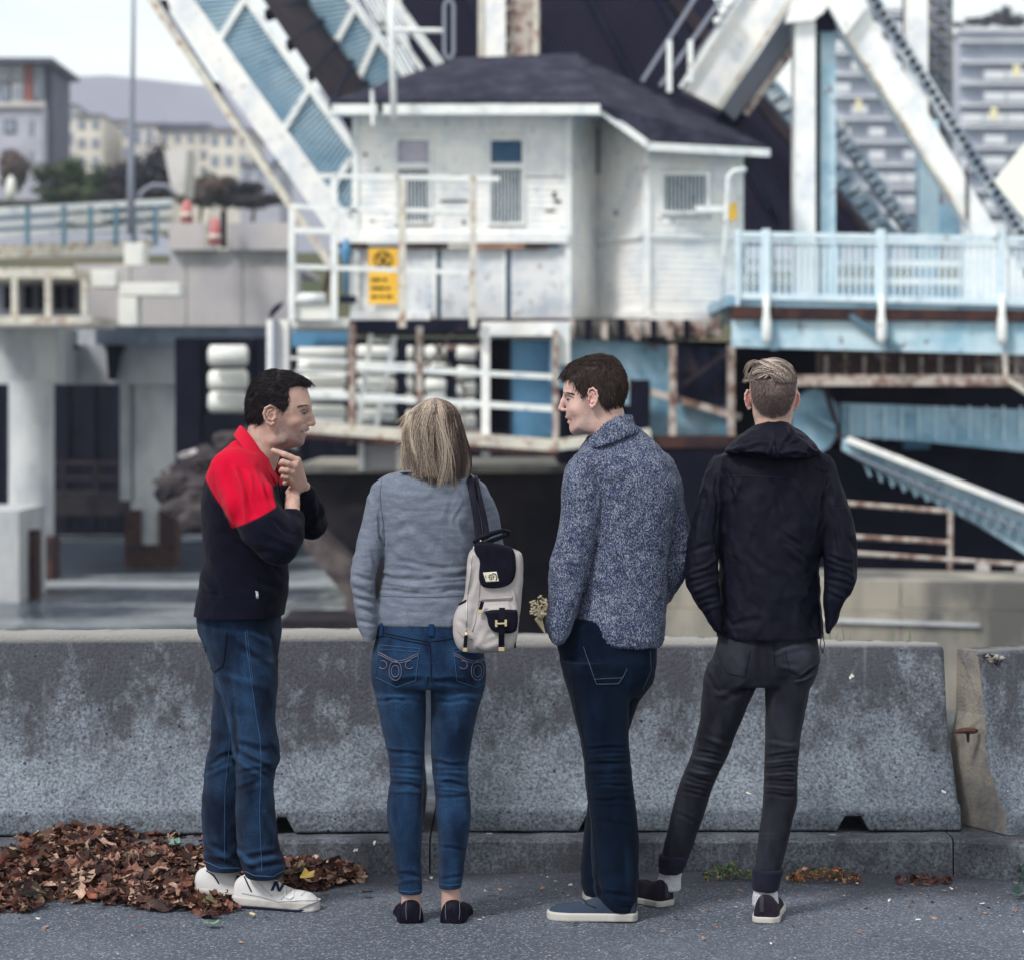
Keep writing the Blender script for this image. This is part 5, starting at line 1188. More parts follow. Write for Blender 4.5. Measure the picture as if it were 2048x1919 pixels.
bluedark = cloth('dark_denim', (.004, .013, .034), attr='tint', fine=.25, fsc=260, bump=.3)
greyden = cloth('grey_stretch_denim', (.03, .03, .05), attr='tint', fine=.18, fsc=300, bump=.25)
# marled knit
knit = cloth('marled_knit', (.05, .07, .14), bump=.0)
N, L, B = nodes_of(knit); oc = N.new('ShaderNodeTexCoord')
mp_ = N.new('ShaderNodeMapping'); mp_.inputs['Scale'].default_value = (1.25, 1.25, .75); L.new(oc.outputs['Object'], mp_.inputs[0])
n1 = N.new('ShaderNodeTexNoise'); n1.inputs['Scale'].default_value = 240; n1.inputs['Detail'].default_value = 2.5; n1.inputs['Distortion'].default_value = .6; L.new(mp_.outputs[0], n1.inputs[0])
n2 = N.new('ShaderNodeTexNoise'); n2.inputs['Scale'].default_value = 30; n2.inputs['Detail'].default_value = 3; L.new(mp_.outputs[0], n2.inputs[0])
am = N.new('ShaderNodeMath'); am.operation = 'MULTIPLY_ADD'; am.inputs[1].default_value = .22; L.new(n2.outputs[0], am.inputs[0]); L.new(n1.outputs[0], am.inputs[2])
cr = N.new('ShaderNodeValToRGB'); E_ = cr.color_ramp.elements; E_[0].position = .52; E_[0].color = (.018, .024, .058, 1); E_[1].position = .78; E_[1].color = (.27, .285, .34, 1); x_ = cr.color_ramp.elements.new(.62); x_.color = (.065, .085, .155, 1)
L.new(am.outputs[0], cr.inputs[0]); L.new(cr.outputs[0], B.inputs['Base Color'])
bp = N.new('ShaderNodeBump'); bp.inputs['Strength'].default_value = .8; bp.inputs['Distance'].default_value = .004; L.new(n1.outputs[0], bp.inputs['Height']); L.new(bp.outputs[0], B.inputs['Normal'])
blackleather = mat('black_leather', (.004, .004, .010), .5, (.006, .006, .014), 20, 4, bump=.25, bsc=140, spec=.22)
whiteleather = mat('white_shoe_leather', (.50, .49, .50), .5, (.40, .39, .41), 14, 5, lo=.5, hi=.75, bump=.15, bsc=160)
rubberw = mat('offwhite_rubber', (.44, .42, .40), .6, (.24, .23, .22), 9, 6, lo=.5, hi=.72)
canvas = cloth('grey_blue_canvas', (.034, .048, .078), (.026, .038, .064), bump=.4)
blackcanvas = cloth('black_canvas', (.014, .011, .018), (.02, .017, .026))
sockm = cloth('white_sock', (.50, .50, .56), bump=.6, bsc=120)
bagm = mat('pale_grey_leather', (.36, .33, .33), .5, (.31, .285, .29), 6, 4, bump=.15, bsc=120, spec=.35)
gold = mat('pale_gold_metal', (.85, .68, .42), .25, metal=1); silver = mat('silver_metal', (.6, .6, .6), .3, metal=1)
thread = cloth('pale_thread', (.07, .09, .14), bump=0); threadw = cloth('washed_thread', (.035, .085, .18), bump=0); threaddk = cloth('dark_thread', (.004, .008, .02), bump=0); looseden = cloth('plain_denim', (.006, .026, .075), bump=.3)
pipingm = cloth('silver_grey_thread', (.13, .13, .18), bump=0)
V3 = lambda *a: np.array(a, float)
def pts(*rows): return [(*P(r[0], r[1], r[2]), r[3]) for r in rows]
def Colp(rows, n=2.0, capr=.012, sm=2):
    """rows (py, xl, xr, Ycentre, half depth): each row converted at its own distance"""
    c = Col.__new__(Col); rows = sorted(rows, key=lambda r: -ZZ(r[0], r[3])*-1)
    z = np.array([ZZ(r[0], r[3]) for r in rows]); o = np.argsort(z); rows = [rows[i] for i in o]; z = z[o]; zz = np.linspace(z[0], z[-1], 160)
    def it(v):
        w = np.interp(zz, z, v); k = np.array([.25, .5, .25])
        for _ in range(sm*3):
            w2 = np.convolve(np.pad(w, 1, mode='edge'), k, 'valid'); w2[0] = w[0]; w2[-1] = w[-1]; w = w2
        return w
    xl = it([XX(r[1], r[3]) for r in rows]); xr = it([XX(r[2], r[3]) for r in rows])
    c.z = zz; c.cx = (xl+xr)/2; c.rx = np.maximum((xr-xl)/2, .002); c.cy = it([r[3] for r in rows]); c.ry = it([r[4] for r in rows])
    c.sl = np.abs(np.gradient(c.cx, zz))+np.abs(np.gradient(c.rx, zz))*.7; c.n = n; c.cap = capr
    return c
def infl(poly, Yc, wf, rf=.9, smooth=1):
    """a side-view outline swollen to its real width: wf(u, v) gives the half width"""
    pl = smooth_closed([(XX(a, Yc), ZZ(b, Yc)) for a, b in poly], smooth)
    def f(x, y, z):
        d2 = poly2d(x, z, pl); w0 = wf(x, z) if callable(wf) else np.full(x.shape, wf); R = w0*rf
        qx = d2+R; qy = np.abs(y-Yc)-(w0-R)
        return np.sqrt(np.maximum(qx, 0)**2+np.maximum(qy, 0)**2)+np.minimum(np.maximum(qx, qy), 0)-R
    return f
def disp_garment(V, N_, fl, seeds=0, amp=.002, s=9, stretch=(1, 1, 1)):
    x, y, z = V[:, 0]*stretch[0], V[:, 1]*stretch[1], V[:, 2]*stretch[2]
    wrp = fbm(x, y, z+seeds, s*.7, 2)*.06
    r = 1-np.abs(fbm(x+wrp, y, z+seeds+wrp, s, 3))*1.6
    return folds(V, N_, fl)+amp*(r-.45)
def stack(V, zc, zw, freq, amp, cx=None, tilt=0., seed=0.):
    """bunched horizontal creases, strongest at height zc"""
    x, y, z = V.T; ph = z*freq+tilt*x*freq+1.9*fbm(x, y, z+seed, 9, 2)
    wv = np.sin(ph); wv = np.sign(wv)*np.abs(wv)**.7
    m = np.exp(-((z-zc)/zw)**2)*(.55+.45*vnoise(x*2, y, z+seed, 14)); return amp*wv*m
def garment(name, f, lo, hi, h, m, parent, fl=(), amp=.002, s=9, extra=None, colf=None, seeds=0, stretch=(1, 1, 1), **kw):
    V, Fq = mesh_sdf(f, lo, hi, h); N_ = normals_of(f, V)
    d = disp_garment(V, N_, fl, seeds, amp, s, stretch)
    if extra is not None: d = d+extra(V, N_)
    V = V+N_*d[:, None]; cols = colf(V, N_, d) if colf else None
    return put_mesh(name, V, Fq, m, parent, cols, **kw), V, Fq
def bodymesh(name, f, lo, hi, parent, zfine, colf, h=.0042, hf=.0024, label=None):
    zs = []; z = lo[2]
    while z < hi[2]:
        zs.append(z); inz = any(a <= z <= b for a, b in zfine); z += hf if inz else .016
    zs.append(z)
    V, Fq = mesh_sdf(f, lo, hi, h, zs); N_ = normals_of(f, V, .0015)
    return put_mesh(name, V, Fq, skin, parent, colf(V, N_)), V, Fq
def ear_side(cx, cz, Ys, fw, h, tilt=.12, off=.0, wa=1.0):
    def q(a, b):
        a = a*wa
        ca, sa = math.cos(tilt), math.sin(tilt); a2 = a*ca+b*sa; b2 = -a*sa+b*ca
        return (cx+fw*a2*h, Ys-.004-.016*max(0, .36-a)-off, cz+b2*h)
    hx = [(.16, .02), (.27, .25), (.14, .45), (-.12, .50), (-.33, .33), (-.38, .05), (-.27, -.20), (-.10, -.40), (.08, -.48), (.20, -.36)]
    rs = [.0026, .003, .0035, .0038, .0038, .0036, .0036, .0045, .0055, .0040]
    rim = chain([(*q(*p), r*h/.062) for p, r in zip(hx, rs)], .003)
    anti = chain([(*q(*p), .0026*h/.062) for p in ((.02, .32), (-.16, .22), (-.20, .0), (-.08, -.20), (.10, -.24))], .003)
    c = q(-.06, .02); plate = ell((c[0], c[1]+.007, c[2]), (.30*h*wa, .006, .42*h)); tr = ell(q(.24, -.06), (.07*h, .005, .10*h))
    f = U([rim, plate], .003); f = U([f, anti, tr], .003)
    cc = q(.08, -.05); return SUB(f, ell((cc[0], cc[1]-.003, cc[2]), (.11*h, .009, .17*h)), .003)
def face_bits(fw, Y0, nose, wing, eye, brow, mouth, ears):
    pass
def hand_in_pocket(p, q): return cap(p, q, .03, .03)

# ================================================================== person 1: man in the red and black jacket
M1 = thing('person', 'dark-haired man in a red and black jacket and jeans, hand at his chin', 'person', (XX(490, 8.18), 8.18, 0), 'people standing at the barrier')
Y1h = 8.17
prof1 = [(499, 815), (499, 795), (505, 774), (518, 757), (538, 746), (560, 744), (582, 749), (602, 761), (614, 777), (620, 795), (624, 808), (621.5, 820), (619, 832), (616, 846), (617, 857), (613, 864), (611.5, 872), (609, 880), (608, 887), (603, 893), (592, 895.5), (578, 897), (560, 900), (540, 890), (520, 872), (505, 850)]
def headw(x0, x1, z0, z1, s=1):
    def w(x, z):
        u = (x-x0)/(x1-x0); v = (z-z0)/(z1-z0)
        return s*np.interp(u, [0, .15, .45, .75, .92, 1.05], [.058, .071, .078, .070, .058, .050])*np.interp(v, [0, .10, .28, .45, 1], [.52, .66, .84, 1, 1])
    return w
hw1 = headw(XX(499, Y1h), XX(624, Y1h), ZZ(896, Y1h), ZZ(744, Y1h))
def side(px, py, s, Yc=Y1h): return (XX(px, Yc), Yc+s, ZZ(py, Yc))
h1 = infl(prof1, Y1h, hw1)
neck1 = chain([(*side(533, 862, 0), .061), (*side(520, 905, 0), .064), (*side(505, 945, .0), .072)], .01)
f = U([h1, neck1], .022)
for s in (-1, 1):
    f = U([f, ell(side(603, 812, s*.030), (.020, .024, .0055), roty(.0))], .010)           # brow ridge
    f = SUB(f, ell(side(612, 826, s*.033), (.016, .015, .0105)), .010)                       # eye socket
    f = U([f, ell(side(606, 826, s*.031), (.0125, .0125, .0120))], .002)                    # eyeball and lids
    f = U([f, chain([(*side(598, 824, s*.042), .003), (*side(606, 819.5, s*.040), .0036), (*side(614, 822, s*.028), .003)], .001)], .003)   # upper lid
    f = U([f, chain([(*side(598, 830, s*.042), .0024), (*side(606, 833, s*.038), .003), (*side(613, 831, s*.028), .0024)], .001)], .004)
    f = U([f, ell(side(592, 842, s*.048), (.022, .018, .016))], .018)                        # cheekbone
    f = U([f, ell(side(600, 857, s*.030), (.014, .014, .013))], .012)
    f = U([f, ell(side(556, 880, s*.052), (.030, .012, .016))], .02)                         # jaw corner
nose1 = chain([(*side(618.5, 820, 0), .0080), (*side(621.5, 833, 0), .0105), (*side(624.3, 845.5, 0), .0122)], .006)
f = U([f, nose1], .009)
for s in (-1, 1):
    f = U([f, ell(side(618.5, 848.5, s*.012), (.0095, .0065, .007))], .005)
    f = SUB(f, ell(side(623, 853.5, s*.006), (.004, .003, .0028)), .0015)
f = U([f, chain([(*side(606, 859, -.020), .003), (*side(614, 858.5, -.008), .0045), (*side(616, 858.5, 0), .005), (*side(614, 858.5, .008), .0045), (*side(606, 859, .020), .003)], .002)], .004)
f = U([f, chain([(*side(604, 867, -.018), .003), (*side(610, 869.5, -.008), .0052), (*side(612, 869.5, 0), .0055), (*side(610, 869.5, .008), .0052), (*side(604, 867, .018), .003)], .002)], .004)
f = SUB(f, chain([(*side(600, 862.5, -.033), .0016), (*side(607, 863.8, -.024), .0026), (*side(614, 864, -.012), .0034), (*side(618, 864, 0), .004)], 0), .002)
f = SUB(f, chain([(*side(611, 846, -.028), .0012), (*side(604, 853, -.036), .0022), (*side(598, 862, -.040), .0012)], 0), .006)   # smile crease
f = U([f, ear_side(side(546.5, 831, 0)[0], side(546.5, 831, 0)[2], Y1h-.072, 1, .064, .16), ear_side(side(546.5, 831, 0)[0], side(546.5, 831, 0)[2], Y1h+.098, 1, .064, .16)], .003)
# raised far hand: back of the hand to the camera, index finger out
wr = P(607, 975, 8.10)
K_ = [(594.5, 921, 8.050, .0118), (589, 932.5, 8.040, .0118), (583.5, 944.5, 8.040, .0112), (580, 956, 8.048, .0104)]
mc = [cap(P(605-i*3.2, 968+i*3, 8.085), P(k[0], k[1], k[2]), .0175, k[3]+.0012) for i, k in enumerate(K_)]
palm = U(mc+[cap(P(598, 962, 8.088), P(590, 945, 8.075), .018, .016)], .010)
def fg(*r, k=.002): return chain(pts(*r), k)
ix_ = fg((*K_[0][:3], .0120), (581, 914, 8.040, .0100), (570, 909.5, 8.038, .0104), (556, 904, 8.046, .0088), (546.5, 900.5, 8.054, .0078))
md_ = fg((*K_[1][:3], .0118), (576, 927, 8.024, .0104), (565.5, 924, 8.022, .0106), (562.5, 927, 8.040, .0094), (571, 930, 8.060, .008))
rg_ = fg((*K_[2][:3], .0112), (574, 941, 8.024, .0100), (565, 939.5, 8.024, .0102), (562.5, 942.5, 8.042, .0090), (571, 945, 8.06, .0078))
pk_ = fg((*K_[3][:3], .0104), (573.5, 954, 8.032, .0088), (567, 952.5, 8.032, .0090), (565.5, 955, 8.046, .0080), (572, 957.5, 8.06, .007))
th_ = fg((598, 966, 8.10, .015), (586, 966, 8.100, .0125), (574, 962, 8.095, .0105), (569.5, 966, 8.082, .0085), k=.004)
hand = U([palm, ix_, md_, rg_, pk_], .0035); hand = U([hand, th_], .006)
tend = [cap(P(602-i*3, 966+i*2, 8.066), P(k[0]+2, k[1]+3, 8.036), .0022, .0030) for i, k in enumerate(K_)]
hand = U([hand, U(tend, .001)], .004)
farm = chain([(*P(520, 962, 8.34), .05), (*P(624, 1050, 8.28), .036), (*P(607, 990, 8.13), .027), (*wr, .0235)], .012)
hand2 = U([chain([(*P(565, 1085, 7.92), .040), (*P(583, 1038, 7.985), .028), (*P(585, 1008, 8.03), .024)], .01), cap(P(581, 1008, 8.04), P(578, 985, 8.09), .013, .011), cap(P(587, 1008, 8.035), P(586, 985, 8.075), .013, .011), cap(P(592, 1006, 8.04), P(593, 985, 8.085), .013, .011)], .006)
for a_, b_ in (((576, 985), (590, 962)), ((582, 982), (597, 962)), ((589, 982), (603, 964)), ((594, 984), (608, 968))):
    hand2 = U([hand2, cap(P(*a_, 8.11), P(*b_, 8.165), .0095, .008)], .004)
armn = chain([(*P(470, 955, 8.05), .055), (*P(553, 1082, 7.93), .042)], .01)
torso1 = Colp([(930, 440, 530, 8.18, .12), (960, 430, 540, 8.18, .15), (1066, 420, 545, 8.18, .14), (1150, 425, 545, 8.18, .13), (1240, 425, 530, 8.18, .11), (1330, 440, 530, 8.2, .11)])
leg1 = chain([(*P(480, 1300, 8.14), .07), (*P(512, 1520, 8.12), .05), (*P(520, 1750, 8.14), .035), (*P(515, 1790, 8.19), .03)], .01); leg1b = chain([(*P(470, 1300, 8.26), .07), (*P(455, 1520, 8.27), .05), (*P(440, 1740, 8.30), .035), (*P(440, 1780, 8.32), .03)], .01)
body = U([f, torso1, armn, farm, leg1, leg1b], .02); body = U([body, hand, hand2], .006)
SK = V3(.43, .275, .23); SKD = V3(.40, .22, .18)
def gauss(px, py, x, y, r): return np.exp(-(((px-x)**2+(py-y)**2)/(r*r)))
def col1(V, N_):
    px, py = pix(V); c = np.tile(SK, (len(V), 1)); n = fbm(V[:, 0], V[:, 1], V[:, 2], 60, 3)[:, None]
    c *= 1+.12*n
    def tint(w, t, a=1): 
        w = np.clip(w*a, 0, 1)[:, None]; c[:] = c*(1-w)+np.array(t)*w
    hd = (V[:, 2] > ZZ(905, 8.17)).astype(float)
    tint(hd*np.clip(1-poly2d(px, py, [(562, 838), (585, 850), (600, 862), (606, 884), (600, 900), (560, 905), (548, 880), (556, 850)])/-8, 0, 0), SKD)
    st = np.clip(-poly2d(px, py, [(560, 830), (575, 842), (590, 856), (603, 868), (612, 880), (606, 898), (575, 905), (548, 902), (545, 870), (552, 850)])/7, 0, 1)*hd
    tint(st*(.55+.35*vnoise(V[:, 0], V[:, 1], V[:, 2], 400)), (.21, .15, .15))
    for (x, y, r, t, a) in ((595, 846, 9, (.58, .30, .25), .5), (627, 845, 7, (.58, .27, .23), .5), (545, 830, 14, (.60, .30, .24), .35), (600, 795, 14, (.55, .34, .29), .4), (612, 869, 5, (.42, .18, .17), .8), (613, 859, 4, (.40, .17, .16), .7)): tint(gauss(px, py, x, y, r)*hd*(np.abs(V[:, 1]-Y1h) < .12), t, a)
    ey = np.hypot(px-607, (py-826.3)*1.5) < 4.6; tint((ey & (N_[:, 1] < -.2)).astype(float), (.16, .13, .13)); tint(((np.hypot(px-609.5, py-826) < 2.5) & (N_[:, 1] < -.1)).astype(float), (.03, .02, .02))
    tint(np.exp(-(np.abs(poly2d(px, py, [(599, 823), (606, 820), (613, 822), (606, 820.5)]))/1.3)**2)*hd, (.10, .06, .06), .8)
    tint(((np.hypot(px-611, (py-864)*1.6) < 3.6) & (np.abs(V[:, 1]-Y1h) < .03)).astype(float)*hd, (.55, .52, .50), .8)
    tint(gauss(px, py, 603, 863.5, 2.4)*hd, (.12, .05, .05), .9)
    for (x, y) in ((563, 925), (563, 940), (565, 953), (594, 921), (589, 932), (583, 944)): tint(gauss(px, py, x, y, 6)*(1-hd), (.56, .30, .25), .35)
    tint(gauss(px, py, 545, 900, 3.5)*(1-hd), (.62, .45, .40), .8)
    return c
bodyo, _, _ = bodymesh('body', body, (-1.12, 7.86, .12), (-.60, 8.45, 1.80), M1, [(ZZ(1035, 8.1), ZZ(738, 8.1))], col1, h=.0026, hf=.0023)
# hair cap
hp = [(492, 830), (491, 805), (496, 782), (507, 762), (524, 746), (545, 738.5), (565, 739), (590, 747), (612, 758), (625, 769), (614, 774), (600, 771), (588, 772), (581, 778), (581, 800), (577, 815), (571, 827), (565, 817), (556, 812), (546, 811), (536, 816), (534, 832), (529, 846), (516, 853), (504, 853), (496, 846)]
hw1b = lambda x, z: hw1(x, z)+.005
hair1 = infl(hp, Y1h, hw1b, .9, 1)
msk = lambda hp_, Yc: (lambda x, y, z, pl=smooth_closed([(XX(a, Yc), ZZ(b, Yc)) for a, b in hp_], 1): poly2d(x, z, pl)-.0005)
hm1 = msk(hp, Y1h); hf1 = lambda x, y, z: smax(smax(smin(hair1(x, y, z), h1(x, y, z)-.0065, .004), hm1(x, y, z), .004), -(h1(x, y, z)+.001), .003)
V, Fq = mesh_sdf(hf1, (-.90, 8.06, 1.58), (-.62, 8.28, 1.82), .0025); N_ = normals_of(hf1, V)
V = V+N_*(.0022*fbm(V[:, 0], V[:, 1], V[:, 2], 70, 3))[:, None]
put_mesh('hair', V, Fq, hairm, M1, np.tile(V3(.012, .009, .012), (len(V), 1))*(1+.5*fbm(V[:, 0]*3, V[:, 1], V[:, 2], 90, 2))[:, None])
def short_hair(V, N_, n, flow, length, rad, basec, spread, lift, parent, seed, cond=None, cvar=.5, light=None):
    rg = np.random.default_rng(seed); ok = np.arange(len(V)) if cond is None else np.nonzero(cond(V, N_))[0]
    ids = rg.choice(ok, n); ls = []; rs = []; cs = []
    for i in ids:
        p = V[i]; nn = N_[i]; fl_ = np.array(flow(p, nn), float)+rg.normal(size=3)*spread; t_ = fl_-nn*(fl_@nn); t_ /= (np.linalg.norm(t_)+1e-6); Lh = length*(.6+.8*rg.random()); k = 4; q = [p-nn*.001]
        for s in range(1, k+1): q.append(p+t_*Lh*s/k+nn*(lift*(1.2*(s/k)-(s/k)**2*.9)+.0006))
        ls.append(np.array(q)); rs.append(rad*(.7+.6*rg.random())); c = np.array(basec)*(1-cvar+2*cvar*rg.random())
        if light is not None and rg.random() < light[0]: c = np.array(light[1])*(.7+.6*rg.random())
        cs.append(c)
    return strands('hair_strands', ls, rs, cs, hairm, parent)
c1 = side(555, 790, 0)
def flow1(p, n):
    u = p[0]-c1[0]; 
    return (-.9, 0, -.25) if u < .04 else (.25+.9*max(0, n[2]), 0, .1)
short_hair(V, N_, 3800, lambda p, n: (-.8, 0, -.7) if p[0] < side(560, 0, 0)[0] or n[2] < .5 else (.9, 0, -.1), .022, .00065, (.014, .010, .014), .35, .004, M1, 5, cond=lambda V, N_: (N_[:, 1] < .3), light=(.08, (.03, .027, .033)))
# grey temple hair and eyebrow
tv = []; 
rgh = np.random.default_rng(2)
bvb = BVHTree.FromPolygons([tuple(v.co+bodyo.matrix_world.translation+Vector(M1.location)) for v in bodyo.data.vertices], [tuple(p.vertices) for p in bodyo.data.polygons])
ls = []; rs = []; cs = []
for i in range(90):
    x, y = 566+rgh.random()*18, 800+rgh.random()*26
    if x > 584-(y-800)*.55: continue
    h = shoot(bvb, x, y, .001)
    if h: p = np.array(h[0]); ls.append(np.array([p, p+(-.003, -.001, -.004), p+(-.007, -.0005, -.009)])); rs.append(.0005); cs.append((.10, .09, .10) if rgh.random() < .6 else (.03, .025, .03))
for i in range(90):
    t_ = rgh.random(); x, y = 596+22*t_, 813.5-3.5*math.sin(t_*2.2)+rgh.random()*3.2
    h = shoot(bvb, x, y, .0008)
    if h: p = np.array(h[0]); ls.append(np.array([p, p+(-.003, -.0012, .0014), p+(-.007, -.0008, .0008)])); rs.append(.00055); cs.append((.03, .02, .022))
strands('eyebrow', ls, rs, cs, hairm, M1)

# jacket
tor = Colp([(880, 468, 515, 8.18, .05), (893, 456, 528, 8.18, .10), (905, 440, 536, 8.18, .145), (918, 430, 544, 8.18, .165), (935, 420, 550, 8.18, .185), (957, 411.6, 556, 8.18, .195), (1000, 403, 562, 8.18, .19), (1066, 405.5, 566, 8.18, .175), (1120, 410, 574, 8.18, .17), (1156, 400, 578, 8.18, .17), (1180, 398.6, 577, 8.18, .172), (1213, 390.5, 570, 8.18, .178), (1237, 386, 566, 8.18, .185), (1252, 390, 568, 8.18, .18)], 2.3)
arm_n = chain(pts((468, 945, 8.04, .080), (500, 1005, 7.965, .080), (530, 1055, 7.925, .074), (556, 1088, 7.915, .066)), .03)
fore_n = chain(pts((556, 1088, 7.915, .064), (574, 1068, 7.945, .054), (583, 1042, 7.985, .043)), .015)
cuff_n = chain(pts((582.5, 1046, 7.98, .041), (585, 1034, 7.99, .036)), .0)
arm_f = chain(pts((510, 960, 8.33, .075), (580, 1010, 8.34, .062), (624, 1046, 8.28, .052)), .02)
fore_f = chain(pts((622, 1048, 8.27, .050), (620, 1020, 8.20, .047), (610, 992, 8.13, .040)), .015)
cuff_f = chain(pts((610, 992, 8.13, .039), (605, 979, 8.108, .033)), .0)
jac = U([tor, arm_n], .030); jac = U([jac, fore_n], .016); jac = U([jac, cuff_n], .006); jac = U([jac, arm_f], .03); jac = U([jac, fore_f, cuff_f], .008)
jac = SUB(jac, chain([(*side(521, 893, 0, 8.175), .060), (*side(508, 930, 0, 8.175), .058)], 0), .008)
jac = SUB(jac, cap(P(606.5, 983, 8.115), P(603, 965, 8.09), .0255, .028), .003)
jac = SUB(jac, cap(P(584.5, 1038, 7.985), P(586.5, 1015, 8.01), .028, .030), .003)
yoke = [(380, 955), (411, 957), (420, 976), (436, 1003), (447, 1018), (464, 1056), (490, 1047), (520, 1033), (552, 1014), (546, 985), (545, 973), (553, 970), (548, 940), (566, 930), (566, 800), (380, 800)]
def colj(V, N_, d):
    px, py = pix(V); a = poly2d(px, py, yoke); b = (ZZ(972, 8.18)-V[:, 2])*600
    near = V[:, 1] < 8.2; s = np.where(near, a, b); s = np.where((px > 566), 5, s); w = np.clip(.5-s/2.4, 0, 1)[:, None]
    line = np.exp(-(s/1.6)**2)[:, None]*near[:, None]
    c = V3(.0045, .005, .0125)*(1-w)+V3(.46, .003, .026)*w; return c*(1-.0*line)
fl1 = [(455, 930, 485, 1045, 9, -9), (482, 940, 512, 1030, 8, -10), (470, 935, 498, 1035, 6, 7), (500, 950, 505, 1020, 6, 6), (436, 940, 462, 1030, 8, 5), (515, 930, 545, 1000, 7, -7), (540, 900, 556, 960, 5, -5), (525, 955, 535, 1010, 6, 5),
       (560, 1115, 470, 1085, 8, -6), (590, 1090, 520, 1060, 8, 3), (575, 1060, 545, 1040, 6, -5), (595, 1070, 560, 1058, 6, -3), (420, 1110, 470, 1170, 9, 4), (402, 1150, 430, 1185, 9, 4), (405, 1120, 440, 1200, 9, -4), (540, 1125, 575, 1165, 7, -3), (560, 1180, 500, 1150, 9, -3), (440, 1060, 530, 1130, 10, -4), (575, 1200, 540, 1215, 7, -2.5),
       (400, 1186, 470, 1193, 3, -2.5), (470, 1193, 565, 1196, 3, -1.5), (636, 1000, 648, 1060, 6, -3), (615, 1060, 645, 1070, 6, -3), (625, 985, 640, 1040, 6, 2.5), (605, 1065, 640, 1030, 7, -3), (464, 1056, 552, 1014, 2, -1.2), (411, 957, 464, 1056, 2, -1.2)]
_, JV, JF = garment('jacket', jac, (-1.12, 7.82, .98), (-.58, 8.46, 1.62), .0048, fleece, M1, fl1, .0022, 10, colf=colj)
bj = bvh_of(JV, JF)
seam(bj, [(399, 1182), (430, 1190), (470, 1194), (520, 1196), (568, 1194)], 1.6, 'hem_seam', threaddk, M1, .0008)
decal(bj, [(510, 1181), (515, 1181), (517, 1196), (512, 1197)], 'zip_pull', silver, M1, .004, .002, 2)
seam(bj, [(513, 1150), (512, 1182)], 2, 'pocket_zip', threaddk, M1, .001)
seam(bj, [(543, 942), (556, 965), (562, 1000)], 2.2, 'front_zip', threaddk, M1, .002)
# standing collar
def ribbon(top, bot, name, m, parent, th=.006, sub=2):
    n = len(top); vs = []
    rows = 5
    for j in range(rows):
        t_ = j/(rows-1); bow = math.sin(t_*math.pi)*.004
        for a_, b_ in zip(top, bot):
            p = Vector(a_)*(1-t_)+Vector(b_)*t_; vs.append(p+Vector((0, -bow, 0)))
    fs = [(j*n+i, j*n+i+1, (j+1)*n+i+1, (j+1)*n+i) for j in range(rows-1) for i in range(n-1)]
    o = MB().add(vs, fs).build(name, m, parent, smooth=True)
    a = o.modifiers.new('s', 'SOLIDIFY'); a.thickness = th; a.offset = 0; b = o.modifiers.new('b', 'SUBSURF'); b.levels = b.render_levels = sub; return o
redf = cloth('red_fleece', (.46, .003, .026), sheen=.04, bump=.3, bsc=260)
tp = [P(553, 951, 8.145), P(549, 944, 8.115), P(538, 929, 8.10), P(521, 900, 8.095), P(503, 873, 8.105), P(488, 855, 8.13), P(479, 849, 8.18), P(488, 854, 8.24), P(505, 873, 8.27), P(523, 900, 8.27), P(545, 925, 8.25), P(562, 938, 8.20)]
bt = [P(556, 972, 8.12), P(548, 958, 8.085), P(528, 940, 8.062), P(505, 917, 8.050), P(486, 896, 8.066), P(471, 878, 8.11), P(466, 871, 8.18), P(472, 880, 8.27), P(492, 900, 8.30), P(515, 920, 8.30), P(545, 940, 8.27), P(566, 958, 8.20)]
ribbon(tp, bt, 'collar', redf, M1, .009)
# jeans
pel = Colp([(1212, 400, 560, 8.18, .15), (1236, 394, 562, 8.18, .155), (1259, 396, 563, 8.18, .16), (1304, 415, 557, 8.18, .16), (1345, 428, 552, 8.18, .15), (1375, 432, 550, 8.18, .13)], 2.2, .02)
ln = Colp([(1320, 432, 555, 8.12, .085), (1360, 440, 554, 8.12, .095), (1407, 446, 552, 8.12, .09), (1440, 455, 551, 8.12, .085), (1472, 462, 557, 8.11, .08), (1514, 468, 560, 8.11, .078), (1530, 471, 556, 8.11, .076), (1545, 472, 549, 8.11, .074), (1581, 471, 547, 8.12, .074), (1626, 471, 551, 8.13, .075), (1665, 472, 555, 8.14, .076), (1697, 475, 560, 8.15, .077), (1718, 478, 569, 8.15, .08), (1740, 486, 573, 8.155, .078), (1754, 493, 561, 8.16, .072)], 2.1, .008)
lf = Colp([(1320, 425, 505, 8.25, .085), (1385, 428, 505, 8.25, .085), (1440, 423, 505, 8.26, .08), (1481, 422, 502, 8.27, .078), (1520, 411, 500, 8.28, .076), (1549, 409, 498, 8.28, .075), (1597, 404, 495, 8.29, .074), (1626, 403, 493, 8.29, .074), (1668, 406, 492, 8.30, .075), (1713, 407, 493, 8.31, .076), (1738, 415, 490, 8.31, .07)], 2.1, .008)
jn = U([pel, ln], .03); jn = U([jn, lf], .02)
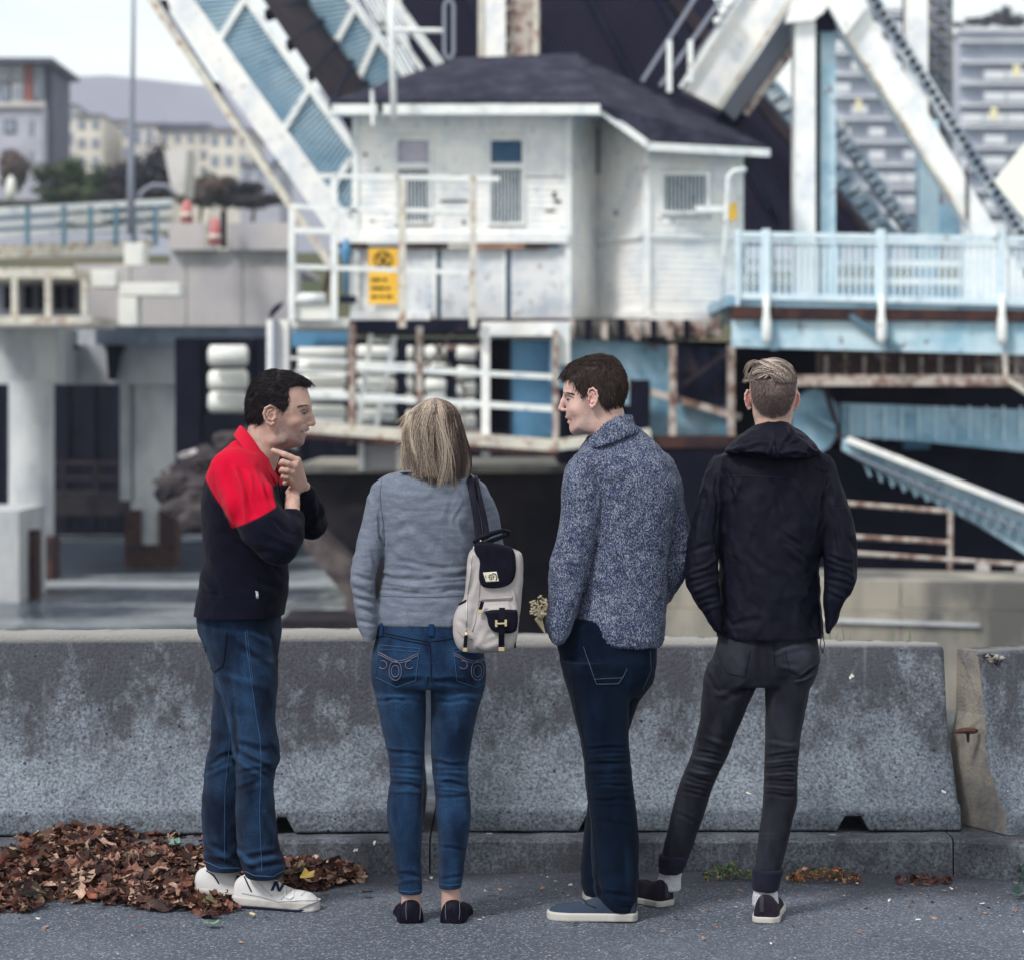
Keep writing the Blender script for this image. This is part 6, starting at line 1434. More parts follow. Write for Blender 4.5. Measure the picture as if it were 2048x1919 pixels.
fj1 = [(475, 1290, 540, 1330, 8, -3), (440, 1345, 540, 1375, 9, 2), (470, 1500, 545, 1540, 6, -5), (470, 1515, 530, 1560, 6, 4), (475, 1545, 545, 1530, 5, -4), (478, 1485, 540, 1500, 7, -3), (475, 1580, 520, 1560, 6, -3), (415, 1525, 470, 1505, 7, -4), (410, 1550, 465, 1530, 6, 3), (480, 1715, 560, 1700, 8, -5), (500, 1735, 575, 1722, 6, -5), (478, 1700, 520, 1740, 7, 4), (410, 1712, 470, 1730, 7, -4), (415, 1690, 460, 1715, 7, 3), (540, 1260, 560, 1330, 6, -3), (500, 1260, 550, 1290, 7, 3), (545, 1480, 562, 1510, 6, 3), (530, 1620, 555, 1690, 7, 2.5), (465, 1400, 475, 1530, 6, -4)]
def ej1(V, N_): return stack(V, ZZ(1530, 8.1), .09, 95, .0022, tilt=.2)+stack(V, ZZ(1725, 8.1), .06, 110, .0026, tilt=-.2, seed=3)
def denim_col(base, fade, wear, amp=120, wz=()):
    def g(V, N_, d):
        px, py = pix(V); n = fbm(V[:, 0]*2, V[:, 1]*2, V[:, 2]*.7, 14, 3)
        w = np.clip(.35+.3*n+d*amp, 0, 1)
        for (x, y, rx, ry, a) in wz: w = np.clip(w+a*np.exp(-((px-x)/rx)**2-((py-y)/ry)**2), 0, 1)
        w = w[:, None]; return np.array(base)*(1-w)+np.array(fade)*w
    return g
_, V, Fq = garment('jeans', jn, (-1.13, 7.95, .02), (-.68, 8.46, 1.05), .0048, denim, M1, fj1, .0018, 9, ej1, denim_col((.0016, .007, .024), (.018, .050, .115), 0, 150, ((490, 1400, 25, 70, .5), (500, 1530, 30, 20, .3), (520, 1480, 20, 20, .2), (440, 1540, 18, 40, .2))))
bv = bvh_of(V, Fq)
seam(bv, [(490, 1262), (494, 1300), (504, 1370), (512, 1430), (519, 1470), (522, 1510), (521, 1560), (519, 1620), (521, 1680), (524, 1745)], 1.7, 'side_seam', threadw, M1)
seam(bv, [(494, 1258), (499, 1310), (508, 1370)], 1.2, 'side_seam', threadw, M1)
seam(bv, [(434, 1352), (450, 1400), (462, 1460), (455, 1530), (450, 1580), (449, 1720)], 1.5, 'inner_seam', threadw, M1)
seam(bv, [(454, 1262), (449, 1318), (446, 1330), (430, 1342), (416, 1325), (410, 1290)], 1.8, 'back_pocket', threaddk, M1, .0025)
seam(bv, [(490, 1741), (510, 1750), (545, 1752), (572, 1737)], 2, 'hem', threadw, M1, .001); seam(bv, [(412, 1722), (440, 1735), (480, 1735)], 2, 'hem', threadw, M1, .001)
# shoes --------------------------------------------------------
def shoe_fn(x0, y0, th, L_, wk, hk, z0=0., zc=0., n=2.3):
    c, s = math.cos(th), math.sin(th); fw = [a*L_ for a, _ in wk]; ww = [b for _, b in wk]; fh = [a*L_ for a, _ in hk]; hh = [b for _, b in hk]
    def f(x, y, z):
        a = (x-x0)*c+(y-y0)*s; b = -(x-x0)*s+(y-y0)*c; w = np.interp(a, fw, ww); h = np.interp(a, fh, hh); zz = z-zc
        u = b/w; v = zz/h; k0 = (np.abs(u)**n+np.abs(v)**n)**(1/n); k1 = np.sqrt((u/w)**2+(v/h)**2)+1e-6
        d = np.where(k0 < 1e-3, -np.minimum(w, h), k0*(k0-1)/k1)*.75
        e = np.maximum(-a, a-L_); return smax(smax(d, e, .010), z0-z, .002)
    return f
WK = [(0, .026), (.05, .034), (.2, .038), (.4, .039), (.6, .046), (.75, .050), (.88, .044), (.96, .032), (1, .018)]
def slab(x0, y0, th, L_, wk, zlo, zhi, r=.004, rock_=0):
    c, s = math.cos(th), math.sin(th); fw = [a*L_ for a, _ in wk]; ww = [b for _, b in wk]
    def f(x, y, z):
        a = (x-x0)*c+(y-y0)*s; b = -(x-x0)*s+(y-y0)*c; w = np.interp(a, fw, ww); lo = zlo+rock_*(np.maximum(0, .12*L_-a)*.5+np.maximum(0, a-.8*L_)*.45)
        hi = zhi+.006*np.maximum(0, 1-a/(.5*L_)) if rock_ else zhi
        d = smax(np.abs(b)-w, np.maximum(-a, a-L_), .022); return smax(smax(d, z-hi, r), lo-z, r)
    return f
def mk(name, f, lo, hi, h, m, parent, **k):
    V, Fq = mesh_sdf(f, lo, hi, h); put_mesh(name, V, Fq, m, parent, **k) ; return V, Fq
def bb(x0, y0, th, L_, pad=.07, zt=.17, zl=-.03):
    x1, y1 = x0+L_*math.cos(th), y0+L_*math.sin(th); return (min(x0, x1)-pad, min(y0, y1)-pad, zl), (max(x0, x1)+pad, max(y0, y1)+pad, zt)
def sneaker(x0, y0, th, L_, parent, mark):
    H = [(0, .082), (.06, .098), (.16, .112), (.27, .112), (.40, .108), (.55, .080), (.68, .066), (.80, .062), (.9, .056), (.97, .040), (1, .026)]
    up = shoe_fn(x0, y0, th, L_, WK, H); lo, hi = bb(x0, y0, th, L_)
    t = bpy.data.objects.new('shoe', None); link(t, parent)
    V, Fq = mk('upper', up, lo, hi, .0035, whiteleather, t)
    so = slab(x0-.006*math.cos(th), y0-.006*math.sin(th), th, L_+.014, [(a, b+.003) for a, b in WK], .006, .034, .007, 1)
    V2, F2 = mk('midsole', so, lo, hi, .0035, rubberw, t)
    ou = slab(x0+.0*math.cos(th), y0, th, L_+.008, [(a, b+.002) for a, b in WK], -.001, .010, .003, 1); mk('outsole', ou, lo, hi, .0035, mat('outsole_rubber', (.012, .014, .03), .7), t)
    return t, V, Fq, V2, F2
sx0, sy0 = XX(470, 8.22), 8.22; sth = math.atan2(8.135-8.22, XX(646, 8.135)-sx0)
t, V, Fq, V2, F2 = sneaker(sx0, sy0, sth, .302, M1, True)
bv = BVHTree.FromPolygons([tuple(v) for v in np.concatenate([V, V2])], [tuple(q) for q in Fq.tolist()]+[tuple(q) for q in (F2+len(V)).tolist()])
inkm = mat('navy_ink', (.012, .022, .06), .6)
for pl in ([(541, 1780), (547, 1780), (555, 1762), (549, 1762)], [(549, 1762), (555, 1762), (561, 1781), (556, 1782)], [(556, 1782), (561.5, 1782), (571, 1765), (565, 1765)]): decal(bv, pl, 'letter_stroke', inkm, t, .0022, .001, 2)
seam(bv, [(489, 1752), (496, 1768), (503, 1782)], 3.2, 'heel_stripe', inkm, t); seam(bv, [(484, 1785), (520, 1792), (556, 1803), (600, 1800), (640, 1800)], 1.6, 'sole_line', mat('grey_line', (.25, .25, .3), .7), t)
seam(bv, [(602, 1790), (616, 1778), (634, 1781)], 1.5, 'toe_cap_edge', mat('shoe_shade_line', (.38, .37, .40), .7), t); seam(bv, [(562, 1798), (580, 1780), (600, 1768)], 1.5, 'toe_cap_edge', bpy.data.materials['shoe_shade_line'], t)
seam(bv, [(500, 1752), (520, 1768), (545, 1792)], 1.2, 'panel_edge', bpy.data.materials['shoe_shade_line'], t); seam(bv, [(560, 1752), (575, 1768), (572, 1790)], 1.2, 'panel_edge', bpy.data.materials['shoe_shade_line'], t)
lm = MB(); lace = mat('shoe_lace', (.70, .69, .68), .8)
for a_, b_ in (((576, 1752), (598, 1759)), ((580, 1760), (604, 1766)), ((586, 1768), (610, 1772)), ((575, 1759), (600, 1753)), ((583, 1768), (606, 1760))): seam(bv, [a_, b_], 2.6, 'lace', lace, t, .003, mb=lm)
seam(bv, [(574, 1760), (569, 1778), (571, 1793), (577, 1797)], 2.4, 'l', lace, t, .003, mb=lm); seam(bv, [(578, 1760), (586, 1778), (587, 1793), (580, 1797)], 2.4, 'l', lace, t, .003, mb=lm)
lm.build('lace', lace, t, smooth=True)
sx0, sy0 = XX(392, 8.36), 8.36
t, V, Fq, V2, F2 = sneaker(sx0, sy0, sth, .302, M1, False); bv = bvh_of(V, Fq)
seam(bv, [(413, 1740), (428, 1750), (438, 1766)], 3, 'heel_stripe', inkm, t); decal(bv, [(474, 1750), (480, 1750), (474, 1765), (469, 1765)], 'letter_stroke', inkm, t, .002, .001, 2)

# ================================================================== person 2: woman
M2 = thing('person', 'woman with shoulder-length streaked blond hair in a grey sweatshirt and blue skinny jeans', 'person', (XX(858, 7.97), 7.97, 0), 'people standing at the barrier')
def gen_head(c, th, s=1.0, w=.074):
    """a whole head with a face looking along th; c is the centre between the ears"""
    R_ = rotz(th-math.pi/2); C_ = np.array(c, float)
    def L3(a, b, d): return C_+R_ @ np.array((a, b, d))*s
    fs = [ell(L3(0, -.018, .035), (w*s, .098*s, .092*s), R_), ell(L3(0, .030, -.015), (.064*s, .072*s, .092*s), R_)]
    f = U(fs, .03*s); f = U([f, ell(L3(0, .055, -.088), (.034*s, .034*s, .026*s), R_), cap(L3(-.045, .0, -.06), L3(-.018, .06, -.092), .018*s, .015*s), cap(L3(.045, .0, -.06), L3(.018, .06, -.092), .018*s, .015*s)], .02*s)
    f = U([f, chain([(*L3(0, .100, .018), .006), (*L3(0, .112, -.008), .008), (*L3(0, .118, -.022), .0095)], .005), ell(L3(-.012, .106, -.024), (.008, .008, .006), R_), ell(L3(.012, .106, -.024), (.008, .008, .006), R_)], .008*s)
    for q in (-1, 1):
        f = SUB(f, ell(L3(q*.031, .098, .016), (.017, .014, .011), R_), .008); f = U([f, ell(L3(q*.031, .084, .014), (.012, .012, .012), R_)], .002)
        f = U([f, ell(L3(q*.030, .092, .033), (.018, .010, .005), R_)], .007)
    f = U([f, chain([(*L3(-.022, .094, -.050), .003), (*L3(0, .103, -.047), .0055), (*L3(.022, .094, -.050), .003)], .003), chain([(*L3(-.018, .092, -.057), .003), (*L3(0, .101, -.060), .006), (*L3(.018, .092, -.057), .003)], .003)], .004)
    return f, L3
def ear_back(p, q, Yc, sgn, h):
    """an ear seen from behind: p,q pixel centre"""
    x, _, z = P(p, q, Yc); 
    rim = chain([(x-sgn*.006, Yc+.004, z+.45*h, .0030), (x+sgn*.004, Yc-.002, z+.50*h, .0036), (x+sgn*.0105, Yc-.006, z+.30*h, .0040), (x+sgn*.0115, Yc-.006, z+.02*h, .0038), (x+sgn*.006, Yc-.002, z-.28*h, .0036), (x-sgn*.001, Yc+.003, z-.46*h, .0046), (x-sgn*.007, Yc+.006, z-.40*h, .004)], .003)
    pl = ell((x+sgn*.001, Yc+.004, z), (.012, .006, .42*h), rotz(-sgn*.5)); return U([rim, pl], .004)
hc2 = P(866, 872, 7.98); hf2, _ = gen_head(hc2, math.radians(92), .93)
bd = [hf2, chain(pts((866, 900, 7.97, .050), (862, 950, 7.975, .054)), .01), Colp([(975, 800, 930, 7.97, .07), (1040, 785, 945, 7.97, .09), (1150, 785, 930, 7.97, .085), (1240, 775, 925, 7.97, .09), (1330, 765, 945, 7.97, .09)]),
      chain(pts((785, 985, 7.97, .035), (733, 1130, 7.955, .026), (736, 1235, 7.925, .016)), .01), chain(pts((950, 985, 8.0, .035), (985, 1130, 8.02, .028), (960, 1230, 8.02, .022)), .01),
      chain(pts((805, 1330, 7.97, .07), (812, 1560, 7.97, .036), (815, 1640, 7.97, .036), (821, 1770, 7.96, .028), (823, 1815, 7.97, .034)), .01), chain(pts((912, 1330, 7.97, .07), (903, 1560, 7.97, .034), (905, 1640, 7.97, .036), (901, 1770, 7.96, .028), (903, 1815, 7.97, .034)), .01)]
def plain_skin(t):
    def g(V, N_): return np.array(t)*(1+.06*fbm(V[:, 0], V[:, 1], V[:, 2], 50, 3))[:, None]
    return g
bodymesh('body', U(bd, .012), (-.58, 7.78, .02), (.02, 8.14, 1.76), M2, [(1.35, 1.75), (.02, .12)], plain_skin((.46, .29, .25)), h=.0045, hf=.0045)
# sweatshirt
tor = Colp([(930, 826, 905, 7.975, .055), (940, 806, 922, 7.975, .068), (950, 785, 938, 7.97, .085), (962, 766, 950, 7.97, .10), (985, 756, 962, 7.97, .112), (1040, 762, 960, 7.97, .115), (1099, 767, 956, 7.97, .108), (1142, 766, 952, 7.97, .102), (1183, 758, 955, 7.97, .106), (1215, 752, 958, 7.97, .112), (1249, 754, 960, 7.97, .116)], 2.2)
al = Colp([(948, 775, 805, 7.97, .045), (958, 757, 812, 7.97, .055), (970, 744, 808, 7.97, .058), (1003, 732, 792, 7.965, .055), (1047, 723, 778, 7.96, .052), (1090, 712, 769, 7.95, .050), (1122, 704, 759, 7.94, .048), (1137, 700, 755, 7.935, .047), (1163, 700, 750, 7.93, .045), (1192, 704.6, 750, 7.93, .043), (1232, 712, 753, 7.92, .041), (1262, 718, 755, 7.92, .038), (1286, 730, 747, 7.92, .030)], 2.1, .010)
ar = Colp([(948, 905, 940, 7.98, .045), (958, 905, 956, 7.98, .055), (970, 910, 972, 7.985, .058), (994, 925, 984, 7.99, .056), (1032, 938, 999, 8.0, .054), (1058, 945, 1002, 8.01, .052), (1087, 950, 1007, 8.02, .050), (1140, 958, 1013, 8.03, .048), (1200, 955, 1005, 8.03, .045), (1245, 945, 985, 8.0, .040)], 2.1, .012)
sw = U([tor, al], .020); sw = U([sw, ar], .020); sw = SUB(sw, cap(P(866, 930, 7.985), P(866, 915, 7.985), .052, .055), .01)
fw = [(836, 1050, 905, 1125, 11, -3.5), (905, 1125, 935, 1150, 10, -3), (925, 1050, 955, 1090, 9, -6), (915, 1065, 950, 1110, 8, 4), (780, 1060, 830, 1050, 12, -4), (775, 1075, 800, 1110, 9, 3), (762, 1152, 840, 1158, 5, -6), (840, 1158, 935, 1148, 5, -6), (765, 1165, 850, 1173, 5, 4.5), (850, 1173, 935, 1165, 5, 4), (758, 1180, 860, 1186, 4.5, -6), (860, 1186, 935, 1178, 4.5, -5), (765, 1142, 850, 1145, 5, 4), (850, 1145, 935, 1138, 5, 3.5), (790, 1120, 900, 1135, 6, -2.5), (775, 1198, 900, 1206, 7, 2), (760, 1215, 850, 1225, 6, -2), (740, 975, 770, 1050, 7, -2), (845, 985, 925, 970, 10, 1.8), (850, 1000, 940, 990, 9, -1.8), (820, 1065, 870, 1130, 11, 3), (745, 1100, 755, 1140, 6, -3),
      (705, 1150, 748, 1158, 5, -4), (704, 1172, 748, 1185, 5, -4), (708, 1195, 750, 1205, 5, -4), (712, 1215, 752, 1228, 5, -4), (716, 1240, 753, 1248, 5, -4), (702, 1160, 740, 1170, 5, 3), (706, 1182, 748, 1196, 5, 3), (712, 1205, 750, 1216, 5, 3), (762, 970, 758, 1030, 3, -3), (758, 1030, 768, 1100, 3.5, -6), (925, 985, 950, 1030, 6, -3)]
_, V, Fq = garment('sweatshirt', sw, (-.58, 7.76, .92), (.02, 8.16, 1.55), .0048, melange, M2, fw, .0026, 12, lambda V, N_: stack(V, ZZ(1215, 7.92), .09, 105, .0016, seed=2)*(V[:, 0] < XX(757, 7.93)))
bv = bvh_of(V, Fq)
seam(bv, [(764, 955), (760, 990), (763, 1020), (767, 1050), (769, 1090)], 1.5, 'sleeve_seam', cloth('seam_grey', (.07, .09, .13), bump=0), M2, .0006)
seam(bv, [(752, 1190), (800, 1192), (870, 1193), (935, 1190)], 1.3, 'hem_seam', bpy.data.materials['seam_grey'], M2, .0006)
tp = [P(814, 950, 7.93), P(822, 938, 7.912), P(845, 926, 7.905), P(866, 921, 7.903), P(890, 924, 7.906), P(910, 934, 7.915), P(920, 946, 7.935)]
bt = [P(795, 944, 7.915), P(812, 943, 7.886), P(838, 946, 7.872), P(866, 950, 7.868), P(895, 950, 7.872), P(918, 948, 7.888), P(932, 950, 7.92)]
ribbon(tp, bt, 'collar', melange, M2, .006)
# jeans
pel = Colp([(1224, 765, 950, 7.97, .098), (1238, 756, 956, 7.97, .106), (1260, 754, 958, 7.965, .112), (1291, 747, 966, 7.96, .118), (1320, 743, 970, 7.955, .122), (1345, 742, 972, 7.955, .122), (1372, 748, 968, 7.96, .11)], 2.2, .015)
l1 = Colp([(1330, 745, 852, 7.965, .10), (1362, 744, 852.5, 7.965, .10), (1392, 751, 852, 7.965, .095), (1440, 761, 851.5, 7.97, .088), (1487, 771, 848.5, 7.97, .078), (1520, 778, 848.5, 7.97, .070), (1558, 781, 846.5, 7.97, .064), (1585, 776, 845, 7.965, .062), (1612, 774, 844.5, 7.96, .063), (1640, 774.5, 844, 7.955, .064), (1670, 779, 843.5, 7.955, .060), (1720, 788, 842, 7.96, .050), (1760, 795, 843.5, 7.96, .044), (1785, 798, 844.5, 7.96, .043)], 2.0, .006)
l2 = Colp([(1330, 861, 969, 7.965, .10), (1362, 860.6, 970, 7.965, .10), (1380, 861, 968, 7.965, .096), (1406, 861.5, 960, 7.965, .093), (1446, 862, 950, 7.97, .087), (1487, 862, 942, 7.97, .078), (1527, 863, 936.6, 7.97, .068), (1568, 867, 936.6, 7.97, .063), (1595, 870.7, 941.7, 7.965, .062), (1635, 872.4, 941.7, 7.955, .064), (1676, 877, 936.6, 7.955, .059), (1720, 878, 930, 7.96, .050), (1774, 877.5, 923, 7.96, .043)], 2.0, .006)
jn = U([pel, l1], .012); jn = U([jn, l2], .012); 
jn = U([jn, ell(P(803, 1322, 7.905), (.074, .062, .082)), ell(P(912, 1322, 7.905), (.074, .062, .082))], .03)
jn = SUB(jn, cap(P(857, 1352, 7.84), P(857, 1480, 7.86), .004, .006), .006)
fw = [(752, 1398, 848, 1402, 4, -4.5), (755, 1390, 845, 1391, 4, 2.5), (865, 1402, 962, 1399, 4, -4.5), (868, 1392, 962, 1390, 4, 2.5), (772, 1500, 845, 1506, 5, -4), (778, 1535, 848, 1538, 4.5, -4.5), (779, 1550, 848, 1556, 4.5, 4), (779, 1564, 846, 1572, 4.5, -5), (780, 1578, 845, 1584, 4, 3), (865, 1524, 936, 1528, 5, -4.5), (866, 1540, 936, 1546, 4.5, 4), (867, 1558, 937, 1568, 4.5, -5), (869, 1574, 938, 1580, 4, 3.5), (875, 1595, 940, 1590, 5, -3), (880, 1690, 930, 1700, 5, -2.5), (790, 1745, 840, 1750, 5, -3), (795, 1763, 843, 1758, 5, 2.5), (880, 1755, 925, 1748, 5, -2.5), (790, 1365, 845, 1358, 6, -4), (868, 1358, 930, 1365, 6, -4)]
_, V, Fq = garment('jeans', jn, (-.48, 7.78, .05), (-.06, 8.12, 1.05), .0045, denim, M2, fw, .0010, 12, lambda V, N_: stack(V, ZZ(1550, 7.97), .08, 120, .0007, seed=4)+stack(V, ZZ(1420, 7.97), .09, 90, .0005, seed=5), denim_col((.0022, .011, .038), (.018, .058, .135), 0, 130, ((800, 1395, 45, 16, .5), (915, 1395, 45, 16, .5), (810, 1545, 30, 25, .3), (905, 1545, 30, 25, .3), (815, 1350, 40, 18, .25))))
bv = bvh_of(V, Fq)
def pocket(ox, sgn=1):
    q = lambda pts_: [(ox+sgn*x, y) for x, y in pts_]
    mb = MB(); out = [(-40, 1289), (40, 1296), (32, 1360), (-6, 1373), (-48, 1352), (-40, 1289)]
    seam(bv, q(out), 1.4, '', None, None, .0018, mb=mb)
    seam(bv, q([(-38, 1297), (38, 1303)]), 1.2, '', None, None, .0018, mb=mb)
    mb.build('back_pocket', threadw, M2, smooth=True)
    mb = MB()
    arch1 = [(-41+i*4.4, 1304+16*math.sin(min(1, i/9.)*1.57)**1.5) for i in range(10)]
    arch2 = [(38-i*4.2, 1306+14*math.sin(min(1, i/9.)*1.57)**1.5) for i in range(10)]
    for k in (0, 4): seam(bv, q([(x, y+k) for x, y in arch1]), 1.7, '', None, None, .0028, mb=mb); seam(bv, q([(x, y+k) for x, y in arch2]), 1.7, '', None, None, .0028, mb=mb)
    for r in (1.0, .62): seam(bv, q([(-8+12*r*math.sin(a), 1342-(17*math.cos(a)+(5 if math.cos(a) > 0 else 0))*r*.95) for a in np.linspace(0, 2*math.pi, 22)]), 1.7, '', None, None, .0028, mb=mb)
    for s_ in (-1, 1): seam(bv, q([(-6+s_*(26+8*math.cos(a)), 1328+8*math.sin(a)) for a in np.linspace(.6, 5.2, 12)]), 1.7, '', None, None, .0028, mb=mb)
    mb.build('pocket_embroidery', pipingm, M2, smooth=True)
pocket(799, 1); pocket(946, -1)
for pl in ([(756, 1262), (800, 1272), (860, 1283), (862, 1330), (862, 1362)], [(862, 1282), (905, 1276), (960, 1262)], [(758, 1268), (800, 1278), (860, 1289)]): seam(bv, pl, 1.8, 'yoke_seam', threaddk, M2, .0012)
for x in (863, 762): decal(bv, [(x-6, 1243), (x+6, 1243), (x+5, 1272), (x-5, 1272)], 'belt_loop', looseden, M2, .004, .003, 3)
seam(bv, [(799, 1780), (820, 1783), (844, 1778)], 1.4, 'hem', threadw, M2); seam(bv, [(878, 1766), (900, 1770), (923, 1766)], 1.4, 'hem', threadw, M2)
for x0, th in ((824, 98), (903, 82)):
    a = math.radians(th); L_ = .235; X0, Y0 = XX(x0, 7.93), 7.905
    wk = [(0, .030), (.06, .040), (.2, .044), (.45, .040), (.7, .047), (.88, .040), (.97, .024), (1, .014)]; hk = [(0, .060), (.06, .076), (.16, .078), (.3, .060), (.45, .045), (.7, .040), (.9, .034), (1, .018)]
    g = shoe_fn(X0, Y0, a, L_, wk, hk, .004); c_ = np.array((X0+.075*math.cos(a), Y0+.075*math.sin(a)))
    g = SUB(g, ell((c_[0]+.035*math.cos(a), c_[1]+.035*math.sin(a), .085), (.034, .075, .038), rotz(a-math.pi/2)), .004)
    lo, hi = bb(X0, Y0, a, L_); t = bpy.data.objects.new('shoe', None); link(t, M2)
    V, Fq = mk('upper', g, lo, hi, .0035, blackleather, t); mk('sole', slab(X0, Y0, a, L_, [(p_, w_*.86) for p_, w_ in wk], -.002, .008, .003), lo, hi, .0035, bpy.data.materials['outsole_rubber'], t)
    bs = bvh_of(V, Fq)
    for dx in (-11, 15): seam(bs, [(x0+dx, 1800), (x0+dx*1.1, 1820), (x0+dx, 1838)], 1.2, 'stitching', pipingm, t, .0012)
# hair: solid core under layered locks
core = Colp([(803, 861, 879, 7.975, .02), (808, 849, 891, 7.975, .05), (818, 835, 904, 7.975, .078), (832, 824, 912, 7.975, .092), (855, 817, 918, 7.97, .098), (900, 816, 924, 7.965, .098), (925, 820, 926, 7.955, .092), (940, 838, 915, 7.94, .070)], 2.0, .015)
V, Fq = mesh_sdf(core, (-.38, 7.82, 1.38), (-.13, 8.1, 1.72), .004); N_ = normals_of(core, V); put_mesh('hair', V, Fq, hairm, M2, np.tile(V3(.075, .05, .042), (len(V), 1)))
rg = np.random.default_rng(21); ls = []; rs = []; cs = []
zt, zb = ZZ(798, 7.97), ZZ(960, 7.97)
env = [(796, 867, 870, .004), (797.5, 860, 878, .02), (801, 849, 891, .045), (806, 840, 901, .068), (815, 828, 911, .088), (825, 818, 918, .100), (855, 808, 926, .112), (880, 805, 932, .118), (900, 805, 937, .120), (925, 806, 940, .122), (940, 810, 939, .122), (965, 816, 934, .118)]
ez = np.array([ZZ(e[0], 7.97) for e in env])[::-1]; exl = np.array([XX(e[1], 7.97) for e in env])[::-1]; exr = np.array([XX(e[2], 7.97) for e in env])[::-1]; er = np.array([e[3] for e in env])[::-1]
nclump = 150; cl = [(rg.random()*2*math.pi, rg.random(), rg.normal()*.3, rg.random()) for _ in range(nclump)]
for i in range(6600):
    cphi, ck, cd, cu = cl[rg.integers(nclump)]; phi = cphi+rg.normal()*.07
    front = math.sin(phi)                                        # sin<0 faces the camera
    if rg.random() < .5 and front > .2: phi = -phi; front = -front
    layer = .93+.085*rg.random()
    endpx = 928+24*ck+9*rg.random()+(16 if abs(math.cos(phi)-.25) < .3 and front < 0 else 0)-(28 if front > .3 else 0)
    ze = ZZ(endpx, 7.97); z0 = ZZ(796, 7.97)-(.0 if rg.random() < .8 else .05*rg.random()); k = 16; q = []
    for s in range(k):
        u = s/(k-1); z = z0+(ze-z0)*(1-(1-u)**1.0) if s else z0
        z = z0-(z0-ze)*(u**1.9)
        zz = z; xl = np.interp(zz, ez, exl); xr = np.interp(zz, ez, exr); ry_ = np.interp(zz, ez, er)
        ph = phi+(.10*math.sin(u*5+cphi*7)+cd*.9*u*u)*(1 if u > .1 else u*10); w = .0035*math.sin(u*11+ck*20)*u
        lay = layer+(.11*u*u*(ck-.45))
        q.append(((xl+xr)/2+(xr-xl)/2*math.cos(ph)*lay+w, 7.972+ry_*math.sin(ph)*lay, z))
    ls.append(np.array(q)); rs.append(.00062+.0004*rg.random())
    m = (cu*.78+rg.random()*.22)+.24*(-math.cos(phi))  # locks towards the left coloured lighter, as if lit from that side
    c = V3(.065, .042, .040)+(V3(.52, .43, .35)-V3(.065, .042, .040))*float(np.clip((m-.22)/.6, 0, 1))
    cs.append(c*(.75+.45*rg.random()))
for i in range(90):                                              # flyaway ends at the left and bottom
    x, y = 806+rg.random()*6, 830+rg.random()*110; p = np.array(P(x, y, 7.96)); d = np.array((-.5-rg.random(), rg.normal()*.3, -.5-.6*rg.random()))*.022
    ls.append(np.array([p+(.012, 0, .012), p, p+d*.6, p+d*1.1+(0, 0, .004)])); rs.append(.0006); cs.append(V3(.60, .48, .38))
strands('hair_locks', ls, rs, cs, hairm, M2)
# ================================================================== backpack
BG = thing('backpack', 'pale grey leather backpack with black flap hanging from the woman\'s right shoulder', 'backpack', P(985, 1303, 7.80))
YB_ = 7.83
def bagw(x, z): return np.full(x.shape, .058)
main = infl([(936, 1100), (960, 1093), (1030, 1096), (1047, 1108), (1046, 1160), (1040, 1226), (1030, 1292), (1000, 1303), (940, 1303), (915, 1288), (912, 1240), (930, 1190), (934, 1140)], YB_+.01, bagw, .5, 2)
lobe = infl([(934, 1199), (915, 1212), (906, 1235), (906, 1270), (915, 1296), (930, 1302), (955, 1290), (960, 1240), (955, 1205)], YB_-.005, lambda x, z: np.full(x.shape, .05), .8, 2)
fpk = infl([(960, 1206), (1036, 1206), (1037, 1262), (1028, 1296), (1000, 1303), (958, 1302), (945, 1280), (950, 1235)], YB_-.045, lambda x, z: np.full(x.shape, .030), .8, 2)
bag = U([main, lobe], .015); bag = U([bag, fpk], .010)
bag = SUB(bag, ell(P(1040, 1096, YB_+.01), (.030, .04, .018)), .006)
V, Fq = mesh_sdf(bag, (XX(895, YB_), 7.70, ZZ(1310, YB_)), (XX(1058, YB_), 7.96, ZZ(1080, YB_)), .0035); N_ = normals_of(bag, V)
V = V+N_*(folds(V, N_, [(948, 1110, 944, 1190, 6, -3), (962, 1250, 940, 1295, 8, -3), (1010, 1280, 970, 1298, 7, 3), (940, 1130, 936, 1180, 5, 2.5), (1020, 1180, 1035, 1260, 5, -2.5), (975, 1268, 1000, 1262, 6, -2), (915, 1240, 945, 1268, 6, -2)])+.0012*fbm(V[:, 0], V[:, 1], V[:, 2], 25, 2))[:, None]
put_mesh('bag_body', V, Fq, bagm, BG); bb_ = bvh_of(V, Fq)
def pad(poly, nm, m, lift, th, par=BG, g=3): return decal(bb_, poly, nm, m, par, lift, th, g)
fp = smooth_closed([(947, 1086), (966, 1082), (1018, 1092), (1029, 1100), (1032, 1140), (1026, 1160), (1008, 1174), (975, 1176), (961, 1168), (958, 1150), (960, 1118), (950, 1108)], 1)
flp = infl([tuple(q) for q in [(947, 1084), (966, 1081), (1018, 1091), (1030, 1100), (1033, 1140), (1027, 1162), (1008, 1174), (975, 1176), (960, 1169), (957, 1150), (961, 1118), (950, 1108)]], YB_-.045, lambda x, z: .016+.0*x, .8, 2)
V, Fq = mesh_sdf(flp, (XX(940, YB_), 7.72, ZZ(1182, YB_)), (XX(1040, YB_), 7.86, ZZ(1075, YB_)), .003); N_ = normals_of(flp, V); V = V+N_*folds(V, N_, [(975, 1095, 985, 1130, 5, -2), (1005, 1110, 1020, 1150, 6, -1.5), (958, 1100, 965, 1125, 4, -2)])[:, None]
fo = put_mesh('flap', V, Fq, blackleather, BG); bf = bvh_of(V, Fq)
seam(bf, [(1022, 1098), (1027, 1140), (1021, 1160), (1006, 1170), (978, 1172), (963, 1165)], 2.4, 'flap_piping', blackleather, fo, .002)
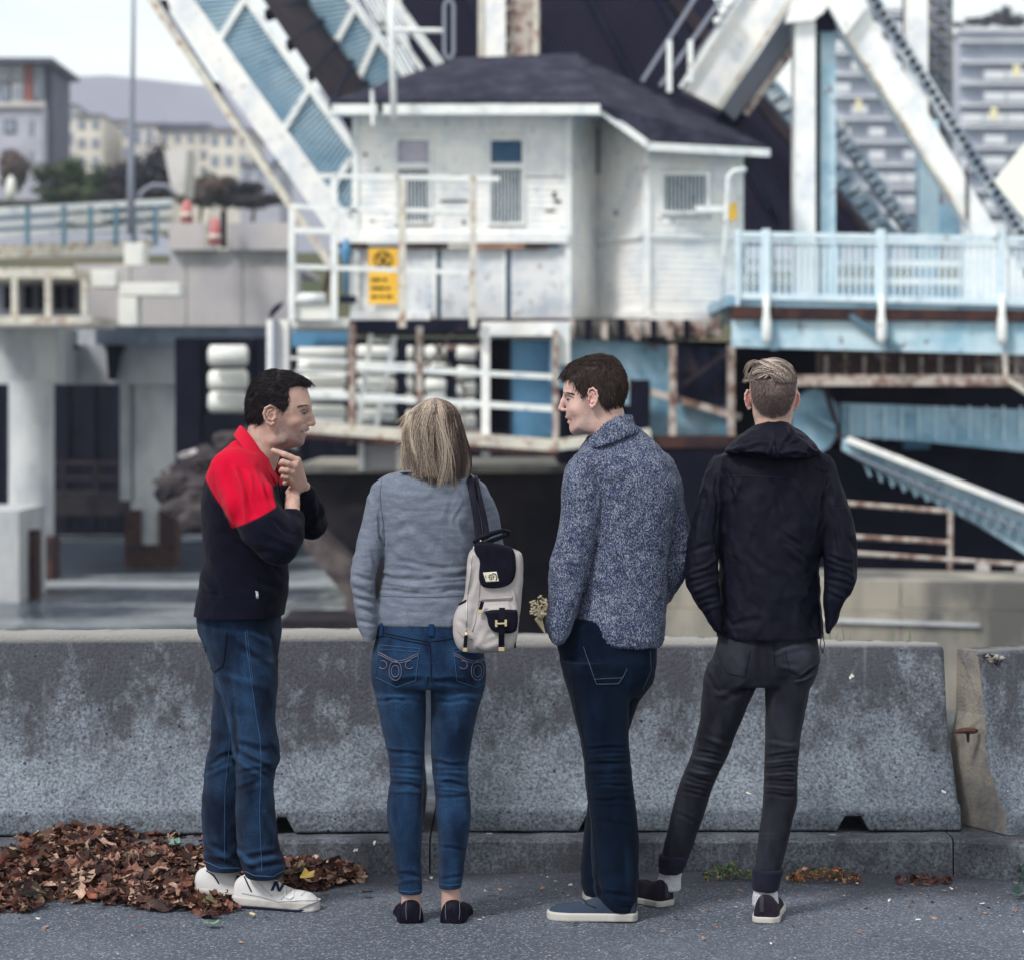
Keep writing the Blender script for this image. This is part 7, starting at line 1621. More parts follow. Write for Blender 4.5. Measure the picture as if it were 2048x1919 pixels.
o = decal(bf, [(966, 1144), (993, 1142), (998, 1161), (972, 1163)], 'metal_patch', silver, fo, .003, .002, 3); o.data.materials[0] = mat('cream_patch', (.62, .58, .48), .45)
for pl in ([(978, 1149), (986, 1148), (987, 1156), (979, 1157)],): seam(bf, pl+[pl[0]], 1.3, 'patch_mark', blackp, o, .0045)
seam(bf, [(982, 1146), (983, 1159)], 1.0, 'patch_mark', blackp, o, .0045); seam(bf, [(976, 1153), (990, 1152)], 1.0, 'patch_mark', blackp, o, .0045)
seam(bf, [(985, 1145), (991, 1147), (994, 1153), (992, 1159)], 2.2, 'patch_mark', blackp, o, .0045); seam(bf, [(971, 1149), (972, 1156)], 1.2, 'patch_mark', blackp, o, .0045)
pad([(959, 1193), (1025, 1191), (1025, 1198), (959, 1201)], 'zip_band', mat('zip_tape', (.30, .27, .28), .5), .002, .002)
seam(bb_, [(962, 1197), (1023, 1194)], 1.6, 'zip_teeth', silver, BG, .004)
seam(bb_, [(962, 1110), (961, 1150), (958, 1200), (951, 1245), (945, 1262)], 1.6, 'panel_seam', mat('bag_seam', (.20, .18, .19), .6), BG, .001); seam(bb_, [(1028, 1176), (1036, 1210), (1039, 1250)], 1.6, 'panel_seam', bpy.data.materials['bag_seam'], BG, .001)
seam(bb_, [(944, 1110), (940, 1150), (934, 1200), (932, 1262)], 2.0, 'side_zip', silver, BG, .002); seam(bb_, [(915, 1260), (925, 1272), (945, 1278)], 1.6, 'panel_seam', bpy.data.materials['bag_seam'], BG, .001)
pk = infl([(966, 1219), (1032, 1217), (1036, 1222), (1036, 1250), (1031, 1264), (1010, 1266), (985, 1262), (976, 1248), (974, 1232)], 7.75, lambda x, z: .012+.0*x, .8, 1)
V, Fq = mesh_sdf(pk, (XX(960, 7.75), 7.72, ZZ(1272, 7.75)), (XX(1042, 7.75), 7.78, ZZ(1210, 7.75)), .0028); po = put_mesh('pocket_flap', V, Fq, blackleather, BG); bp2 = bvh_of(V, Fq)
MB().tube([P(1004, 1215, 7.742), P(1004, 1235, 7.732), P(1003.5, 1265, 7.734), P(1003, 1298, 7.752)], .0001, 4)
sv = MB(); 
for a_, b_ in (((1004, 1214, 7.744), (1004, 1240, 7.733)), ((1004, 1240, 7.733), (1003, 1268, 7.733)), ((1003, 1268, 7.733), (1003, 1296, 7.752))): sv.beam(P(*a_), P(*b_), .019, .004)
sv.build('closing_strap', blackleather, BG, bevel=.001); MB().pbox(997, 1009, 1293, 1301, 7.745, .006).build('strap_tip', gold, BG, bevel=.001)
hb = MB(); hb.pbox(990, 995, 1239, 1253, 7.724, .006); hb.pbox(1009, 1014, 1238, 1252, 7.724, .006); hb.beam(P(993, 1246, 7.726), P(1011, 1245.5, 7.726), .006, .007); hb.build('buckle', gold, BG, bevel=.0012)
def pull(x, y, x2, y2, Yp):
    MB().beam(P(x, y, Yp), P(x2, y2, Yp-.002), .012, .004).build('zip_pull', blackleather, BG, bevel=.001); MB().beam(P(x2, y2-2, Yp-.003), P(x2, y2+6, Yp-.003), .014, .006).build('zip_tip', gold, BG, bevel=.001)
pull(965, 1202, 960, 1220, 7.745); pull(932, 1270, 930, 1296, 7.765)
MB().tube([P(932, 1264, 7.765), P(933, 1269, 7.762)], .005, 8).build('zip_slider', gold, BG)
seam(bb_, [(934, 1199), (916, 1211), (907, 1226), (906, 1236)], 4.5, 'side_strap', blackleather, BG, .002)
MB().beam(P(1031, 1268, 7.79), P(1030, 1294, 7.80), .006, .01).build('side_strap', blackleather, BG)
def strap(pts_, w, name, th=.004):
    """flat webbing: centre line with its width lying across the picture"""
    q = [Vector(P(*p)) for p in pts_]; vs = []; n = len(q)
    for i, p in enumerate(q):
        d = (q[min(i+1, n-1)]-q[max(i-1, 0)]).normalized(); s = d.cross(Vector((0, 1, 0))).normalized()*w[i]/2; vs += [p-s, p+s]
    o = MB().add(vs, [(2*i, 2*i+1, 2*i+3, 2*i+2) for i in range(n-1)]).build(name, blackleather, BG, smooth=True)
    a = o.modifiers.new('s', 'SOLIDIFY'); a.thickness = th; a.offset = 0; b = o.modifiers.new('b', 'SUBSURF'); b.levels = b.render_levels = 2
strap([(936, 952, 8.02), (938, 950, 7.92), (943, 975, 7.868), (950, 1015, 7.845), (956, 1050, 7.83), (958, 1085, 7.80)], [.03, .03, .026, .024, .026, .03], 'shoulder_strap')
strap([(948, 952, 8.00), (950, 957, 7.915), (957, 985, 7.872), (966, 1025, 7.85), (971, 1050, 7.84), (974, 1080, 7.82)], [.026, .024, .018, .020, .022, .024], 'shoulder_strap')
hl = MB(); hl.tube([P(950, 1086, 7.80), P(962, 1074, 7.79), (P(985, 1066, 7.80)), P(1005, 1060, 7.82), P(1018, 1063, 7.84), P(1016, 1070, 7.85), P(1003, 1073, 7.84), P(985, 1080, 7.82), P(968, 1090, 7.81)], [.010, .011, .008, .0075, .0075, .007, .0075, .008, .010], 8); hl.build('handle', blackleather, BG, smooth=True)
MB().tube([P(961, 1081, 7.775), P(963, 1082, 7.772)], .004, 8).build('rivet', gold, BG); MB().tube([P(949, 1092, 7.79), P(947, 1098, 7.79)], .004, 8).build('ring', silver, BG)

# ================================================================== person 3: man in the marled sweater, face to the left
M3 = thing('person', 'tall young man in a marled blue knit sweater and dark jeans, looking left in profile', 'person', (XX(1230, 8.02), 8.02, 0), 'people standing at the barrier')
Y3 = 8.03
prof3 = [(1249, 775), (1246, 752), (1237, 735), (1222, 722), (1200, 716), (1178, 718), (1155, 727), (1139, 740), (1131, 753), (1127.5, 768), (1126, 780), (1127.5, 790), (1130, 800), (1132.5, 812), (1131.5, 824), (1132.5, 834), (1137, 841), (1139, 849), (1138.5, 858), (1141, 866), (1149, 870.5), (1162, 870), (1176, 866), (1190, 856), (1210, 845), (1232, 825), (1244, 800)]
hw3 = headw(XX(1249, Y3), XX(1126, Y3), ZZ(871, Y3), ZZ(716, Y3), .96)
def sd3(px, py, s): return (XX(px, Y3), Y3+s, ZZ(py, Y3))
h3 = infl(prof3, Y3, hw3)
f = U([h3, chain([(*sd3(1212, 830, 0), .060), (*sd3(1218, 870, 0), .062), (*sd3(1225, 905, 0), .07)], .01)], .022)
for s in (-1, 1):
    f = U([f, ell(sd3(1140, 787, s*.028), (.018, .022, .0052))], .010)
    f = SUB(f, ell(sd3(1133, 798.5, s*.032), (.013, .012, .009)), .010)
    f = U([f, ell(sd3(1139.5, 798, s*.030), (.0122, .012, .0115))], .002)
    f = U([f, chain([(*sd3(1147, 796.5, s*.041), .0030), (*sd3(1140, 794.2, s*.040), .0046), (*sd3(1133, 796, s*.030), .0036)], .001)], .003)
    f = U([f, ell(sd3(1156, 818, s*.044), (.024, .014, .020))], .026); f = U([f, ell(sd3(1176, 850, s*.046), (.030, .010, .020))], .03)
f = U([f, chain([(*sd3(1131, 792, 0), .0080), (*sd3(1127, 803, 0), .0090), (*sd3(1122, 816.5, 0), .0098)], .006)], .008)
for s in (-1, 1):
    f = U([f, ell(sd3(1127.5, 820, s*.011), (.0095, .0062, .0062))], .004); f = SUB(f, ell(sd3(1123, 825, s*.0055), (.004, .0028, .0024)), .0015)
f = U([f, chain([(*sd3(1143, 836.5, -.019), .0028), (*sd3(1135, 834.5, -.007), .0040), (*sd3(1133, 834.5, 0), .0042), (*sd3(1135, 834.5, .007), .0040), (*sd3(1143, 836.5, .019), .0028)], .002)], .004)
f = U([f, chain([(*sd3(1144, 843, -.018), .0028), (*sd3(1139, 844.5, -.007), .0044), (*sd3(1137.4, 844.5, 0), .0046), (*sd3(1139, 844.5, .007), .0044), (*sd3(1144, 843, .018), .0028)], .002)], .004)
f = SUB(f, chain([(*sd3(1146, 839.5, -.030), .0013), (*sd3(1139, 839.5, -.020), .0022), (*sd3(1132, 839.5, -.006), .003), (*sd3(1130, 839.5, 0), .003)], 0), .002)
f = U([f, ear_side(sd3(1183, 796, 0)[0], sd3(1183, 796, 0)[2], Y3-.070, -1, .062, .10, wa=.74), ear_side(sd3(1183, 796, 0)[0], sd3(1183, 796, 0)[2], Y3+.094, -1, .062, .10)], .003)
bd = [f, Colp([(905, 1190, 1290, 8.05, .08), (960, 1175, 1320, 8.05, .10), (1062, 1180, 1320, 8.05, .10), (1173, 1175, 1310, 8.05, .10), (1290, 1150, 1290, 8.05, .11)]), chain(pts((1165, 950, 8.0, .045), (1142, 1120, 7.99, .035), (1118, 1265, 7.96, .03)), .01), chain(pts((1325, 960, 8.06, .045), (1362, 1100, 8.08, .032), (1330, 1190, 8.10, .028)), .01),
      chain(pts((1190, 1320, 8.0, .07), (1215, 1540, 8.0, .045), (1232, 1780, 8.02, .033), (1230, 1800, 8.01, .03)), .01), chain(pts((1262, 1320, 8.12, .045), (1228, 1430, 8.14, .036), (1213, 1540, 8.16, .036), (1200, 1760, 8.2, .032), (1210, 1785, 8.2, .03)), .01)]
SK3 = V3(.50, .33, .29)
def col3(V, N_):
    px, py = pix(V); c = np.tile(SK3, (len(V), 1))*(1+.10*fbm(V[:, 0], V[:, 1], V[:, 2], 60, 3))[:, None]
    def tint(w, t, a=1):
        w = np.clip(w*a, 0, 1)[:, None]; c[:] = c*(1-w)+np.array(t)*w
    st = np.clip(-poly2d(px, py, [(1172, 830), (1160, 838), (1150, 850), (1142, 858), (1146, 873), (1175, 872), (1186, 850), (1186, 815), (1176, 815)])/8, 0, 1); tint(st*(.4+.3*vnoise(V[:, 0], V[:, 1], V[:, 2], 400)), (.30, .22, .22))
    for (x, y, r, t_, a) in ((1150, 815, 11, (.66, .38, .35), .5), (1120, 822, 6, (.58, .30, .27), .6), (1184, 800, 10, (.66, .32, .30), .6), (1187, 785, 8, (.66, .32, .30), .4), (1135, 834.5, 4, (.52, .26, .26), .7), (1138, 844.5, 5, (.55, .28, .28), .7)): tint(gauss(px, py, x, y, r), t_, a)
    tint(((np.hypot(px-1137.5, (py-799.5)*1.9) < 4.0) & (N_[:, 1] < -.2)).astype(float), (.20, .17, .18)); tint(((np.hypot(px-1135.5, py-799) < 2.4)).astype(float), (.03, .02, .02))
    tint(np.exp(-(np.abs(poly2d(px, py, [(1147, 796), (1139, 792.5), (1132, 796), (1139, 793)]))/1.4)**2), (.07, .045, .05), .9)
    tint(gauss(px, py, 1142, 840, 2.2), (.16, .07, .07), .8)
    for (x, y) in ((1149, 833), (1198, 839)): tint(gauss(px, py, x, y, 1.1), (.16, .09, .09), .6)
    return c
bodyo, _, _ = bodymesh('body', U(bd, .015), (.10, 7.88, .12), (.62, 8.28, 1.88), M3, [(ZZ(900, 8.0), ZZ(706, 8.0))], col3, h=.0026, hf=.0023)
hp3 = [(1256, 775), (1253, 752), (1245, 733), (1232, 719), (1215, 711), (1198, 708.5), (1178, 712), (1158, 719), (1142, 727), (1128, 742), (1120, 754), (1128, 757), (1140, 758), (1147, 763), (1150, 775), (1160, 785), (1165, 796), (1172, 790), (1176, 777), (1186, 774), (1193, 780), (1196, 795), (1201, 808), (1210, 819), (1228, 823), (1243, 817), (1250, 800)]
hair3 = infl(hp3, Y3, lambda x, z: hw3(x, z)+.0055, .9, 1); hm3 = msk(hp3, Y3); hf3 = lambda x, y, z: smax(smax(smin(hair3(x, y, z), h3(x, y, z)-.0065, .004), hm3(x, y, z), .004), -(h3(x, y, z)+.001), .003)
V, Fq = mesh_sdf(hf3, (.14, 7.92, 1.62), (.41, 8.14, 1.88), .0025); N_ = normals_of(hf3, V); V = V+N_*(.0022*fbm(V[:, 0], V[:, 1], V[:, 2], 60, 3))[:, None]
put_mesh('hair', V, Fq, hairm, M3, np.tile(V3(.030, .021, .020), (len(V), 1)))
zt3 = ZZ(748, Y3)
def fl3(p, n):
    t_ = min(1, max(0, (p[2]-zt3)/.05+.5*n[2])); a_ = np.array((-.95, 0, .12-.9*max(0, (XX(1165, Y3)-p[0])/.08))); b_ = np.array((.25 if p[0] > XX(1185, Y3) else -.25, 0, -1)); return a_*t_+b_*(1-t_)
short_hair(V, N_, 4600, fl3, .024, .00065, (.036, .024, .022), .28, .0045, M3, 6, cond=lambda V, N_: (N_[:, 1] < .3), light=(.20, (.075, .052, .046)))
bvb = BVHTree.FromPolygons([tuple(v.co+Vector(M3.location)) for v in bodyo.data.vertices], [tuple(p.vertices) for p in bodyo.data.polygons])
ls = []; rs = []; cs = []; rgh = np.random.default_rng(4)
for i in range(80):
    t_ = rgh.random(); x, y = 1127+21*t_, 784+4.5*t_*t_+rgh.random()*3
    h = shoot(bvb, x, y, .0008)
    if h: p = np.array(h[0]); ls.append(np.array([p, p+(.003, -.0012, .0010), p+(.007, -.0008, -.0004)])); rs.append(.0006); cs.append((.035, .022, .022))
strands('eyebrow', ls, rs, cs, hairm, M3)
# sweater
tor = Colp([(852, 1190, 1272, 8.05, .06), (868, 1180, 1292, 8.05, .078), (880, 1172, 1306, 8.05, .092), (893, 1160, 1322, 8.05, .108), (910, 1156, 1336, 8.05, .122), (933, 1160, 1349, 8.05, .134), (967, 1166, 1360, 8.05, .138), (1000, 1168, 1356, 8.05, .138), (1062, 1168, 1347, 8.05, .132), (1112, 1164, 1339, 8.05, .128), (1173, 1154, 1336, 8.05, .128), (1217, 1147, 1333, 8.05, .132), (1250, 1142, 1330, 8.05, .136), (1270, 1150, 1327, 8.05, .136), (1290, 1160, 1322, 8.05, .128)], 2.2, .012)
al = Colp([(898, 1168, 1200, 8.01, .05), (910, 1148, 1204, 8.0, .062), (933, 1131, 1207, 7.995, .068), (967, 1124, 1207, 7.985, .070), (1028, 1121, 1201, 7.975, .068), (1089, 1110.7, 1187, 7.97, .066), (1122, 1100, 1181, 7.965, .064), (1163, 1097, 1171, 7.96, .062), (1217, 1094, 1158, 7.95, .058), (1248, 1089, 1146, 7.94, .053), (1270, 1096, 1139, 7.935, .046), (1287, 1104, 1127, 7.935, .038)], 2.1, .010)
ar = Colp([(905, 1300, 1338, 8.07, .055), (925, 1318, 1349, 8.07, .060), (953, 1318, 1359, 8.075, .062), (987, 1322, 1366, 8.08, .062), (1028, 1330, 1374, 8.08, .060), (1068, 1336, 1385, 8.08, .058), (1106, 1334, 1393, 8.08, .056), (1130, 1330, 1390, 8.08, .055), (1146, 1326, 1377, 8.09, .053), (1170, 1318, 1361, 8.10, .050), (1204, 1312, 1337, 8.11, .045)], 2.1, .012)
sw = U([tor, al], .014); sw = U([sw, ar], .014)
sw = SUB(sw, cap(P(1222, 880, 8.03), P(1216, 850, 8.03), .062, .062), .006)
fs_ = [(1205, 985, 1198, 1050, 5, -6), (1196, 1050, 1178, 1140, 5, -7), (1176, 1140, 1150, 1240, 5, -6), (1185, 1165, 1210, 1195, 9, -5), (1195, 1155, 1225, 1180, 9, 3), (1102, 1115, 1150, 1105, 5, -4), (1104, 1128, 1165, 1122, 5, 4), (1100, 1145, 1160, 1148, 6, -3), (1345, 1110, 1385, 1105, 5, -4), (1340, 1125, 1385, 1122, 5, 4), (1352, 990, 1345, 1100, 4, -5), (1342, 1110, 1333, 1200, 4, -5), (1150, 1000, 1190, 980, 9, 3), (1205, 960, 1260, 930, 12, 3), (1110, 1260, 1150, 1180, 8, 3), (1220, 1100, 1320, 1120, 15, 2), (1180, 1100, 1200, 1060, 8, 3), (1235, 880, 1300, 900, 10, 2)]
def knitd(V, N_):
    x, y, z = V.T; ang = np.arctan2(y-8.05, x-XX(1245, 8.05)); rib = np.sin(ang*.135*2*math.pi/.0135/1.0)
    hemz = ZZ(1262, 8.05); lower = np.clip((hemz-z)/.01, 0, 1)
    return .0012*rib*(.35+.9*lower)+.0022*vnoise(x, y, z, 120)*.6+.003*vnoise(x, y, z, 14)
_, V, Fq = garment('sweater', sw, (.10, 7.84, .88), (.64, 8.24, 1.66), .0044, knit, M3, fs_, .0026, 10, knitd)
# turtleneck funnel: outer rolled band with ribs
tnk = Colp([(829, 1213, 1262, 8.03, .055), (836, 1206, 1264, 8.03, .066), (846, 1196, 1266, 8.03, .076), (856, 1188, 1274, 8.03, .084), (866, 1181, 1281, 8.035, .090), (884, 1174, 1268, 8.03, .090), (896, 1180, 1240, 8.02, .080)], 2.0, .006)
til = lambda g: (lambda x, y, z: g(x, y, z))
inner = chain([(*sd3(1214, 880, 0), .062), (*sd3(1218, 835, 0), .060), (*sd3(1224, 815, 0), .070)], 0)
cutp = lambda x, y, z: (z-ZZ(858, 8.03))-(x-XX(1196, 8.03))*.52-.012      # the rim slopes from the nape down to the throat
cutl = lambda x, y, z: (ZZ(902, 8.03)-z)+(x-XX(1176, 8.03))*.36
col_f = lambda x, y, z: smax(smax(smax(tnk(x, y, z)-.003, cutp(x, y, z), .006), cutl(x, y, z), .008), -inner(x, y, z), .004)
V, Fq = mesh_sdf(col_f, (.20, 7.90, 1.50), (.46, 8.16, 1.70), .003); N_ = normals_of(col_f, V); an = np.arctan2(V[:, 1]-8.03, V[:, 0]-XX(1222, 8.03))
V = V+N_*(.0016*np.sin(an*44)+.0010*vnoise(V[:, 0], V[:, 1], V[:, 2], 140)+0)[:, None]; put_mesh('turtleneck_collar', V, Fq, knit, M3)
# jeans
pel = Colp([(1232, 1122, 1306, 8.04, .110), (1250, 1114, 1314, 8.04, .118), (1290, 1114, 1314, 8.04, .120), (1326, 1123, 1314, 8.04, .12), (1363, 1133, 1306, 8.05, .11), (1392, 1142, 1280, 8.06, .09)], 2.2, .015)
l1 = Colp([(1320, 1120, 1250, 8.0, .098), (1350, 1128, 1256, 8.0, .098), (1390, 1140, 1258, 8.0, .095), (1440, 1151, 1258, 8.0, .090), (1473, 1160, 1257, 8.0, .085), (1523, 1168, 1261, 8.0, .080), (1559, 1170, 1265, 8.0, .078), (1599, 1175, 1270, 8.01, .077), (1639, 1180, 1275, 8.01, .077), (1672, 1181, 1278, 8.015, .077), (1739, 1184, 1278, 8.02, .078), (1779, 1189, 1276, 8.02, .078), (1803, 1197, 1274.6, 8.02, .076), (1818, 1215, 1273, 8.02, .07)], 2.1, .008)
l2 = Colp([(1340, 1235, 1312, 8.12, .085), (1363, 1235, 1307, 8.12, .085), (1400, 1225, 1278, 8.13, .082), (1430, 1210, 1267, 8.14, .08), (1500, 1190, 1245, 8.16, .075), (1600, 1176, 1240, 8.18, .07), (1690, 1165, 1235, 8.2, .07), (1740, 1160, 1232, 8.2, .07), (1765, 1161, 1230, 8.2, .07), (1788, 1168, 1226, 8.2, .062)], 2.0, .008)
jn = U([pel, l1], .02); jn = U([jn, l2], .012); jn = SUB(jn, cap(P(1257, 1300, 7.925), P(1258, 1440, 7.95), .003, .004), .008)
fw = [(1170, 1495, 1255, 1490, 4, -4), (1172, 1512, 1258, 1505, 4, 3), (1172, 1525, 1260, 1522, 4, -4.5), (1174, 1545, 1262, 1548, 4, -4), (1175, 1535, 1262, 1535, 4, 3), (1178, 1572, 1266, 1570, 4, -3.5), (1180, 1598, 1268, 1600, 5, -3), (1190, 1640, 1265, 1650, 6, -2), (1255, 1690, 1262, 1780, 8, 3), (1190, 1740, 1200, 1800, 6, -3), (1130, 1330, 1240, 1365, 10, 1.5), (1200, 1785, 1270, 1795, 6, -3), (1165, 1400, 1180, 1480, 8, 2)]
_, V, Fq = garment('jeans', jn, (.12, 7.86, .0), (.52, 8.32, 1.02), .0046, bluedark, M3, fw, .0014, 10, lambda V, N_: stack(V, ZZ(1545, 8), .10, 130, .0012, seed=7)+stack(V, ZZ(1770, 8), .07, 100, .002, seed=8), denim_col((.0018, .0048, .0135), (.0045, .0125, .031), 0, 110, ((1255, 1360, 6, 60, .5), (1225, 1540, 25, 30, .25), (1258, 1740, 9, 40, .8))))
bv = bvh_of(V, Fq)
seam(bv, [(1167, 1292), (1185, 1345), (1193, 1367), (1236, 1366), (1247, 1350), (1254, 1335)], 1.2, 'back_pocket', thread, M3, .0015); seam(bv, [(1188, 1357), (1246, 1354)], 1.0, 'back_pocket', thread, M3, .0015); seam(bv, [(1300, 1302), (1302, 1340), (1285, 1378)], 1.0, 'back_pocket', thread, M3, .0015)
seam(bv, [(1140, 1300), (1152, 1400), (1172, 1500), (1180, 1600), (1192, 1700), (1196, 1790)], 1.2, 'side_seam', threaddk, M3, .0015); seam(bv, [(1196, 1792), (1230, 1806), (1272, 1810)], 1.4, 'hem', threaddk, M3)
def slipon(x0, y0, th, L_, par):
    H = [(0, .070), (.08, .082), (.22, .088), (.36, .088), (.5, .066), (.65, .055), (.8, .050), (.92, .044), (1, .028)]
    t = bpy.data.objects.new('shoe', None); link(t, par); lo, hi = bb(x0, y0, th, L_)
    V, Fq = mk('upper', shoe_fn(x0, y0, th, L_, WK, H, .01), lo, hi, .0034, canvas, t); V2, F2 = mk('sole', slab(x0-.005*math.cos(th), y0, th, L_+.010, [(a, b+.004) for a, b in WK], -.001, .027, .005), lo, hi, .0034, rubberw, t)
    return t, V, Fq, V2, F2
x0, y0 = XX(1273, 7.98), 7.99; th = math.pi-.10
t, V, Fq, V2, F2 = slipon(x0, y0, th, .290, M3); bs = bvh_of(V, Fq); bs2 = bvh_of(V2, F2)
seam(bs2, [(1098, 1809), (1140, 1813), (1200, 1817), (1272, 1820)], 1.8, 'foxing_stripe', inkm, t, .0008); seam(bs, [(1166, 1786), (1165, 1796), (1175, 1808), (1192, 1814)], 3, 'elastic_gore', blackp, t, .001); seam(bs, [(1178, 1786), (1160, 1794), (1168, 1806)], 1.4, 'vamp_edge', pipingm, t, .001)
slipon(XX(1248, 8.14), 8.12, 1.95, .27, M3)

# ================================================================== person 4: young man in the black hooded jacket
M4 = thing('person', 'young man seen from behind in black hooded jacket and grey jeans, hair undercut', 'person', (XX(1535, 8.04), 8.04, 0), 'people standing at the barrier')
hc4 = P(1547, 792, 8.03); hf4, _ = gen_head((hc4[0], 8.045, hc4[2]), math.radians(93), 1.0, .0735)
skull = Colp([(724, 1520, 1575, 8.02, .05), (730, 1511, 1583, 8.02, .072), (745, 1504, 1589, 8.025, .088), (766, 1501.5, 1591.5, 8.025, .096), (790, 1502, 1591, 8.025, .096), (806, 1505, 1589, 8.03, .088), (821, 1508, 1585, 8.035, .074), (836, 1510.5, 1582.5, 8.045, .064), (860, 1510.5, 1581.5, 8.05, .060), (885, 1503, 1588, 8.05, .062)], 2.1, .02)
f = U([hf4, skull], .015); f = U([f, ear_back(1497, 800, 8.028, -1, .063), ear_back(1591, 801, 8.028, 1, .063)], .004)
bd = [f, Colp([(905, 1480, 1610, 8.05, .07), (960, 1455, 1640, 8.05, .09), (1140, 1465, 1610, 8.05, .09), (1260, 1455, 1610, 8.05, .10), (1330, 1440, 1610, 8.05, .10)]), chain(pts((1445, 965, 8.04, .032), (1408, 1130, 8.02, .022), (1434, 1228, 7.99, .014)), .01), chain(pts((1645, 968, 8.04, .032), (1680, 1130, 8.02, .022), (1664, 1225, 7.99, .012)), .01),
      chain(pts((1465, 1330, 8.06, .065), (1408, 1530, 8.12, .042), (1345, 1720, 8.22, .028), (1338, 1770, 8.24, .028)), .01), chain(pts((1580, 1330, 8.04, .065), (1562, 1530, 8.02, .042), (1532, 1760, 8.03, .028), (1532, 1805, 8.04, .028)), .01)]
def col4(V, N_):
    px, py = pix(V); c = np.tile(V3(.52, .34, .29), (len(V), 1))*(1+.05*fbm(V[:, 0], V[:, 1], V[:, 2], 60, 3))[:, None]
    up = V[:, 2] > ZZ(850, 8.03); back = V[:, 1] < 8.10
    line = [(1495, 700), (1600, 700), (1594, 775), (1588, 800), (1579, 822), (1570, 830), (1556, 832), (1546, 838), (1534, 832), (1521, 829), (1512, 818), (1504, 798), (1500, 775)]
    s = poly2d(px, py, line)+3*vnoise(V[:, 0], V[:, 1], V[:, 2], 160); w = (np.clip(.5-s/6, 0, 1)*up*back)[:, None]; n = vnoise(V[:, 0], V[:, 1], V[:, 2], 330)[:, None]
    g = V3(.13, .095, .095)*(1+.35*n)*(1+.25*fbm(V[:, 0], V[:, 1], V[:, 2], 30, 2))[:, None]; c = c*(1-w*.92)+g*w*.92
    for x in (1495, 1592): q = gauss(px, py, x, 800, 15)[:, None]*.65*(np.abs(px-1546) > 44)[:, None]; c = c*(1-q)+V3(.62, .25, .23)*q
    return c
bodyo, SV4, SF4 = bodymesh('body', U(bd, .012), (.44, 7.88, .10), (1.16, 8.36, 1.86), M4, [(ZZ(880, 8.0), ZZ(712, 8.0))], col4, h=.0032, hf=.0026)
NB = None
# shaved nape: thousands of short bristles
sel = (SV4[:, 2] > ZZ(838, 8.03)) & (SV4[:, 1] < 8.09); VV_ = SV4[sel]; NN_ = normals_of(skull, VV_); px, py = pix(VV_)
line = [(1503, 760), (1592, 760), (1590, 790), (1580, 818), (1570, 828), (1546, 836), (1522, 827), (1508, 810), (1503, 790)]; m_ = poly2d(px, py, line) < 0
short_hair(VV_[m_], NN_[m_], 3200, lambda p, n: (0, 0, -1), .0065, .00045, (.10, .072, .070), .4, .0035, M4, 8, light=(.3, (.22, .18, .17)))
# long top: base volume and swept strands
top = Colp([(718, 1526, 1560, 8.025, .03), (722, 1514, 1572, 8.025, .055), (729, 1506, 1581, 8.025, .080), (742, 1502, 1588, 8.025, .094), (756, 1502, 1591, 8.025, .0972), (764, 1503, 1590, 8.026, .0955), (776, 1506, 1588, 8.03, .09)], 2.0, .004)
tf = lambda x, y, z: smax(top(x, y, z), -(skull(x, y, z)+.002), .003)
V, Fq = mesh_sdf(tf, (XX(1485, 8), 7.88, ZZ(772, 8)), (XX(1604, 8), 8.16, ZZ(706, 8)), .0028); put_mesh('hair', V, Fq, hairm, M4, np.tile(V3(.05, .037, .037), (len(V), 1)))
cz, cxx = ZZ(764, 8.02), XX(1545.5, 8.02); rg = np.random.default_rng(32); ls = []; rs = []; cs = []
def onhead(u, v, lift): 
    r2 = min(.985, u*u+v*v); s = math.sqrt(1-r2); k = 1+lift
    return np.array((cxx+.0775*u*k, 8.022-.099*s*k, cz+.0785*v*k))
for i in range(3600):
    b = rg.random(); k = 11
    if b < .60: a0 = (-.88+.55*rg.random(), .30+.52*rg.random()); ctl = (a0[0]+.35, min(.93, a0[1]+.35)); a1 = (.15+.80*rg.random(), .02+.30*rg.random()-.08)
    elif b < .82: a0 = (-.5+.5*rg.random(), .62+.3*rg.random()); ctl = (.35, .96); a1 = (.80+.18*rg.random(), .1+.3*rg.random())
    else: a0 = (-.88+.5*rg.random(), .12+.3*rg.random()); ctl = (-.3+.3*rg.random(), .5); a1 = (-.1+.95*rg.random(), -.04+.16*rg.random())
    if a1[0]**2+a1[1]**2 > .96: a1 = (a1[0]*.93, a1[1]*.9)
    lf_ = .015+.06*rg.random(); ph = rg.random()*6; q = []
    for s in range(k):
        t_ = s/(k-1); u = (1-t_)**2*a0[0]+2*t_*(1-t_)*ctl[0]+t_*t_*a1[0]; v = (1-t_)**2*a0[1]+2*t_*(1-t_)*ctl[1]+t_*t_*a1[1]
        q.append(onhead(u+.015*math.sin(ph+t_*5), v, lf_*(.5+math.sin(t_*2.6)*.7)))
    ls.append(np.array(q)); rs.append(.0009+.0008*rg.random()); g = .5+.5*math.sin(a0[1]*23+a1[0]*9); u_ = rg.random()*.5+g*.5
    cs.append((V3(.40, .33, .29) if u_ > .62 else V3(.15, .115, .105) if u_ > .34 else V3(.035, .025, .028))*(.75+.5*rg.random()))
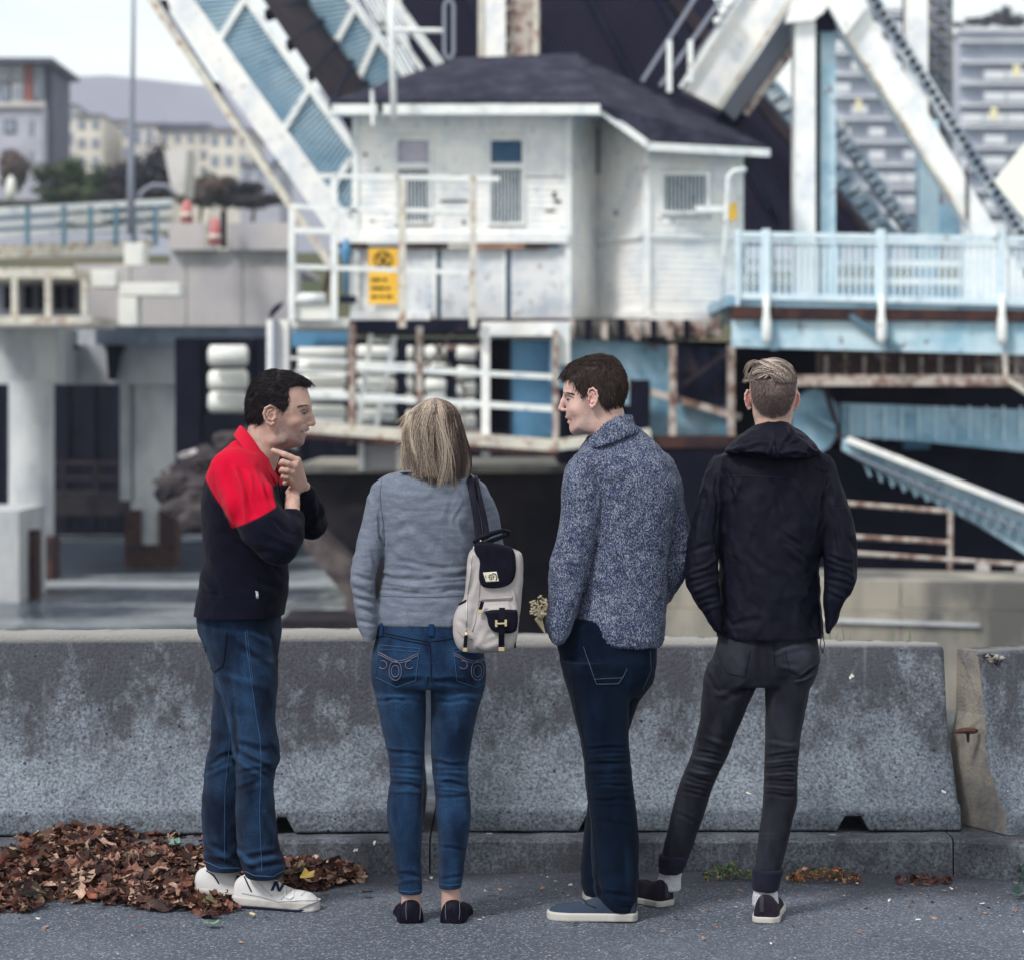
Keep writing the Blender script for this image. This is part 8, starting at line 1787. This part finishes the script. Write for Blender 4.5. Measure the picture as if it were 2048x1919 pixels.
for i in range(80):                                             # loose quiff and wisps blown to the left
    j = i % 3; st = [(1508, 728), (1506, 748), (1507, 757)][j]; en = [(1489, 733), (1487, 752), (1480, 760)][j]; jit = rg.normal(size=2)*(4.2, 3.6)
    p0 = np.array(P(st[0]+jit[0]+3, st[1]+jit[1], 7.99+.06*rg.random())); p2 = np.array(P(en[0]+abs(jit[1])*1.5+rg.random()*5, en[1]+jit[0]*.8+rg.random()*4, 7.99+.03*rg.random())); pm = np.array(P(st[0]-10+jit[0], st[1]-(9 if j == 0 else -4)+jit[1], 7.985))
    if j == 0: p2 = np.array(P(1491+jit[0]*.7, 748+jit[1]*2, 7.99)); 
    tt = np.linspace(0, 1, 9)[:, None]; ls.append((1-tt)**2*p0+2*tt*(1-tt)*pm+tt*tt*p2); rs.append(.0006); cs.append(V3(.46, .38, .32)*(.7+.5*rg.random()))
strands('hair_strands', ls, rs, cs, hairm, M4)
# jacket
tor = Colp([(868, 1500, 1596, 8.05, .065), (885, 1478, 1618, 8.05, .085), (900, 1452, 1640, 8.05, .10), (915, 1434, 1656, 8.05, .114), (940, 1427, 1668, 8.05, .126), (980, 1427, 1672, 8.05, .132), (1050, 1430, 1663, 8.05, .132), (1110, 1436, 1641, 8.05, .13), (1150, 1440, 1638, 8.05, .13), (1200, 1438, 1640, 8.05, .132), (1250, 1432, 1645, 8.05, .136), (1272, 1434, 1645, 8.05, .136), (1284, 1446, 1632, 8.05, .13)], 2.2, .010)
al = Colp([(910, 1430, 1465, 8.03, .05), (922, 1420, 1468, 8.03, .058), (954, 1407, 1462, 8.025, .064), (1011, 1391, 1453, 8.02, .064), (1048, 1383, 1444, 8.01, .062), (1100, 1372, 1438, 8.0, .060), (1146, 1367, 1437, 7.99, .058), (1173, 1374, 1438, 7.985, .056), (1197, 1387, 1440, 7.98, .053), (1221, 1401, 1443, 7.98, .050), (1240, 1417, 1447, 7.98, .046), (1264, 1430, 1450, 7.98, .036)], 2.2, .008)
ar = Colp([(910, 1625, 1657, 8.03, .05), (925, 1625, 1668, 8.03, .058), (967, 1634, 1681, 8.025, .064), (1014, 1640, 1698, 8.02, .064), (1069, 1645, 1711, 8.01, .062), (1116, 1649, 1713, 8.0, .060), (1163, 1649, 1713, 7.99, .058), (1180, 1648, 1703, 7.985, .056), (1197, 1648, 1692, 7.98, .053), (1221, 1649, 1681, 7.98, .050), (1248, 1651, 1671, 7.98, .042), (1266, 1653, 1660, 7.98, .030)], 2.2, .008)
jk = U([tor, al], .016); jk = U([jk, ar], .016)
fs_ = [(1440, 945, 1480, 1000, 5, 4), (1450, 940, 1470, 1010, 5, -4), (1475, 960, 1455, 1050, 6, 3.5), (1535, 955, 1560, 1080, 7, 3), (1545, 960, 1590, 1050, 6, -3), (1585, 960, 1625, 1030, 6, 3.5), (1430, 950, 1434, 1080, 4, -7), (1655, 960, 1640, 1060, 4, -7), (1640, 1060, 1642, 1150, 4, -6), (1434, 1080, 1440, 1200, 4, -6), (1462, 1070, 1500, 1200, 8, 3), (1570, 1090, 1620, 1140, 7, 4), (1560, 1060, 1600, 1090, 6, -4), (1565, 1130, 1640, 1220, 9, 3), (1580, 1180, 1640, 1260, 8, -3), (1440, 1220, 1470, 1275, 7, 4), (1450, 1250, 1520, 1240, 7, -3), (1400, 990, 1395, 1080, 5, 3), (1415, 960, 1405, 1050, 5, -3),
       (1372, 1150, 1430, 1120, 5, 5), (1375, 1165, 1432, 1145, 5, -5), (1385, 1185, 1435, 1160, 5, 4), (1395, 1205, 1440, 1185, 5, -5), (1405, 1222, 1440, 1205, 5, 4), (1382, 1100, 1425, 1085, 6, -4), (1660, 1000, 1690, 1120, 6, 3.5), (1675, 980, 1705, 1100, 5, -3), (1655, 1110, 1705, 1125, 5, -5), (1655, 1130, 1710, 1150, 5, 5), (1655, 1155, 1700, 1170, 5, -5), (1655, 1175, 1690, 1195, 5, 4), (1665, 950, 1680, 1010, 5, 3), (1620, 930, 1660, 940, 6, 2.5), (1500, 990, 1530, 1100, 9, 2.2), (1480, 1100, 1560, 1160, 10, -2)]
hemf = lambda V, N_: stack(V, ZZ(1276, 8.05), .018, 60, .0012)+.0030*np.sin(np.arctan2(V[:, 1]-8.05, V[:, 0]-XX(1540, 8.05))*46+3*vnoise(V[:, 0], V[:, 1], V[:, 2], 20))*np.exp(-((V[:, 2]-ZZ(1279, 8.05))/.014)**2)
def crumple(V, N_):
    x, y, z = V.T; a = fbm(x, y, z*.55, 11, 3); b = fbm(x*1+9, y, z*.6, 24, 2)
    return .0050*(1-np.abs(a)*1.8)+.0018*(1-np.abs(b)*1.6)-.0033
_, V, Fq = garment('jacket', jk, (.50, 7.86, .92), (1.18, 8.24, 1.62), .0046, nylon, M4, fs_, .0012, 16, lambda V, N_: hemf(V, N_)+crumple(V, N_))
bv = bvh_of(V, Fq); dks = mat('jacket_seam', (.018, .018, .035), .6)
seam(bv, [(1437, 951), (1500, 952), (1560, 954), (1600, 960), (1632, 972)], 1.3, 'back_yoke_seam', dks, M4, .0012); seam(bv, [(1448, 905), (1436, 950), (1437, 1000), (1432, 1060)], 1.2, 'sleeve_seam', dks, M4, .0012); seam(bv, [(1640, 908), (1650, 950), (1645, 1000), (1640, 1050)], 1.2, 'sleeve_seam', dks, M4, .0012); seam(bv, [(1668, 1016), (1690, 1015)], 1.2, 'sleeve_seam', dks, M4, .0012)
MB().tube([P(1645, 1268, 7.95), P(1642, 1278, 7.945), P(1640, 1290, 7.945), P(1643, 1298, 7.945), P(1648, 1296, 7.945), P(1649, 1286, 7.945), P(1646, 1272, 7.948)], .0016, 6).build('drawcord', blackp, M4, smooth=True)
MB().tube([P(1645, 1297, 7.945), P(1646, 1305, 7.945)], .0035, 8).build('cord_stopper', blackp, M4)
# hood lying on the shoulders, creased into facets
hood = Colp([(843, 1524, 1572, 8.03, .072), (850, 1511, 1583, 8.02, .084), (862, 1492, 1602, 8.01, .10), (878, 1470, 1622, 8.0, .115), (895, 1452, 1637, 7.99, .125), (905, 1449, 1641, 7.985, .124), (914, 1490, 1628, 7.98, .112), (919, 1530, 1605, 7.975, .09)], 2.2, .010)
hood = SUB(hood, chain([(cxx, 8.05, ZZ(880, 8.03), .062), (cxx, 8.05, ZZ(842, 8.03), .060), (cxx, 8.06, ZZ(815, 8.03), .075)], 0), .005)
hood = SUB(hood, cap(P(1547, 870, 8.16), P(1547, 815, 8.2), .055, .08), .01)
V, Fq = mesh_sdf(hood, (XX(1435, 8), 7.83, ZZ(928, 8)), (XX(1655, 8), 8.16, ZZ(832, 8)), .0038); N_ = normals_of(hood, V)
V = V+N_*(folds(V, N_, [(1448, 899, 1545, 885, 5, 7), (1470, 905, 1535, 917, 6, -6), (1547, 886, 1535, 915, 4, 8), (1555, 882, 1560, 915, 4, -8), (1572, 860, 1562, 895, 5, 7), (1500, 868, 1540, 862, 6, -4), (1480, 885, 1545, 872, 5, -6), (1590, 870, 1638, 905, 6, 5), (1560, 905, 1615, 900, 5, 6), (1575, 915, 1612, 898, 4, -6), (1615, 898, 1640, 906, 4, -5), (1495, 860, 1470, 890, 7, 4), (1580, 855, 1575, 885, 5, -5), (1600, 880, 1570, 895, 5, -4)])+.0035*(1-np.abs(fbm(V[:, 0], V[:, 1], V[:, 2], 18, 2))*1.8)-.002)[:, None]
put_mesh('hood', V, Fq, nylon, M4)
# trousers
pel = Colp([(1245, 1445, 1626, 8.05, .108), (1262, 1438, 1632, 8.05, .115), (1300, 1431, 1638, 8.05, .118), (1318, 1424, 1640, 8.05, .118), (1345, 1412, 1632, 8.05, .112), (1368, 1408, 1622, 8.05, .10)], 2.2, .012)
l1 = Colp([(1325, 1418, 1518, 8.06, .095), (1350, 1410, 1520, 8.06, .095), (1380, 1405, 1509, 8.065, .092), (1406, 1402, 1496, 8.07, .088), (1440, 1400, 1483, 8.08, .082), (1466, 1393, 1471, 8.09, .076), (1506, 1384, 1457, 8.11, .066), (1546, 1367, 1437, 8.13, .060), (1576, 1356, 1424, 8.145, .060), (1633, 1341, 1406, 8.17, .058), (1689, 1328, 1387, 8.20, .052), (1726, 1320, 1373, 8.215, .048), (1745, 1317, 1365, 8.22, .047)], 2.0, .006)
l2 = Colp([(1325, 1532, 1633, 8.04, .095), (1345, 1530, 1632, 8.04, .095), (1373, 1530, 1620, 8.04, .092), (1426, 1531, 1609.5, 8.035, .082), (1473, 1530, 1600, 8.03, .073), (1506, 1529.6, 1598, 8.03, .066), (1560, 1528, 1594.5, 8.03, .062), (1606, 1526, 1594, 8.02, .062), (1639, 1522, 1586, 8.02, .060), (1696, 1513.5, 1573, 8.02, .052), (1739, 1509, 1561, 8.025, .047), (1779, 1505, 1555, 8.03, .046)], 2.0, .006)
jn = U([pel, l1], .014); jn = U([jn, l2], .014); jn = U([jn, ell(P(1487, 1318, 7.985), (.07, .055, .07)), ell(P(1590, 1318, 7.985), (.07, .055, .07))], .03)
fw = [(1412, 1335, 1440, 1385, 5, -4), (1600, 1355, 1636, 1330, 4, -6), (1590, 1365, 1634, 1345, 4, 5), (1545, 1305, 1620, 1290, 6, 3), (1560, 1330, 1600, 1340, 7, 3), (1395, 1500, 1450, 1510, 4, -5), (1388, 1515, 1445, 1525, 4, 5), (1384, 1525, 1440, 1540, 4, -5), (1378, 1540, 1435, 1550, 4, 5), (1372, 1550, 1430, 1563, 4, -5), (1368, 1565, 1424, 1576, 4, 4), (1366, 1580, 1418, 1592, 4, -4), (1405, 1470, 1460, 1490, 6, 3), (1531, 1510, 1596, 1500, 4, -5), (1531, 1522, 1596, 1515, 4, 5), (1530, 1535, 1595, 1530, 4, -5), (1530, 1548, 1595, 1545, 4, 5), (1530, 1560, 1594, 1560, 4, -5), (1530, 1573, 1594, 1575, 4, 4), (1530, 1588, 1592, 1590, 4, -4), (1535, 1480, 1595, 1490, 6, 3), (1510, 1672, 1575, 1675, 4, -2), (1350, 1620, 1395, 1640, 5, -2), (1418, 1380, 1470, 1395, 8, 2), (1440, 1400, 1500, 1370, 8, -3)]
_, V, Fq = garment('trousers', jn, (.44, 7.88, .05), (1.06, 8.32, 1.0), .0044, greyden, M4, fw, .0012, 12, lambda V, N_: stack(V, ZZ(1535, 8.05), .07, 150, .0009, seed=9), denim_col((.009, .0095, .0155), (.030, .032, .046), 0, 140, ((1460, 1330, 30, 30, .3), (1600, 1310, 30, 25, .35), (1410, 1520, 30, 30, .25), (1565, 1520, 30, 30, .2))))
bv = bvh_of(V, Fq)
for pl in ([(1432, 1290), (1440, 1318), (1455, 1345), (1490, 1352), (1500, 1300)], [(1570, 1300), (1580, 1340), (1605, 1352), (1632, 1335)], [(1548, 1280), (1548, 1330)]): seam(bv, pl, 1.3, 'back_pocket', threaddk, M4, .0012)
def turnup(rows, nm):
    g = Colp(rows, 2.0, .003); V, Fq = mesh_sdf(g, (XX(min(r[1] for r in rows)-10, 8), 7.9, ZZ(max(r[0] for r in rows)+6, 8)), (XX(max(r[2] for r in rows)+14, 8.3), 8.32, ZZ(min(r[0] for r in rows)-10, 8)+.02), .0035); N_ = normals_of(g, V)
    V = V+N_*(.0015*fbm(V[:, 0], V[:, 1], V[:, 2], 40, 2))[:, None]; put_mesh(nm, V, Fq, greyden, M4, np.tile(V3(.014, .014, .028), (len(V), 1)))
turnup([(1708, 1320, 1377, 8.21, .054), (1712, 1318, 1378, 8.21, .056), (1738, 1315, 1370, 8.22, .055), (1752, 1322, 1366, 8.22, .052)], 'turn_up')
turnup([(1736, 1506, 1566, 8.025, .053), (1740, 1505, 1567, 8.025, .055), (1768, 1503, 1559, 8.03, .054), (1779, 1506, 1556, 8.03, .052)], 'turn_up')
so = Colp([(1735, 1322, 1366, 8.235, .040), (1755, 1316, 1362, 8.245, .040), (1780, 1310, 1362, 8.25, .042)], 2.0); mk('sock', so, (.46, 8.16, .04), (.62, 8.32, .24), .004, sockm, M4)
so = Colp([(1770, 1510, 1553, 8.03, .038), (1790, 1505, 1556, 8.035, .040), (1812, 1504, 1558, 8.04, .042)], 2.0); mk('sock', so, (.74, 7.95, .02), (.92, 8.12, .16), .004, sockm, M4)
def lowtop(x0, y0, th, L_, par, zo=0):
    H = [(0, .072), (.05, .088), (.12, .088), (.25, .072), (.40, .076), (.55, .066), (.7, .054), (.85, .048), (.95, .040), (1, .025)]
    wk = [(0, .032), (.06, .041), (.2, .043), (.4, .041), (.6, .046), (.75, .049), (.88, .043), (.96, .030), (1, .018)]
    t = bpy.data.objects.new('shoe', None); link(t, par); lo, hi = bb(x0, y0, th, L_)
    g = shoe_fn(x0, y0, th, L_, wk, H, .008); c_, s_ = math.cos(th), math.sin(th); g = SUB(g, ell((x0+.085*c_, y0+.085*s_, .105), (.030, .060, .040), rotz(th-math.pi/2)), .004)
    V, Fq = mk('upper', g, lo, hi, .0034, blackcanvas, t); mk('sole', slab(x0-.004*c_, y0-.004*s_, th, L_+.008, [(a, b+.004) for a, b in wk], -.002, .020, .004), lo, hi, .0034, rubberw, t)
    return t, V, Fq
t, V, Fq = lowtop(XX(1336, 8.22), 8.21, math.radians(135), .27, M4); bs = bvh_of(V, Fq); decal(bs, [(1329, 1765), (1338, 1765), (1339, 1796), (1330, 1795)], 'heel_tab', mat('dark_grey_strip', (.035, .033, .045), .7), t, .0015, .0015, 3)
t, V, Fq = lowtop(XX(1530, 7.96), 7.94, math.radians(80), .28, M4); bs = bvh_of(V, Fq); decal(bs, [(1519, 1788), (1528, 1788), (1529, 1824), (1520, 1824)], 'heel_tab', bpy.data.materials['dark_grey_strip'], t, .0015, .0015, 3)
